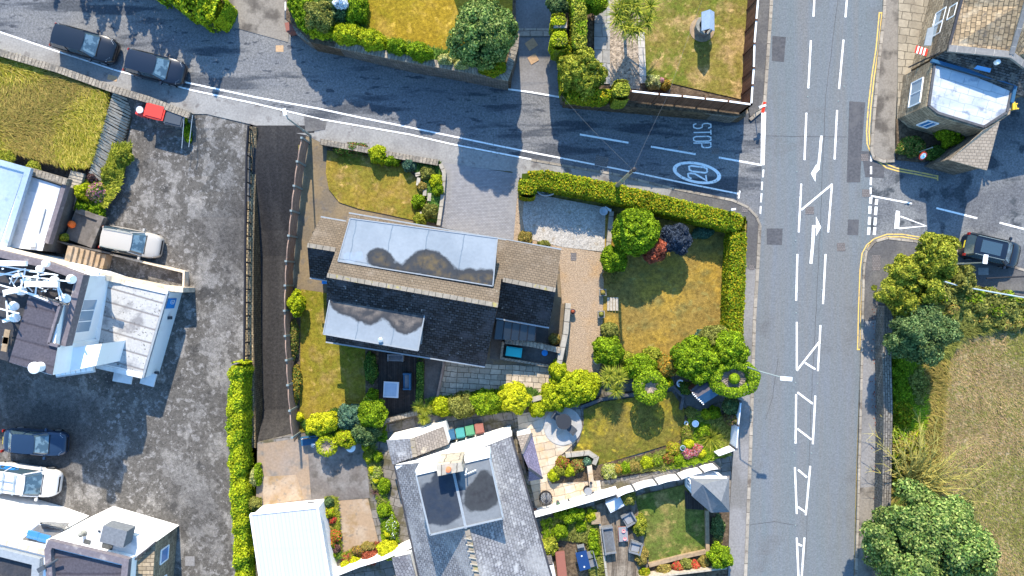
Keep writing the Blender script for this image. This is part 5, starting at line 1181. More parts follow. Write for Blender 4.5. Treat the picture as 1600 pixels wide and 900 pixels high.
    MB().tube((x3+.02, -wb*.82, Hh*.645), (x3+.02, wb*.82, Hh*.645), .03, n=5).build('wiper_cowl', 'trim_black', t)
    MB().box((-L/2*.995, 0, Hh*.5), (.04, .52, .12)).build('number_plate', plate or 'plate_yellow', t)
    x, y, _ = W(px, py, z+Hh*.6); t.location = (x, y, z+.005); t.rotation_euler = (0,0,R(deg)); return t
make_car('parked_car', 'black people carrier beside the stone wall, nearer the photo edge', 'car', 'paint_black', 4.35, 1.85, 1.66, 130, 67, -15.5, 0)
make_car('parked_car', 'navy black hatchback parked closer to the bins, second along the white line', 'car', 'paint_navy', 4.05, 1.80, 1.55, 241, 104, -14, 0)
make_car('parked_car', 'silver estate car with tan sills parked in the car park beside the concrete steps', 'car', 'paint_silver', 4.15, 1.82, 1.6, 203, 378, -10.5, -.9, hood=.25, rails=True)
make_car('parked_car', 'dark blue saloon parked beside the white van in the car park', 'car', 'paint_blue', 4.4, 1.80, 1.45, 52, 692, -4, -.9, hood=.26, boot=.10, rear=.03)
make_car('parked_car', 'dark estate car with roof rails and yellow plate on the east side road', 'car', 'paint_navy', 4.0, 1.85, 1.55, 1553, 391, -13, .0, hood=.22, rails=True, glassroof=True)
van = make_car('delivery_van', 'white van with blue ring logos and roof bars in the car park', 'van', 'paint_white', 4.9, 1.98, 1.9, 32, 752, -8, -.9, hood=.20, rear=0, group=None)
van.rotation_euler = (0,0,0); sv_loc = van.location.copy(); van.location = (0,0,0)
mb = MB()
for x in (-1.6,-.7,.1): mb.box((x,0,1.99), (.07,1.5,.05))
mb.box((-.8,.25,2.03), (1.9,.05,.05)).box((-.8,-.3,2.03), (1.9,.05,.05)); mb.build('roof_rack', 'galv', van)
def ring(mb, c, r, w_, z, tilt=0, sx=1):
    for k in range(24):
        a, b = 6.2832*k/24, 6.2832*(k+1)/24
        mb.tube((c[0]+math.cos(a)*r*sx, c[1]+math.sin(a)*r, z+tilt*math.cos(a)*r), (c[0]+math.cos(b)*r*sx, c[1]+math.sin(b)*r, z+tilt*math.cos(b)*r), w_, n=4, cap=False)
mb = MB(); ring(mb, (1.72,-.08), .22, .015, 1.15, -.22)
for k in range(2): mb.tube((1.66,-.14+k*.11,1.165), (1.80,-.14+k*.11,1.135), .014, n=4)
mb.build('bonnet_logo', 'sign_blue', van)
mb = MB()
def VS(x, v): return (x, .99*1.9/2+.05-.0, .0)
# side lettering lies on the upper body side
def sp(x, q): return (-.9-x, .83+.13*(1-q), 1.14+.38*q)
L3 = MB()
for st_ in ([(0,0),(0,1),(.35,1)],[(0,.5),(.28,.5)],[(.5,.9),(.7,1),(.9,.85),(.5,0),(.95,0)],[(1.15,.75),(1.3,1),(1.3,0)]): L3.path([sp(x*.8-.5, .25+.5*y) for x, y in st_], .022, 4)
for k in range(24):
    a, b = 6.2832*k/24, 6.2832*(k+1)/24; L3.tube(sp(.05+.8*math.cos(a), .5+.48*math.sin(a)), sp(.05+.8*math.cos(b), .5+.48*math.sin(b)), .014, n=4)
L3.build('side_logo', 'sign_blue', van); van.location = sv_loc; van.rotation_euler = (0,0,R(-8))

# ================================================================ BINS
def bin_(label, px, py, m, z=0, rz=0, sx=.56, sy=.66, h=1.0, lid=None):
    x, y, _ = W(px, py, z+h); t = thing('wheelie_bin', label, 'bin', (x,y,z), rz); mm = Matrix.Translation((x,y,z)) @ Matrix.Rotation(rz,4,'Z'); T_ = lambda *p: tuple(mm @ Vector(p))
    MB().box(T_(0,0,h*.47), (sx,sy,h*.86), rz, taper=.8).build('body', m, t); l = MB(); l.box(T_(0,0,h*.93), (sx*1.08,sy*1.06,.05), rz).box(T_(0,0,h*.97), (sx*.9,sy*.86,.05), rz); ld = l.build('lid', lid or m, t)
    MB().tube(T_(-sx*.35,-sy*.56,h*.92), T_(sx*.35,-sy*.56,h*.92), .022, n=6).build('handle', lid or m, t)
    for s in (-1,1): MB().tube(T_(s*sx*.40,-sy*.38,.1), T_(s*sx*.48,-sy*.38,.1), .1, n=12).build('wheel', 'tyre', t)
    return t
bin_('large red wheeled bin against the stone wall by the tall grass', 241, 173, 'plastic_red', -.8, R(-15), 1.3, 1.0, 1.45)
bin_('large charcoal wheeled bin next to the big red one', 271, 184, 'plastic_charcoal', -.8, R(-14), 1.2, .95, 1.35)
t = bin_('small red bin carrying a grey bucket at the end of the bin row', 220, 174, 'plastic_red', -.8, R(-25), .6, .6, 1.0)
o = MB().lathe(W(219.5,172,.28), [(.2,-.1),(.24,.1),(.25,.12),(.1,.12)], 16).build('bucket', 'plastic_grey', None, True); tag(o, 'grey bucket on top of the small red bin', 'bucket'); set_origin(o, W(219.5,172,.18))
bin_('white lidded bin at the top of the tan driveway', 452, 9, 'plastic_grey', .1, 0, .6, .55, 1.1, 'plastic_white')
bin_('slate blue bin between the white lidded and the brown one', 451, 23, 'plastic_blue', .1, 0, .56, .55, 1.1, 'plastic_charcoal')
bin_('dusky brown bin at the rounded end of the retaining wall', 453, 41, 'plastic_brown', .05, R(10), .62, .6, 1.2)
for px, py, m, lab in ((704,680,'plastic_blue','dark blue bin nearest the low wing by the white gable'),(719,677,'plastic_teal','teal bin between the dark blue and green ones by the white gable'),(734,673,'plastic_green','green bin between the teal and brown ones by the white gable'),(749,670,'plastic_brown','brown bin last in the row along the white gable')): bin_(lab, px, py, m, .05, R(10), .56, .62, 1.05)

# ================================================================ LAMPS, POLES, SIGNS
def lamp(label, base, h, head, hz, size, rz, m='metal_white', arm=True):
    t = thing('street_lamp', label, 'street lamp', W(*base,0)); b = W(*base,0); top_ = (b[0],b[1],h); hd = W(*head,hz)
    MB().tube(b, (b[0],b[1],h*.35), .09, .08, 10).tube((b[0],b[1],h*.35), top_, .06, .045, 10).build('pole', 'metal_grey', t)
    MB().tube(top_, hd, .035, n=6).build('arm', 'metal_grey', t); MB().box(hd, size, rz, taper=.7).build('lamp_head', m, t); return t
lamp('street lamp with pale head leaning over the white lines near the lane', (485,212), 5.2, (445,175), 5.5, (.22,.42,.10), R(12))
lamp('tall street lamp by the ringed conifer reaching over the main road', (1148,567), 5.2, (1228,591.5), 5.7, (.75,.25,.12), R(-5))
lamp('street lamp behind the parked estate car on the east side road', (1491,413), 3.1, (1539,405), 3.4, (.3,.6,.12), R(-8))
lamp('small blue armed lamp poking out of the hedge corner', (1127,334), 2.5, (1146,327), 2.9, (.3,.12,.08), R(8))
t = thing('telegraph_pole', 'weathered telegraph pole rising from the hedge by the side road', 'telegraph pole', W(958,296,0)); b = W(958,296,0)
MB().tube(b, (b[0],b[1],8.5), .16, .10, 10).build('pole', 'wood_pole', t); MB().box((b[0],b[1],8.3), (.5,.12,.12), R(40)).lathe((b[0]+.05,b[1],8.5), [(.14,0),(.14,.18),(.05,.22)], 10).build('bracket', 'metal_dark', t)
def cable(label, pts, r=.012):
    P = [W(*p) for p in pts]; Q_ = []
    for a, b in zip(P, P[1:]):
        for k in range(8): f = k/8; v = Vector(a).lerp(Vector(b), f); v.z -= .4*math.sin(math.pi*f); Q_.append(v)
    Q_.append(Vector(P[-1])); o = MB().path(Q_, r, 4).build('overhead_cable', 'cable'); tag(o, label, 'cable'); set_origin(o, P[0])
cable('thin cable running from the telegraph pole over the brown fence', [(989,265,8.4),(1045,146,8.0),(1112,-40,7.0)], .006)
cable('thin cable crossing the side road toward the hedge cubes', [(989,265,8.4),(878,150,5.0)], .004)
def pole_tube(label, pts, r, m='metal_dark', cat='pipe', name='pipe'):
    o = MB().path([W(*p) for p in pts], r, 6).build(name, m); tag(o, label, cat); set_origin(o, W(*pts[0]))
pole_tube('black barrier rail beside the pavement east of the parked estate car', [(1541,435,.9),(1600,432,.9),(1680,444,.9)], .06, cat='rail', name='barrier_rail')
pole_tube('grey rail curving through the shrubs along the field top', [(1463,436,1.0),(1500,447,1.1),(1560,458,1.1),(1620,468,1.1)], .05, 'galv', 'rail', 'barrier_rail')
pole_tube('thin white post rail of the planted strip by the charcoal bin', [(284,232,.2),(288,178,.5)], .022, 'galv', 'rail', 'post_rail')
pole_tube('second white post rail, closest to the car park entrance', [(295,230,.2),(301,180,.5)], .022, 'galv', 'rail', 'post_rail')
t = thing('road_sign', 'small round sign with red rim on a post beside the pub planting', 'sign', W(1428,240,0)); b = W(1428,240,0); hd = Vector(W(1442,243.5,2.2))
MB().tube(b, (b[0],b[1],2.3), .035).build('post', 'metal_grey', t); n_ = Vector((.25,-.55,.8)).normalized(); d = MB().tube(hd, hd+n_*.03, .30, n=24).build('disc', 'lamp_red', t); MB().tube(hd+n_*.03, hd+n_*.04, .21, n=24).box(hd+n_*.05, (.26,.06,.01)).build('face', 'upvc', t)
MB().box(hd+n_*.055, (.14,.2,.01), .6).build('symbol', 'sign_blue', t)
t = thing('road_sign', 'small red and white sign leaning at the corner of the brown fence', 'sign', W(1180,176,.1)); b = Vector(W(1180,176,.1)); MB().tube(b, b+Vector((.1,0,1.3)), .03).build('post', 'metal_grey', t)
MB().box(b+Vector((.15,.05,1.3)), (.2,.75,.05), R(-12)).build('panel', 'lamp_red', t); MB().box(b+Vector((.05,.12,1.35)), (.5,.14,.04), R(18)).build('panel', 'metal_white', t)
for i, (x, y) in enumerate(((1344,55),(1319,135),(1262,151),(1310,158),(1245,268),(1243,376),(1244,489),(1243,598),(1277,599),(1241,708),(1243,821),(1284,453),(1268,708))):
    o = MB().lathe(W(x,y,.004), [(.06,0),(.05,.02),(.01,.025)], 8).build('road_stud', 'metal_grey'); tag(o, 'tiny round stud in the main road, between the painted lines', 'road stud', 'studs between the main road lines'); set_origin(o, W(x,y,.004))

# ================================================================ GARDEN THINGS
t = thing('wishing_well', 'round stone wishing well with pitched blue grey roof on the corner lawn', 'well', W(1097,48,NG)); c = W(1097,46,NG)
MB().lathe(c, [(.55,0),(.55,.75),(.62,.78),(.62,.86),(.40,.86),(.40,.2)], 26).build('well_ring', 'stone_pot', t, True); MB().lathe(c, [(.85,-.02),(.85,.03)], 26).build('base', 'timber', t)
for s in (-1,1): MB().box((c[0], c[1]+s*.5, NG+1.2), (.09,.09,1.3)).build('post', 'fence_brown', t)
rz_ = [(-.42,-.62,1.5),(.42,-.62,1.5),(.42,.62,1.5),(-.42,.62,1.5),(0,-.62,1.95),(0,.62,1.95)]; V_ = [Vector((c[0]+x, c[1]+y, NG+z_)) for x, y, z_ in rz_]
MB().slab([V_[0],V_[4],V_[5],V_[3]], .05).slab([V_[4],V_[1],V_[2],V_[5]], .05).build('roof', 'blue_membrane', t)
def table_round(label, px, py, z, r, m, h=.74):
    t = thing('garden_table', label, 'table', (*W(px,py,z+h)[:2], z)); c = (*W(px,py,z+h)[:2], z); MB().lathe(c, [(r,h-.04),(r,h),(0.02,h+.005)], 28).build('tabletop', m, t, True)
    MB().tube(c, (c[0],c[1],c[2]+h-.03), .05).lathe(c, [(.3,0),(.28,.04)], 14).build('leg', 'metal_dark', t); return t
table_round('round dark garden table on the circular paving', 881, 659, .13, .54, 'table_dark')
table_round('small dark round table on the sandstone patio beside the pier wall', 919, 768, .1, .27, 'fabric_grey', .5)
def chair(label, px, py, z, rz, m='plastic_charcoal', s=1.0, arms=False):
    x, y, _ = W(px, py, z+.45); mm = Matrix.Translation((x,y,z)) @ Matrix.Rotation(rz,4,'Z'); T_ = lambda *p: tuple(mm @ Vector(p)); t = thing('garden_chair', label, 'chair', (x,y,z), rz)
    MB().box(T_(0,0,.43), (.5*s,.5*s,.06), rz).build('seat', m, t); b = MB(); b.box(T_(-.26*s,0,.7), (.05,.48*s,.55), rz); b.build('backrest', m, t)
    for a in (-1,1):
        for q in (-1,1): MB().tube(T_(a*.21*s,q*.21*s,0), T_(a*.21*s,q*.21*s,.42), .02, n=6).build('leg', 'metal_grey', t)
        if arms: MB().box(T_(0,a*.27*s,.62), (.5*s,.08,.05), rz).build('armrest', m, t)
    return t
chair('dark folding chair upper left of the round table on the circular paving', 869, 651, .13, R(-35)); chair('dark chair lower right of the round table on the circular paving', 893, 671, .13, R(140))
def sofa(label, px, py, z, L, D, rz, m='furniture_grey', c='fabric_grey', name='garden_armchair', cat='armchair', slats=0, corner=False):
    x, y, _ = W(px, py, z+.45); mm = Matrix.Translation((x,y,z)) @ Matrix.Rotation(rz,4,'Z'); T_ = lambda *p: tuple(mm @ Vector(p)); t = thing(name, label, cat, (x,y,z), rz)
    MB().box(T_(0,0,.20), (L,D,.30), rz).build('base', m, t)
    if slats:
        for k in range(slats): MB().box(T_(-L/2+.1+k*(L-.2)/(slats-1),0,.42) if not corner else T_(0,-D/2+.1+k*(D-.2)/(slats-1),.42), ((L-.2)/slats*.7,D*.86,.04) if not corner else (L*.9,(D-.2)/slats*.7,.04), rz).build('slat', m, t)
    else: MB().box(T_(0,0,.40), (L-.26,D-.26,.12), rz).build('cushion', c, t)
    MB().box(T_(-L/2+.05,0,.5), (.10,D,.42), rz).build('backrest', m, t)
    for s in (-1,1): MB().box(T_(0.05,s*(D/2-.05),.45), (L-.1,.10,.3), rz).build('armrest', m, t)
    if name == 'garden_armchair': MB().box(T_(L/2-.05,0,.38), (.08,D-.2,.06), rz).build('front_rail', m, t)
    return t
sofa('grey square armchair close to the lawn, above the low tray table on the deck', 983, 811, .12, .85, .85, R(-150))
sofa('grey square armchair below the low tray table on the deck', 993, 856, .12, .80, .80, R(165))
sofa('long grey slatted bench sofa standing on the worn deck', 951, 844, .12, .8, 1.85, R(8), name='garden_bench', cat='bench', slats=9, corner=False)
t = thing('low_table', 'low dark tray table with two pink cups between the deck armchairs', 'table', (*W(974,835,.5)[:2],.12)); c = W(974,835,.5)
MB().box((c[0],c[1],.46), (.62,1.0,.06), R(4)).build('tabletop', 'fabric_grey', t); MB().box((c[0],c[1],.43), (.68,1.06,.05), R(4)).build('rim', 'plastic_brown', t)
for a in (-1,1):
    for q in (-1,1): MB().tube((c[0]+a*.27,c[1]+q*.45,.12), (c[0]+a*.27,c[1]+q*.45,.42), .025, n=6).build('leg', 'fence_brown', t)
for i, (x, y) in enumerate(((974,829),(976,841))):
    o = MB().lathe(W(x,y,.49), [(.07,0),(.12,.10),(.13,.11),(.08,.10),(.03,.03)], 14).build('cup', 'lamp_red' if False else 'pink_cup', None, True) if 'pink_cup' in MT else MB().lathe(W(x,y,.49), [(.07,0),(.12,.10),(.13,.11),(.08,.10),(.03,.03)], 14).build('cup', mat('pink_cup', (.6,.25,.25)), None, True)
    tag(o, 'pink cup at the %s end of the low tray table' % ('hedge wall' if i == 0 else 'open deck'), 'cup'); set_origin(o, W(x,y,.49))
def rectable(label, px, py, z, L, D, rz, m, name='garden_table'):
    x, y, _ = W(px, py, z+.72); mm = Matrix.Translation((x,y,z)) @ Matrix.Rotation(rz,4,'Z'); T_ = lambda *p: tuple(mm @ Vector(p)); t = thing(name, label, 'table', (x,y,z), rz)
    MB().box(T_(0,0,.71), (L,D,.05), rz).build('tabletop', m, t)
    for a in (-1,1):
        for q in (-1,1): MB().tube(T_(a*(L/2-.07),q*(D/2-.07),0), T_(a*(L/2-.07),q*(D/2-.07),.69), .025, n=6).build('leg', 'metal_grey', t)
    return t
t = rectable('dark blue garden table among the weeds of the allotment', 911, 876, .06, .78, 1.3, R(14), 'blue_cover')
for x, y in ((909,869),(913,886)): MB().lathe(W(x,y,.8), [(.07,-.01),(.05,.02)], 10).build('table_fitting', 'plastic_grey', t)
chair('grey chair at the upper end of the blue table', 908, 857, .06, R(-78), 'furniture_grey'); chair('grey chair on the deck side of the blue table, the upper', 922, 867, .06, R(195), 'furniture_grey'); chair('grey chair on the deck side of the blue table, the lower', 926, 880, .06, R(195), 'furniture_grey')
t = thing('lounge_table', 'pale square glass topped table on the dark deck behind the tiled house', 'table', (*W(611,609,.7)[:2],.14)); c = W(611,609,.7)
MB().box((c[0],c[1],.66), (1.05,1.1,.10), R(-3)).build('tabletop', 'plastic_grey', t); MB().box((c[0],c[1],.35), (.9,.95,.5), R(-3)).build('base', 'metal_white', t); MB().box((c[0]-.03,c[1],.715), (.85,.9,.012), R(-3)).build('glass', 'membrane_white' if False else 'blue_membrane', t)
sofa('blue grey two seat sofa at the edge of the dark deck', 636, 596, .14, .55, 1.15, R(180), 'plastic_blue', 'plastic_brown' if False else 'furniture_grey', 'garden_sofa', 'sofa')
sofa('grey slatted bench on the dark deck close under the house', 618, 559, .14, .5, 1.1, R(-92), name='garden_bench', cat='bench', slats=5)
t = thing('hanging_chair', 'black wire egg chair on the sandstone patio by the white wall', 'chair', W(852,782,.07)); c = Vector(W(853,779,.5)); mb = MB()
for k in range(9):
    a = math.pi*k/9
    for j in range(12): p = lambda q: Vector((c.x+.48*math.cos(a)*math.cos(q), c.y+.48*math.sin(a)*math.cos(q)*.95, c.z+.1+.55*math.sin(q))); q0, q1 = -1.5+3*j/12, -1.5+3*(j+1)/12; mb.tube(p(q0), p(q1), .018, n=4, cap=False); mb.tube(p(math.pi-q0), p(math.pi-q1), .018, n=4, cap=False)
mb.build('basket', 'metal_dark', t); MB().lathe((c.x,c.y,c.z-.2), [(.38,0),(.38,.12)], 16).build('cushion', 'fabric_grey', t); MB().lathe((c.x,c.y,.08), [(.45,0),(.45,.04)], 18).tube((c.x,c.y+.45,.1),(c.x,c.y+.55,1.5),.03).build('stand', 'metal_dark', t)
def tray(label, name, cat, px, py, z, L, D, H_, rz, m, lid=None):
    x, y, _ = W(px, py, z+H_); t = thing(name, label, cat, (x,y,z), rz); MB().box((x,y,z+H_*.45), (L,D,H_*.9), rz, taper=.92).build('body', m, t); MB().box((x,y,z+H_*.95), (L*1.05,D*1.05,.06), rz).box((x,y,z+H_), (L*.85,D*.8,.05), rz).build('lid', lid or m, t); return t
tray('turquoise storage box in the planting yard behind the house', 'storage_box', 'box', 803, 550, .05, 1.05, .62, .7, R(-8), 'turquoise')
tray('pale tilted storage chest under the white fence on the deck', 'storage_chest', 'chest', 961, 788, .12, 1.05, .75, .8, R(28), 'plastic_grey')
tray('brown wooden cold frame at the roof edge of the south plot', 'cold_frame', 'cold frame', 877, 884, .06, .62, 1.9, .5, R(6), 'fence_brown', 'plastic_brown')
tray('pale grey lidded tank by the villa roof, beside the cold frame', 'water_tank', 'tank', 861, 893, .06, .5, .9, .8, R(10), 'plastic_grey')
tray('rust and grey lidded box above the pale grey tank', 'utility_box', 'box', 857, 876, .06, .5, .65, .8, R(10), 'iron_cover')
o = MB().box(W(907,837,.1), (.16,.85,.06), R(28)).build('board', 'metal_white'); tag(o, 'loose white board lying on the allotment soil', 'board'); set_origin(o, W(907,837,.07))
tray('tan lidded compost bin by the deck steps', 'compost_bin', 'bin', 931, 810, .06, .62, .75, .5, R(5), 'timber')
o = MB().lathe(W(851,551,.06), [(.1,0),(.2,.08),(.22,.2),(.12,.22)], 14).build('watering_can', 'sign_blue'); tag(o, 'small bright blue watering can on the soil of the planting yard', 'watering can'); set_origin(o, W(851,551,.06))
# sculpted white shell basin on the gravel
t = thing('stone_basin', 'pale curved shell basin on the gravel under the hedge', 'basin', (*W(853,301,.4)[:2],.08)); c = Vector(W(853,301,.08)); mb = MB()
P0, P1 = [], []
for k in range(17):
    a = math.pi*(1+k/16); P0.append(Vector((c.x+.62*math.cos(a), c.y+.1+.36*math.sin(a), .5))); P1.append(Vector((c.x+.25*math.cos(a), c.y+.08+.12*math.sin(a), .15)))
for k in range(16): mb.face([P1[k], P1[k+1], P0[k+1], P0[k]])
mb.face(P0[::-1] if False else [p+Vector((0,0,-.25)) for p in P0]); 
for k in range(16): mb.tube(P0[k], P0[k+1], .05, n=5)
mb.build('shell', 'membrane_white', t); MB().lathe(c, [(.2,0),(.12,.2)], 12).build('foot', 'stone_pot', t)
t = thing('stone_urn', 'grey blue urn and tap at the gravel corner beside the green dome tree', 'urn', W(942,331,.08)); c = W(942,331,.08)
MB().lathe(c, [(.15,0),(.22,.3),(.3,.5),(.22,.5),(.1,.4)], 16).build('bowl', 'plastic_grey', t, True); MB().box((c[0]+.3,c[1]+.15,.5), (.5,.16,.12), R(-30)).build('spout', 'metal_white', t)
def pot(label, px, py, z, r, h, m='stone_pot', pal=None, sq=False, cat='plant pot'):
    x, y, _ = W(px, py, z+h); t = thing('plant_pot', label, cat, (x,y,z))
    if sq: MB().box((x,y,z+h/2), (2*r,2*r,h), R(3), taper=.85).build('pot', m, t); MB().box((x,y,z+h+.005), (1.6*r,1.6*r,.02), R(3)).build('soil', 'soil', t)
    else: MB().lathe((x,y,z), [(r*.7,0),(r,h),(r*1.1,h),(r*1.1,h+.03),(r*.85,h+.03),(r*.8,h-.05)], 16).build('pot', m, t, True)
    if pal:
        n = 160; q = RNG.normal(size=(n,3)); q /= np.linalg.norm(q, axis=1, keepdims=True); q[:,2] = np.abs(q[:,2])
        leaf_mesh('foliage', np.array([x,y,z+h])+q*r*.7, q, np.full(n,.05), tints(n, pal), t)
    return t
pot('square stone planter above the timber steps on the gravel edge', 942, 457, .07, .24, .45, pal='straw', sq=True); pot('square stone planter below the timber steps on the gravel edge', 939.5, 491, .07, .24, .45, pal='olive', sq=True)
pot('round dark pot at the corner of the stone yard wall', 895, 487, .07, .19, .4, 'patch_dark', 'rust'); pot('pale empty bowl pot beside the bright shrub at the gravel end', 932, 564, .07, .22, .3, 'sandstone_flags')
pot('round white rimmed pot in the flower bed by the round lawn', 1086.5, 662, .1, .22, .4, 'plastic_white'); pot('white ring planter left of the round white rimmed pot', 1072, 661, .1, .13, .2, 'plastic_white')
pot('blue glazed pot beside the lime shrub of the flower bed', 1067, 700, .1, .18, .35, 'blue_membrane', 'teal')
pot('small dark pot on the white wall beside the egg chair', 872, 787, .1, .14, .5, 'plastic_charcoal', 'teal'); pot('tiny black pot between the small dark pot and round table', 889, 783, .1, .10, .4, 'plastic_charcoal')
pot('black pot on the pale pier wall', 923.5, 755, .6, .09, .2, 'plastic_charcoal'); pot('black pot at the patio corner by the villa wall', 836, 796, .1, .15, .4, 'plastic_charcoal', 'purple')
t = thing('garden_steps', 'three weathered timber steps from the gravel up to the parched lawn', 'steps', W(957,475,.07))
for k in range(4): MB().box(W(950.5+k*4.5,475,.12+k*.03), (.17,.92,.1)).build('tread', 'timber_grey', t)
# things on the court
t = thing('garden_table', 'white round table half hidden under the twin topiary', 'table', W(546,699,.035)); MB().lathe((*W(548,699,.7)[:2],.035), [(.32,.66),(.34,.70),(.3,.7)], 22).build('tabletop', 'plastic_white', t); MB().tube((*W(548,699,.7)[:2],.035), (*W(548,699,.7)[:2],.66), .04).build('leg', 'plastic_white', t)
t = thing('garden_bench', 'dark blue bench at the end of the court under yellow shrubs', 'bench', W(484,690,.035)); MB().box(W(484,690,.45), (1.2,.45,.06), R(8)).build('seat', 'plastic_blue', t); MB().box(W(484,682,.75), (1.2,.06,.5), R(8)).build('backrest', 'plastic_blue', t); [MB().box(W(x,690,.2), (.08,.4,.4), R(8)).build('leg', 'metal_white', t) for x in (473,495)]
t = thing('wire_statue', 'white ornamental wire figure beside the dark blue bench', 'ornament', W(489,696,.035)); mb = MB()
for k in range(9): a = k*.7; mb.tube(W(489,696,.1+.08*k), W(489+3*math.cos(a),696+3*math.sin(a),.3+.08*k), .03, n=5)
mb.build('frame', 'metal_white', t)
t = thing('ornament_ring', 'pale curved ornament in the dark corner bed by the shed', 'ornament', W(1061,600,.1)); mb = MB()
for k in range(10): a, b = R(40+k*24), R(40+(k+1)*24); mb.tube(W(1063+5*math.cos(a),599-5*math.sin(a),.4), W(1063+5*math.cos(b),599-5*math.sin(b),.4), .06, n=6)
mb.build('ring', 'metal_white', t); MB().tube(W(1061,600,.1), W(1061,600,.4), .05).build('post', 'metal_white', t)

# ================================================================ HEDGES
hedge('hedge', 'long clipped hedge bordering the side road, bent down at its gravel end', [(824,303),(826,281),(850,279),(960,300),(1060,325),(1160,349)], 29, 2.0, 0)
hedge('hedge', 'upright clipped hedge along the main road pavement', [(1156,362),(1153,420),(1151,480),(1148,536)], 26, 1.8, 0)
hedge('hedge', 'bright lime hedge along the car park edge above the white garage', [(369,572),(366,620),(366,700),(371,780),(374,850),(380,1000)], 23, 1.2, -.9, 'lime', leaf=.075, wob=.09, spots=('fresh',.8))
hedge('hedge', 'sunlit lime hedge topping the dark bank at the upper photo edge', [(240,-38),(280,-16),(340,14)], 46, 2.3, 0, 'lime', leaf=.10, wob=.18, spots=('fresh',.7))
hedge('hedge', 'tall narrow clipped hedge beside the stone slab path', [(901,-40),(906,20),(906,75)], 22, 4.2, NG, 'apple', leaf=.075, spots=('fresh',.6))
for i, (x, y, w_, l_) in enumerate(((873,32,26,22),(874,60,27,30))):
    hedge('hedge_cube', 'clipped yellow green hedge cube at the driveway, %s the pale stone cap' % ('above' if i == 0 else 'below'), [(x, y-l_/2+4), (x+.5, y+l_/2-4)], w_, 4.0, NG-.3, 'lime', leaf=.06, wob=.03, cat='hedge', spots=('olive',.5))
o = MB().box(W(875,41,3.6), (.85,.4,.5)).build('gate_pier', 'stone_trim'); tag(o, 'pale stone cap between the two hedge cubes', 'pier')
hedge('hedge_cube', 'square clipped hedge block at the end of the brown fence', [(972,129),(972,150)], 27, 4.1, NG-.2, 'apple', leaf=.06, wob=.03)
hedge('hedge', 'low dark green hedge joining the hedge cubes to the corner shrub', [(884,70),(883,110),(887,142),(935,147),(955,146)], 18, 3.4, NG-.3, 'hedge', wob=.1)
hedge('ivy', 'ivy strip running beside the dark deck of the tiled house', [(656,566),(656,600),(654,640)], 10, .5, .09, 'ivy', cat='climber')
for i, (x, y, r_, ry_, p_) in enumerate(((1406,578,14,20,'fresh'),(1411,612,19,22,'fresh'),(1408,648,19,24,'hedge'),(1404,684,14,20,'fresh'),(1430,600,16,30,'olive'),(1400,716,11,18,'fresh'))):
    bush('undergrowth', 'shrub', ['bright growth just under the blue green conifer','leafy growth second below the conifer along the mossy wall','hedge coloured growth half way down the mossy wall','green growth above the golden grasses','olive growth between the wall side shrubs and the dry field','narrow green growth against the wall beside the golden grasses'][i], x, y, r_, .6, p_, .12, leaf=.08, ry=ry_, rough=.35)
hedge('hedge', 'ragged verge growth between the field and the east side road', [(1470,452),(1520,466),(1600,480),(1660,492)], 30, .8, .1, 'olive', leaf=.10, wob=.3, spots=('fresh',.5))
hedge('hedge', 'dull green thicket edging the field under the roadside trees', [(1480,470),(1530,492),(1600,500)], 26, .6, .1, 'olive', leaf=.10, wob=.3, spots=('straw',.7))
# off the top of the picture: what throws the long shade over the side road
hedge('hedge', 'tall hedge just beyond the upper photo edge above the parked cars', [(30,-132),(120,-92),(180,-62),(240,-36),(300,-6),(336,6)], 40, 3.4, 0, 'hedge', leaf=.11, wob=.25, dens=.7) if False else None

# ================================================================ TREES AND SHRUBS
def b(px, py, r, h, pal, label, z=0.05, name='shrub', cat='shrub', **k): return bush(name, cat, label, px, py, r, h, pal, z, **k)
b(755,50,50,4.9,'tree','big round dark green tree over the golden lawn','' or NG,'round_tree','tree',leaf=.12,clump=.46,trunk=.18,rough=.16)
b(1460,852,88,7.0,'tree','huge spreading dark green tree at the field corner',.1,'broadleaf_tree','tree',leaf=.14,clump=.78,trunk=.3,ry=82,rough=.26)
b(1440,525,44,5.0,'deep','blue green spruce like tree between the roadside sapling and verge',.1,'conifer','tree',leaf=.11,clump=.5,trunk=.16,ry=40,rough=.34)
b(1428,450,42,4.0,'apple','yellow green roadside tree overhanging the stone wall',.1,'roadside_tree','tree',leaf=.10,clump=.34,trunk=.14,rough=.4,ry=34)
b(1467,400,28,4.6,'apple','slender pale green tree by the give way triangle kerb',.1,'roadside_tree','tree',leaf=.10,clump=.26,trunk=.12,rough=.3,ry=34)
b(1500,438,22,1.2,'olive','dull verge bush beside the curving grey rail',.1,leaf=.1,rough=.3)
b(1420,420,20,2.6,'apple','low branch cluster west of the slender roadside tree',.1,leaf=.1,rough=.3)
b(995,361,37,3.6,'fresh','bright green dome tree at the lawn corner under the hedge',name='dome_tree',cat='tree',leaf=.10,clump=.26,trunk=.12,rough=.08)
b(960,404,19,2.0,'fresh','bright green rounded shrub beside the gravel path top',leaf=.09)
b(1024,391,20,2.4,'rust','copper red maple between dome tree and dark blue shrub',name='maple',cat='tree',leaf=.07,rough=.2,rz=.8,ry=15)
b(1057,373,22,2.6,'slate','dark blue grey smoky shrub beside the copper maple',leaf=.07,rough=.2)
b(1098,364,16,.7,'teal','low grey green plants at the foot of the hedge corner',leaf=.08,ry=7)
b(950,549,22,1.8,'fresh','rounded bright shrub at the lower end of the gravel path',leaf=.09,clump=.22)
b(953,518,13,1.1,'olive','sage green rounded shrub left of the parched lawn',leaf=.07)
b(955,430,11,.9,'straw','small straw coloured shrub under the rounded one by the gravel',leaf=.07)
b(975,560,16,.9,'apple','low light green shrub at the lower rim of the parched lawn',leaf=.08,ry=8)
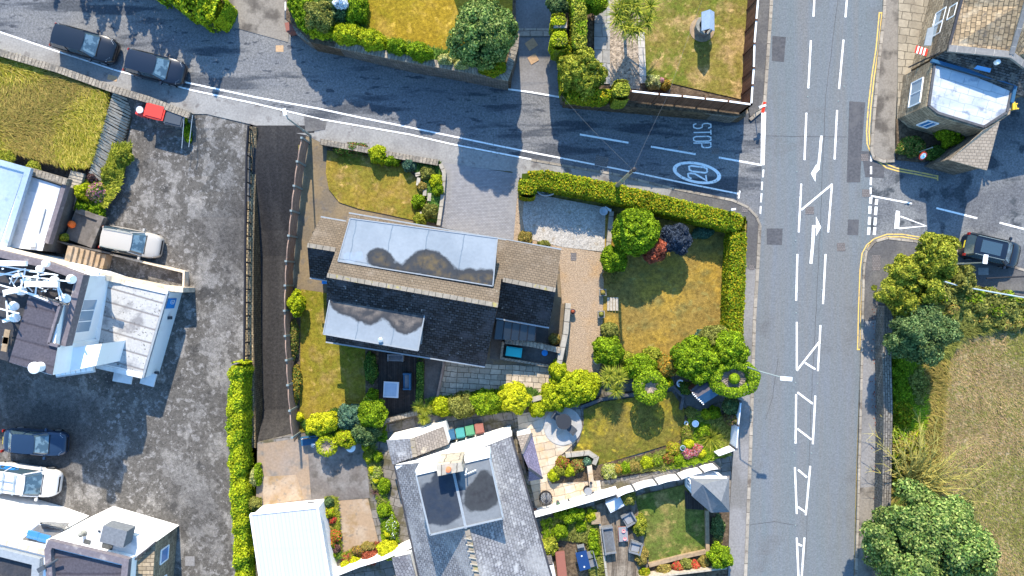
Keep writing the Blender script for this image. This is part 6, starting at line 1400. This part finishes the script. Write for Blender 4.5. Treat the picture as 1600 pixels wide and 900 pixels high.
b(1000,575,25,1.9,'fresh','feathery green shrub behind the ringed conifer',leaf=.09,ry=18)
b(1020,558,14,1.1,'apple','pale leafy shrub hanging over the dry lawn edge',leaf=.09)
b(1041,572,17,1.5,'orange','amber tinted shrub between the feathery greens',leaf=.08)
b(1087,562,34,3.4,'fresh','wide fern green tree beside the hedge end',name='garden_tree',cat='tree',leaf=.10,clump=.3,trunk=.12,rough=.22)
b(1142,545,26,3.2,'fresh','rounded green tree closing the hedge on the road side',name='garden_tree',cat='tree',leaf=.10,clump=.28,trunk=.12,rough=.18)
b(1118,532,22,2.2,'olive','olive shrub inside the lawn corner near the hedge end',leaf=.09)
b(1098,526,10,.9,'teal','small dark shrub on the lawn border before the big shrubs',leaf=.07)
b(895,606,45,1.5,'lime','long lime green hedge shrub at the gravel path end',leaf=.09,ry=25,clump=.28,rz=.14,rough=.15)
b(865,622,20,1.2,'lime','yellow tipped shrub where the paved patio ends',leaf=.08)
b(872,580,13,1.5,'lime','upright lime shrub by the stone yard wall',leaf=.08,ry=16)
b(803,622,23,1.9,'yellow','vivid yellow dome shrub beside the paved patio',leaf=.085,clump=.2)
b(762,628,30,1.5,'fresh','dark green planting running into the vivid yellow dome',leaf=.09,ry=17,spots=('yellow',.03))
b(724,634,26,1.4,'olive','dull olive shrub in the border above the white gable',leaf=.09,ry=17)
b(690,635,16,1.2,'lime','fresh lime shrub beside the spiky border plant',leaf=.09,ry=14)
b(840,640,12,1.1,'lime','small lime fern at the edge of the circular paving',leaf=.08)
b(499,663,20,1.7,'yellow','broad golden shrub left of its neighbour at the lawn foot',.07,leaf=.08,ry=15,clump=.2)
b(514,658,13,1.8,'yellow','smaller golden shrub close against the lawn foot',.07,leaf=.08,clump=.2)
b(546,652,19,1.6,'teal','sea green shrub at the foot of the shaded lawn strip',.07,leaf=.08)
b(581,647,21,2.1,'fresh','glossy green dome next to the dark deck corner',.07,leaf=.085,clump=.22)
b(569,675,23,1.7,'deep','deep green spreading shrub below the glossy dome',.05,leaf=.085,ry=19)
b(577,630,10,1.0,'yellow','yellow flowering plant over the glossy dome',.07,leaf=.07,spots=('cream',.3))
b(467,652,6,.6,'yellow','little yellow shrub beside the timber panel fence',.07,leaf=.06)
b(463,475,12,1.7,'lime','lime shrub leaning on the timber panel fence',.07,leaf=.085,ry=19,rough=.25)
b(458,530,7,.8,'straw','long dry yellow planting strip beside the lawn fence',.09,leaf=.07,ry=34,spots=('ivy',.4))
b(462,600,7,.8,'orange','autumn tinted planting strip nearer the golden shrubs',.09,leaf=.07,ry=34,spots=('ivy',.4))
b(579,575,9,.8,'ivy','leafy climber between lawn strip and dark deck',.09,leaf=.08,ry=26)
b(582,618,8,.8,'fresh','fresh green plants before the glossy dome and deck',.09,leaf=.08,ry=10)
# topiary with brown hollows
def ringtree(label, px, py, r, h, pal, inner, z=.05, tuft=False, ry=None, holes=1):
    base = (*W(px,py,z+h*.8)[:2], z); t = thing('ringed_conifer', label, 'conifer', base); k = (HM-z-h*.8)/HM; rm = r*S*k; tr = rm*(1-inner)/2; R0 = rm-tr
    n = int(14000*(R0*tr)/1.2); th_ = RNG.random(n)*6.2832; ph = RNG.random(n)*6.2832; jig = 1+.10*np.sin(th_*7)+.05*RNG.normal(size=n)
    e = (ry or r)/r
    C = np.stack([base[0]+np.cos(th_)*(R0+tr*np.cos(ph)*jig), base[1]+e*np.sin(th_)*(R0+tr*np.cos(ph)*jig), z+h*.72+np.sin(ph)*tr*1.1*jig], 1); N = np.stack([np.cos(th_)*np.cos(ph), np.sin(th_)*np.cos(ph), np.sin(ph)+.2], 1)+RNG.normal(size=(n,3))*.5
    C[:,2] = np.maximum(C[:,2], z+.03)
    leaf_mesh('crown', C, N, .085*(.7+.6*RNG.random(n)), tints(n, pal), t, aspect=.45)
    mb = MB(); zb = z+h*.64
    for i in range(170):
        a = i*2.399; q = (i/170)**.6*(R0-tr*.3); q2 = q+rm*.22; mb.tube((base[0]+math.cos(a)*q*.5, base[1]+e*math.sin(a)*q*.5, zb+.1), (base[0]+math.cos(a+.1)*min(q2,R0), base[1]+e*math.sin(a+.1)*min(q2,R0), zb+.15+.35*random.random()), .018, .008, 4)
    mb.lathe((base[0],base[1],zb), [(R0*.85,-.05),(R0*.8,.05)], 16); mb.build('dead_branches', 'dead_twigs', t)
    MB().tube(base, (base[0],base[1],zb), .12, .09).build('trunk', 'bark', t)
    if tuft: 
        n = 500; q = RNG.normal(size=(n,3)); q /= np.linalg.norm(q, axis=1, keepdims=True); leaf_mesh('inner_tuft', np.array([base[0],base[1],zb+.45])+q*np.array([.38,.38,.3]), q, np.full(n,.08), tints(n, pal), t)
ringtree('small ring clipped conifer with dead brown centre on the lawn edge', 1017, 606, 27, 2.6, 'fresh', .36)
ringtree('large ring clipped conifer with bare centre and green tuft by the pavement', 1148, 592, 41, 3.2, 'fresh', .50, tuft=True, ry=30)
ringtree('golden green ring topiary with brown hollow at the court edge', 510, 697, 17, 1.5, 'lime', .38)
b(540,685,17,1.6,'lime','golden green twin topiary beside the ring shaped one',.04,leaf=.06,clump=.14,ry=14,spots=('rust',.06))
# spiky plants
spiky('cordyline','spiky plant','tall many headed cordyline over the flag path',985,22,42,3.2,'apple',NG,n=900,heads=16,width=.075,trunk=True)
spiky('yucca','spiky plant','pale yucca rosette left of the small ringed conifer',961,592,28,1.9,'apple',.05,n=800,heads=5,width=.07)
spiky('yucca','spiky plant','grey green yucca at the corner of the dark deck',661,640,22,1.5,'apple',.05,n=600,heads=3,width=.06)
spiky('phormium','spiky plant','olive phormium with long arching blades by the blue fence',1117,689,27,1.7,'apple',.1,n=420,width=.06)
spiky('phormium','spiky plant','bronze phormium in the long bed beside the south court',585,772,11,.8,'purple',.1,n=120,width=.04)
spiky('phormium','spiky plant','bronze phormium nearer the pale slab court',600,812,10,.8,'purple',.1,n=120,width=.04)
spiky('phormium','spiky plant','tan striped phormium against the white garage',513,825,11,.9,'straw',.1,n=120,width=.045)
# golden line of north garden
b(502,42,20,.9,'lime','yellow lime shrub nearest the brown bin on the retaining wall',NG,leaf=.085,ry=17,rough=.16)
b(545,52,26,1.1,'lime','broad lime shrub midway along the retaining wall top',NG,leaf=.085,ry=14,rough=.16)
b(582,62,22,1.3,'lime','lime shrub tapering toward the clipped dark hedge',NG,leaf=.085,ry=13,rz=-.3,rough=.16)
b(497,24,22,1.8,'olive','pyramid shaped yellow green conifer behind the lime shrubs',NG,name='conifer',cat='tree',leaf=.085,rough=.2)
b(478,22,15,1.2,'fresh','upright green hedge bush above the brown bin',NG,leaf=.09,ry=26,rough=.2)
b(462,4,12,1.2,'fresh','leafy bush beside the white lidded bin',NG,leaf=.09,ry=22,rough=.2)
b(528,18,20,1.2,'deep','dark shade bush left of the white blossom',NG,leaf=.09,ry=18)
b(556,14,18,1.4,'fresh','green bush between white blossom and golden lawn',NG,leaf=.09,ry=22)
b(532,4,11,1.7,'white','silvery white blossoming plant at the upper photo edge',NG,leaf=.10,ry=7)
b(620,73,16,1.5,'fresh','clipped green hedge piece behind the retaining wall',NG,leaf=.07,ry=10,rz=-.2)
b(655,80,20,1.7,'fresh','curling clipped hedge end on the golden lawn rim',NG,leaf=.07,ry=11,rz=-.2)
b(697,94,13,1.1,'cream','pale yellow heather on the wall, left of its twin',NG,leaf=.07,ry=8); b(722,102,12,1.1,'cream','pale yellow heather closer to the round tree',NG,leaf=.07,ry=7)
b(768,104,20,1.6,'hedge','shaded low shrub under the round tree',NG,leaf=.08,ry=12)
b(907,112,34,3.0,'apple','yellow green corner tree above the clipped hedge',NG,name='garden_tree',cat='tree',leaf=.09,clump=.24,trunk=.1,rough=.25)
b(872,8,16,1.8,'deep','dark ivy bush above the hedge cubes',NG,leaf=.08); b(918,4,30,2.4,'fresh','bright green bush overhanging the narrow hedge',NG,leaf=.09,ry=12)
b(1022,128,11,.8,'cream','cream flowering clump at the fence corner bed',NG,leaf=.07,ry=10); b(1040,132,8,.6,'orange','orange tinted alpine beside the cream clump',NG,leaf=.06); b(1033,126,4,.7,'pink','small pink bloom between cream and orange clumps',NG,leaf=.05)
b(1124,72,4,.3,'white','patch of white flowers on the corner lawn',NG,leaf=.03) if False else None
b(290,186,6,1.2,'lime','pale weed growing over the charcoal bin',-.85,leaf=.08); b(294,205,6,.8,'fresh','green strip planting between the white rails',-.85,leaf=.08,ry=20)
# front round lawn
b(591,242,14,1.0,'lime','pale yellow ball shrub on the round lawn border',.1,leaf=.07); b(640,257,10,.8,'teal','blue green shrub beside the low grey wall',.1,leaf=.08)
b(548,232,26,.5,'ivy','low dark border plants along the low grey wall',.1,leaf=.07,ry=6,spots=('rust',.2)); b(612,250,12,.7,'fresh','green border shrub right of the pale ball',.1,leaf=.07,ry=8)
b(682,283,10,.8,'lime','light rounded shrub at the drive side bed',.1,leaf=.07); b(685,296,9,.8,'fresh','emerald rounded shrub below the light one',.1,leaf=.07)
b(668,270,11,.6,'olive','olive rockery plant near the bed corner',.1,leaf=.07); b(654,315,10,.6,'fresh','bright rockery plant beside the round lawn',.1,leaf=.07); b(672,330,11,.7,'olive','spreading olive rockery plant above the house eave',.1,leaf=.07)
b(660,292,7,.4,'straw','dry straw rockery tuft amid the stones',.1,leaf=.06); b(656,342,9,.5,'apple','low plants at the foot of the rockery',.1,leaf=.07)
for i, (x, y, a) in enumerate(((655,272,.3),(664,300,1.5),(671,308,1.5),(656,337,.9),(654,284,1.4))):
    o = MB().box(W(x,y,.25), (.55,.25,.22), a).build('rockery_stone', 'stone_trim'); tag(o, ['flat stone highest in the drive side rockery','upright stone in the middle of the rockery','long stone right of the middle in the rockery','slanted stone lowest in the rockery','small stone against the round lawn'][i], 'stone', 'rockery stones'); set_origin(o, W(x,y,.15))
b(821,372,10,.5,'straw','straw weed patch at the edge of the pale gravel',.08,leaf=.06); b(850,381,9,.4,'olive','weeds along the wall top below the pale gravel',.08,leaf=.06,ry=4)
b(867,530,8,.8,'straw','tan dried shrub in the concrete yard corner',.08,leaf=.06)
# car park bank
b(190,243,13,.9,'apple','pale green wild plant at the bank top edge',-.5,leaf=.08,rough=.3); b(172,270,15,.8,'apple','wild green plants spreading down the bank',-.6,leaf=.08,rough=.3)
b(150,300,14,1.0,'pink','pink flowering valerian with green leaves on the bank',-.5,leaf=.08,spots=('fresh',.4),rough=.3); b(130,300,13,1.0,'lime','lime leafed plant left of the pink valerian',-.4,leaf=.08,rough=.3)
b(150,328,11,.8,'fresh','dark green plant below the pink valerian',-.6,leaf=.08,rough=.3); b(128,325,10,.8,'fresh','green clump under the lime leafed plant',-.4,leaf=.08); b(146,275,10,.7,'purple','dusky purple wild plant above the valerian',-.4,leaf=.07)
b(52,260,9,.5,'apple','weed by the blue roof parapet',.25,leaf=.08); b(10,245,12,.5,'apple','pale weed at the photo edge above the blue roof',.25,leaf=.08); b(100,371,5,.5,'apple','tiny potted green at the stair landing',.2,leaf=.05)
# back border hedge by garage / between walls
b(397,745,5,.9,'cream','pale variegated shrub beside the lime hedge',0,leaf=.07,ry=16); b(399,748,5,.8,'fresh','dark leaved shrub between variegated one and court',0,leaf=.07,ry=20) if False else b(402,742,5,.8,'fresh','slim green shrub along the court kerb',0,leaf=.07,ry=20)
b(398,787,9,.9,'olive','rounded shrub at the white garage corner',0,leaf=.07)
# long bed with golden balls
for i, (x, y, r_) in enumerate(((571,699,5),(576,717,5),(582,735,5),(588,750,5),(606,834,5))):
    b(x,y,r_,.5,'yellow',['topmost golden ball in the long bed','second golden ball down the long bed','third golden ball down the long bed','fourth golden ball, next to the bronze phormium','lone golden ball low in the bed near the white wall'][i],.1,leaf=.05,clump=.1,group='golden ball shrubs')
b(577,712,8,.4,'apple','low flowers around the upper golden balls',.1,leaf=.06,ry=12); b(588,742,8,.45,'cream','cream speckled plants around the lower golden balls',.1,leaf=.06,ry=14,spots=('fresh',.5)); b(590,714,7,.6,'fresh','emerald low bush right of the golden balls',.1,leaf=.06)
b(600,760,9,.6,'fresh','bushy green below the fourth golden ball',.1,leaf=.07,ry=12); b(600,798,10,.6,'fresh','green clump at the top of the lower bed',.1,leaf=.07); b(612,825,10,.5,'fresh','white dotted green plants in the lower bed',.1,leaf=.07,ry=18,spots=('white',.1))
b(607,860,17,1.1,'yellow','big heart shaped golden shrub above the white wall',.1,leaf=.065,clump=.16,ry=14)
b(577,872,11,.7,'rust','red leaved maple cushion above the curving white wall',.1,leaf=.06); b(556,878,8,.5,'yellow','yellow green cushion in the wall corner bed',.1,leaf=.06); b(540,884,7,.5,'yellow','outermost yellow cushion by the broken slabs',.1,leaf=.06)
b(560,860,10,.5,'orange','amber and purple heather along the pale slab',.1,leaf=.06,ry=5,spots=('purple',.4)); b(575,854,10,.5,'straw','straw heather beside the red leaved cushion',.1,leaf=.06,ry=5)
# garage border
b(514,785,7,.7,'deep','dark bush at the corner of the white garage',.05,leaf=.06); b(514,800,9,.7,'lime','lime bush with red blooms beside the garage',.05,leaf=.07,spots=('red',.12)); b(520,812,5,.5,'red','red flower cluster above the tan phormium',.05,leaf=.05)
b(524,838,9,.6,'red','red and green flower cluster below the tan phormium',.05,leaf=.06,spots=('fresh',.4)); b(518,850,8,.6,'red','scarlet geraniums midway along the garage',.05,leaf=.06,spots=('fresh',.5)); b(526,857,6,.5,'purple','dusky flowers beside the scarlet geraniums',.05,leaf=.05); b(519,867,6,.5,'fresh','green bush last in the garage border',.05,leaf=.06)
# round lawn flower border
for x, y, r_, pal, lab, sp_ in ((865,744,8,'lime','lime edge plant at the raised bed corner',None),(890,735,9,'lime','yellow lime cushion in the raised patio bed',None),(875,735,9,'apple','apple green plant in the raised patio bed',None),(903,728,10,'olive','tangled olive plants filling the raised patio bed',('rust',.25)),(880,724,10,'rust','reddish heather at the back of the raised bed',('fresh',.4)),(917,722,6,'teal','silver teal plant at the end of the raised bed',None),
                (953,737,11,'cream','cream flowering bush after the path gap',('lime',.3)),(966,733,6,'orange','amber plant right of the cream bush',None),(978,731,8,'fresh','fresh green border plant, middle of the back border',None),(991,729,8,'straw','straw toned border plant before the lime bush',None),(1011,723,9,'lime','rounded lime bush in the back border',None),(1028,720,8,'fresh','green border plant right of the lime bush',('olive',.3)),(1045,716,8,'rust','red tinted border plants before the pinks',('fresh',.5)),(1059,718,7,'fresh','dense green plant beside the red tinted ones',None),
                (1075,708,8,'pink','coral pink flowers, leftmost of the pinks',('red',.3)),(1089,703,9,'pink','bright pink flower mass by the phormium',('red',.3)),(1077,694,7,'yellow','yellow lime ball above the coral pinks',None),(1052,702,10,'orange','golden autumn flowers on the border rise',('lime',.4)),(1096,708,6,'yellow','sunny yellow plant next to the phormium foot',None)):
    b(x,y,r_,.55,pal,lab,.1,leaf=.06,spots=sp_)
b(1104,648,7,.6,'lime','light green ball in the shaded bed by the shed',.1,leaf=.06); b(1117,645,9,.6,'fresh','green mound right of the light ball near the shed',.1,leaf=.07); b(1100,672,10,.6,'fresh','dark green mound below the rimmed pot',.1,leaf=.07); b(1074,675,9,.35,'straw','low straw flowers along the lawn rim',.1,leaf=.05,ry=14,spots=('fresh',.4)); b(1080,645,8,.4,'olive','low olive plants under the shed paving',.1,leaf=.06)
b(1143,635,12,1.6,'deep','blue green shrub behind the blue white fence top',.05,leaf=.08); b(1143,655,9,1.5,'purple','mauve tinged shrub behind the blue white fence',.05,leaf=.07,spots=('olive',.6)); b(1044,598,7,.8,'lime','lime tuft between ringed conifer and corner bed',.1,leaf=.07); b(1070,607,10,.5,'ivy','dark groundcover in the corner bed by the shed',.1,leaf=.06,spots=('apple',.2))
# south plots
b(982,778,11,1.3,'olive','round olive bush against the scalloped white fence',.1,leaf=.07); b(1000,822,9,.9,'apple','trailing pale climber beside the upper armchair',.1,leaf=.08,ry=16,rough=.3); b(1003,870,9,.6,'straw','dry climber remains beside the lower armchair',.1,leaf=.06,ry=14)
b(877,830,10,.8,'fresh','neat round green bush in the allotment',.06,leaf=.07); b(858,855,13,.8,'apple','yellow green bush by the villa roof edge',.06,leaf=.08); b(893,804,22,.8,'fresh','tangled green plants under the white rendered wall',.06,leaf=.08,ry=9,rough=.3); b(925,806,9,.6,'lime','yellow flowering weed at the deck wall top',.06,leaf=.07); b(928,850,8,.5,'fresh','weedy green strip beside the slatted bench sofa',.06,leaf=.07,ry=26,rough=.3); b(908,822,9,.4,'fresh','weed patch above the loose white board',.06,leaf=.07)
b(1122,825,9,1.0,'deep','dark leaved shrub under the summerhouse',.06,leaf=.08,ry=18); b(1126,870,17,1.6,'fresh','feathery green conifer bush at the fence end',.06,leaf=.08,rough=.3); b(1122,846,6,.6,'straw','straw shrub between the dark and feathery ones',.06,leaf=.06)
b(1060,886,8,.6,'red','deep red shrub left of the grey green one',.06,leaf=.06); b(1072,882,9,.7,'olive','grey green shrub between the two red ones',.06,leaf=.06); b(1086,884,7,.6,'red','deep red shrub right of the grey green one',.06,leaf=.06); b(1102,878,9,.6,'straw','silvery straw shrub beside the feathery conifer',.06,leaf=.06); b(1038,893,11,.6,'straw','pale grass tuft by the grey fence',.06,leaf=.06); b(1008,897,8,.7,'hedge','dark green bush at the deck corner, photo bottom',.06,leaf=.07)
# pub planting
b(1425,228,20,.6,'ivy','scrubby planting on the pub corner rockery',.2,leaf=.08,ry=14,rough=.3,spots=('straw',.3)); b(1462,240,18,.7,'ivy','low planting edging the pub corner',.2,leaf=.08,ry=9,rough=.3); b(1485,212,19,1.8,'fresh','bright evergreen bush against the pub bay',.2,leaf=.09,ry=12,rz=-.4,rough=.25)
# bare straw coloured shrub at the field edge
base = W(1416,752,.1); t = thing('leafless_shrub', 'sprawling leafless straw coloured shrub above the huge tree', 'shrub', base); mb = MB(); rr = random.Random(9)
for i in range(60):
    a = rr.uniform(-1.0, 2.6); p = Vector(base)+Vector((rr.uniform(-.3,.3), rr.uniform(-.3,.3), .2)); d = Vector((math.cos(a), math.sin(a), rr.uniform(.35,1.3))).normalized(); r_ = .065; seg = rr.uniform(.6,1.05)
    for k in range(5):
        q = p+d*seg; mb.tube(p, q, r_, r_*.72, 4, False)
        for s in (0, 1, 2):
            d2 = (d+Vector((rr.uniform(-.8,.8), rr.uniform(-.8,.8), rr.uniform(-.3,.4)))).normalized(); mb.tube(q, q+d2*seg*.8, r_*.6, r_*.3, 3, False)
        p = q; r_ *= .74; d = (d+Vector((rr.uniform(-.3,.3), rr.uniform(-.3,.3), -.12))).normalized()
mb.build('branches', 'straw_twigs', t)
b(1420,695,26,.8,'straw','golden grasses under the leafless shrub',.1,leaf=.09,ry=26,rough=.3,spots=('lime',.3))

# ---- tall grasses, nobody could count the blades
def blades(name, label, inside, box_, n, z, h, pal, lean=(.5,-.35), w_=.035, pal2=None):
    px = box_[0]+RNG.random(n)*(box_[2]-box_[0]); py = box_[1]+RNG.random(n)*(box_[3]-box_[1]); P = np.array(inside); ok = np.zeros(n, bool); j = len(P)-1
    for i in range(len(P)):
        c_ = ((P[i,1] > py) != (P[j,1] > py)) & (px < (P[j,0]-P[i,0])*(py-P[i,1])/(P[j,1]-P[i,1]+1e-9)+P[i,0]); ok ^= c_; j = i
    px, py = px[ok], py[ok]; n = len(px); k = S*(HM-z)/HM; B = np.stack([(px-800)*k, (450-py)*k, np.full(n, z)], 1)
    sw = np.sin(B[:,0]*.9+np.sin(B[:,1]*.8)*1.5)*.5+np.sin(B[:,1]*1.7)*.4; az = math.atan2(lean[1], lean[0])+sw+RNG.normal(size=n)*.5
    L = h*(.6+.8*RNG.random(n)); D = np.stack([np.cos(az), np.sin(az), np.zeros(n)], 1); q = np.stack([-np.sin(az), np.cos(az), np.zeros(n)], 1)*w_/2; up = np.array([0,0,1.])
    M_ = B+D*(L*.35)[:,None]+up*(L*.6)[:,None]; T_ = B+D*(L*1.0)[:,None]+up*(L*.75)[:,None]
    V4 = np.stack([B-q, B+q, M_+q, M_-q, M_-q, M_+q, T_+q*.2, T_-q*.2], 1).reshape(-1,3); F = np.arange(len(V4)).reshape(-1,4)
    t_ = tints(n, pal)*(1+.14*np.sin(B[:,0]*1.1+1)*np.sin(B[:,1]*1.3))[:,None]
    if pal2:
        f_ = np.sin(B[:,0]*.55+1+np.sin(B[:,1]*.7))+np.sin(B[:,1]*.45+2+np.sin(B[:,0]*.9)*.8)+RNG.normal(size=n)*.35; k_ = f_ > .75; t_[k_] = tints(k_.sum(), pal2)
    o = bpy.data.objects.new(name, mesh_np(name, V4, F, np.repeat(t_, 8, 0))); COL.objects.link(o); tag(o, label, {'weeds': 'weeds', 'ground_cover': 'ground cover'}.get(name, 'grass'), kind='stuff')
blades('tall_grass', 'tall yellow wind swept grass above the car park', [(-60,56),(0,84),(100,119),(168,141),(170,152),(158,200),(140,258),(100,258),(0,232),(-60,215)], (-60,50,175,262), 60000, .26, .42, 'grass', pal2='straw')
blades('rough_grass', 'rough green and straw grass on the verge of the field', [(1395,560),(1470,560),(1500,530),(1600,500),(1620,480),(1480,450),(1400,460)], (1390,440,1640,565), 14000, .16, .35, 'olive')
blades('weeds', 'dense green weeds along the foot of the mossy wall', [(1393,560),(1432,560),(1440,640),(1432,700),(1412,760),(1393,760)], (1390,555,1445,765), 9000, .16, .42, 'fresh', lean=(.2,.2), w_=.06, pal2='olive')
blades('weeds', 'mixed green weeds on the verge below the east side road', [(1470,452),(1520,462),(1640,480),(1640,505),(1560,505),(1490,520),(1450,500)], (1445,445,1640,525), 9000, .16, .42, 'olive', lean=(.2,.2), w_=.06, pal2='fresh')
blades('rough_grass', 'golden rough grass between the wall and the mown field', [(1425,560),(1478,560),(1466,680),(1464,800),(1420,800)], (1390,550,1490,860), 12000, .16, .40, 'straw')
blades('field_grass', 'short dry grass stubble covering the field', [(1480,560),(1520,525),(1640,500),(1640,960),(1462,960),(1464,700)], (1460,500,1640,960), 42000, .12, .10, 'hay', w_=.022, pal2='olive')
for lab, poly_, bx, nn_, z_, p1_, p2_ in (
    ('leafy ground cover filling the long bed beside the south court', [(566,690),(584,690),(600,765),(612,800),(622,850),(598,850),(590,790),(576,745)], (560,685,630,855), 5200, .07, 'fresh', 'olive'),
    ('leafy ground cover along the white garage wall', [(508,778),(526,778),(534,870),(518,878)], (505,775,536,880), 2600, .06, 'ivy', 'apple'),
    ('heather ground cover above the curving white wall', [(534,866),(590,848),(600,862),(540,888)], (530,845,602,890), 2600, .06, 'rust', 'apple'),
    ('low planting under the shrubs above the white gable', [(664,626),(760,612),(830,608),(850,622),(800,640),(700,650),(664,646)], (660,605,852,652), 6500, .08, 'ivy', 'apple'),
    ('mixed low planting of the back lawn border', [(942,748),(938,732),(1000,716),(1062,694),(1078,640),(1140,655),(1138,712),(1062,728)], (935,638,1142,750), 11000, .11, 'olive', 'fresh'),
    ('rockery ground cover beside the round lawn', [(632,250),(688,256),(690,300),(682,350),(658,344),(668,320),(662,286)], (630,248,692,352), 3600, .12, 'ivy', 'straw'),
    ('weeds spreading through the allotment', [(845,815),(925,792),(940,860),(942,905),(920,905),(915,850),(880,845),(850,850)], (843,790,945,906), 3800, .07, 'olive', 'fresh'),
    ('wild plants on the bank above the car park', [(176,228),(206,225),(190,290),(165,325),(120,322),(122,292),(150,268)], (118,222,208,328), 4200, -.25, 'apple', 'olive'),
    ('low planting under the golden shrubs at the lawn foot', [(470,660),(520,640),(600,640),(604,690),(560,690),(520,684),(480,684)], (468,638,606,692), 4200, .08, 'ivy', 'fresh'),
    ('low planting in the bed behind the retaining wall', [(466,40),(470,0),(570,0),(570,44),(600,60),(720,88),(790,100),(788,118),(640,90),(490,60)], (464,-5,792,120), 11000, 1.9, 'ivy', 'apple')):
    blades('ground_cover', lab, poly_, bx, nn_*2, z_, .24, p1_, lean=(.1,.1), w_=.075, pal2=p2_)
# fallen leaves by the east wall
n = 500; xs = np.concatenate([RNG.normal(1373,3,300), RNG.normal(1372,4,200)]); ys_ = np.concatenate([RNG.normal(622,16,150), RNG.normal(582,10,80), RNG.random(270)*380+480]); C = np.array([W(x, y, .115) for x, y in zip(xs, ys_)]); N = RNG.normal(size=(n,3))*.25+np.array([0,0,1]); 
o = leaf_mesh('fallen_leaves', C, N, np.full(n,.06), tints(n, 'rust')); tag(o, 'brown fallen leaves heaped along the grey pavement', 'leaves', kind='stuff')
# beyond the upper edge: tree row and house whose shade falls on the road
hedge('hedge', 'tall unclipped hedge outside the upper photo edge over the parked cars', [(20,-190),(120,-140),(180,-106),(240,-68),(300,-28)], 30, 3.7, 0, 'hedge', leaf=.14, wob=.3, dens=1.3)
h3 = thing('house', 'house beyond the upper photo edge shading the north drive', 'house', W(840,-290,NG))
MB().prism(Q((700,-200,NG+4.5),(880,-200,NG+4.5),(880,-380,NG+4.5),(700,-380,NG+4.5)), NG, cap=False).build('wall', 'pub_stone', h3)
MB().slab(Q((692,-192,NG+4.4),(888,-192,NG+4.4),(888,-290,NG+7),(692,-290,NG+7)), .15).slab(Q((692,-388,NG+4.4),(888,-388,NG+4.4),(888,-290,NG+7),(692,-290,NG+7)), .15).build('roof', 'house_tiles', h3)
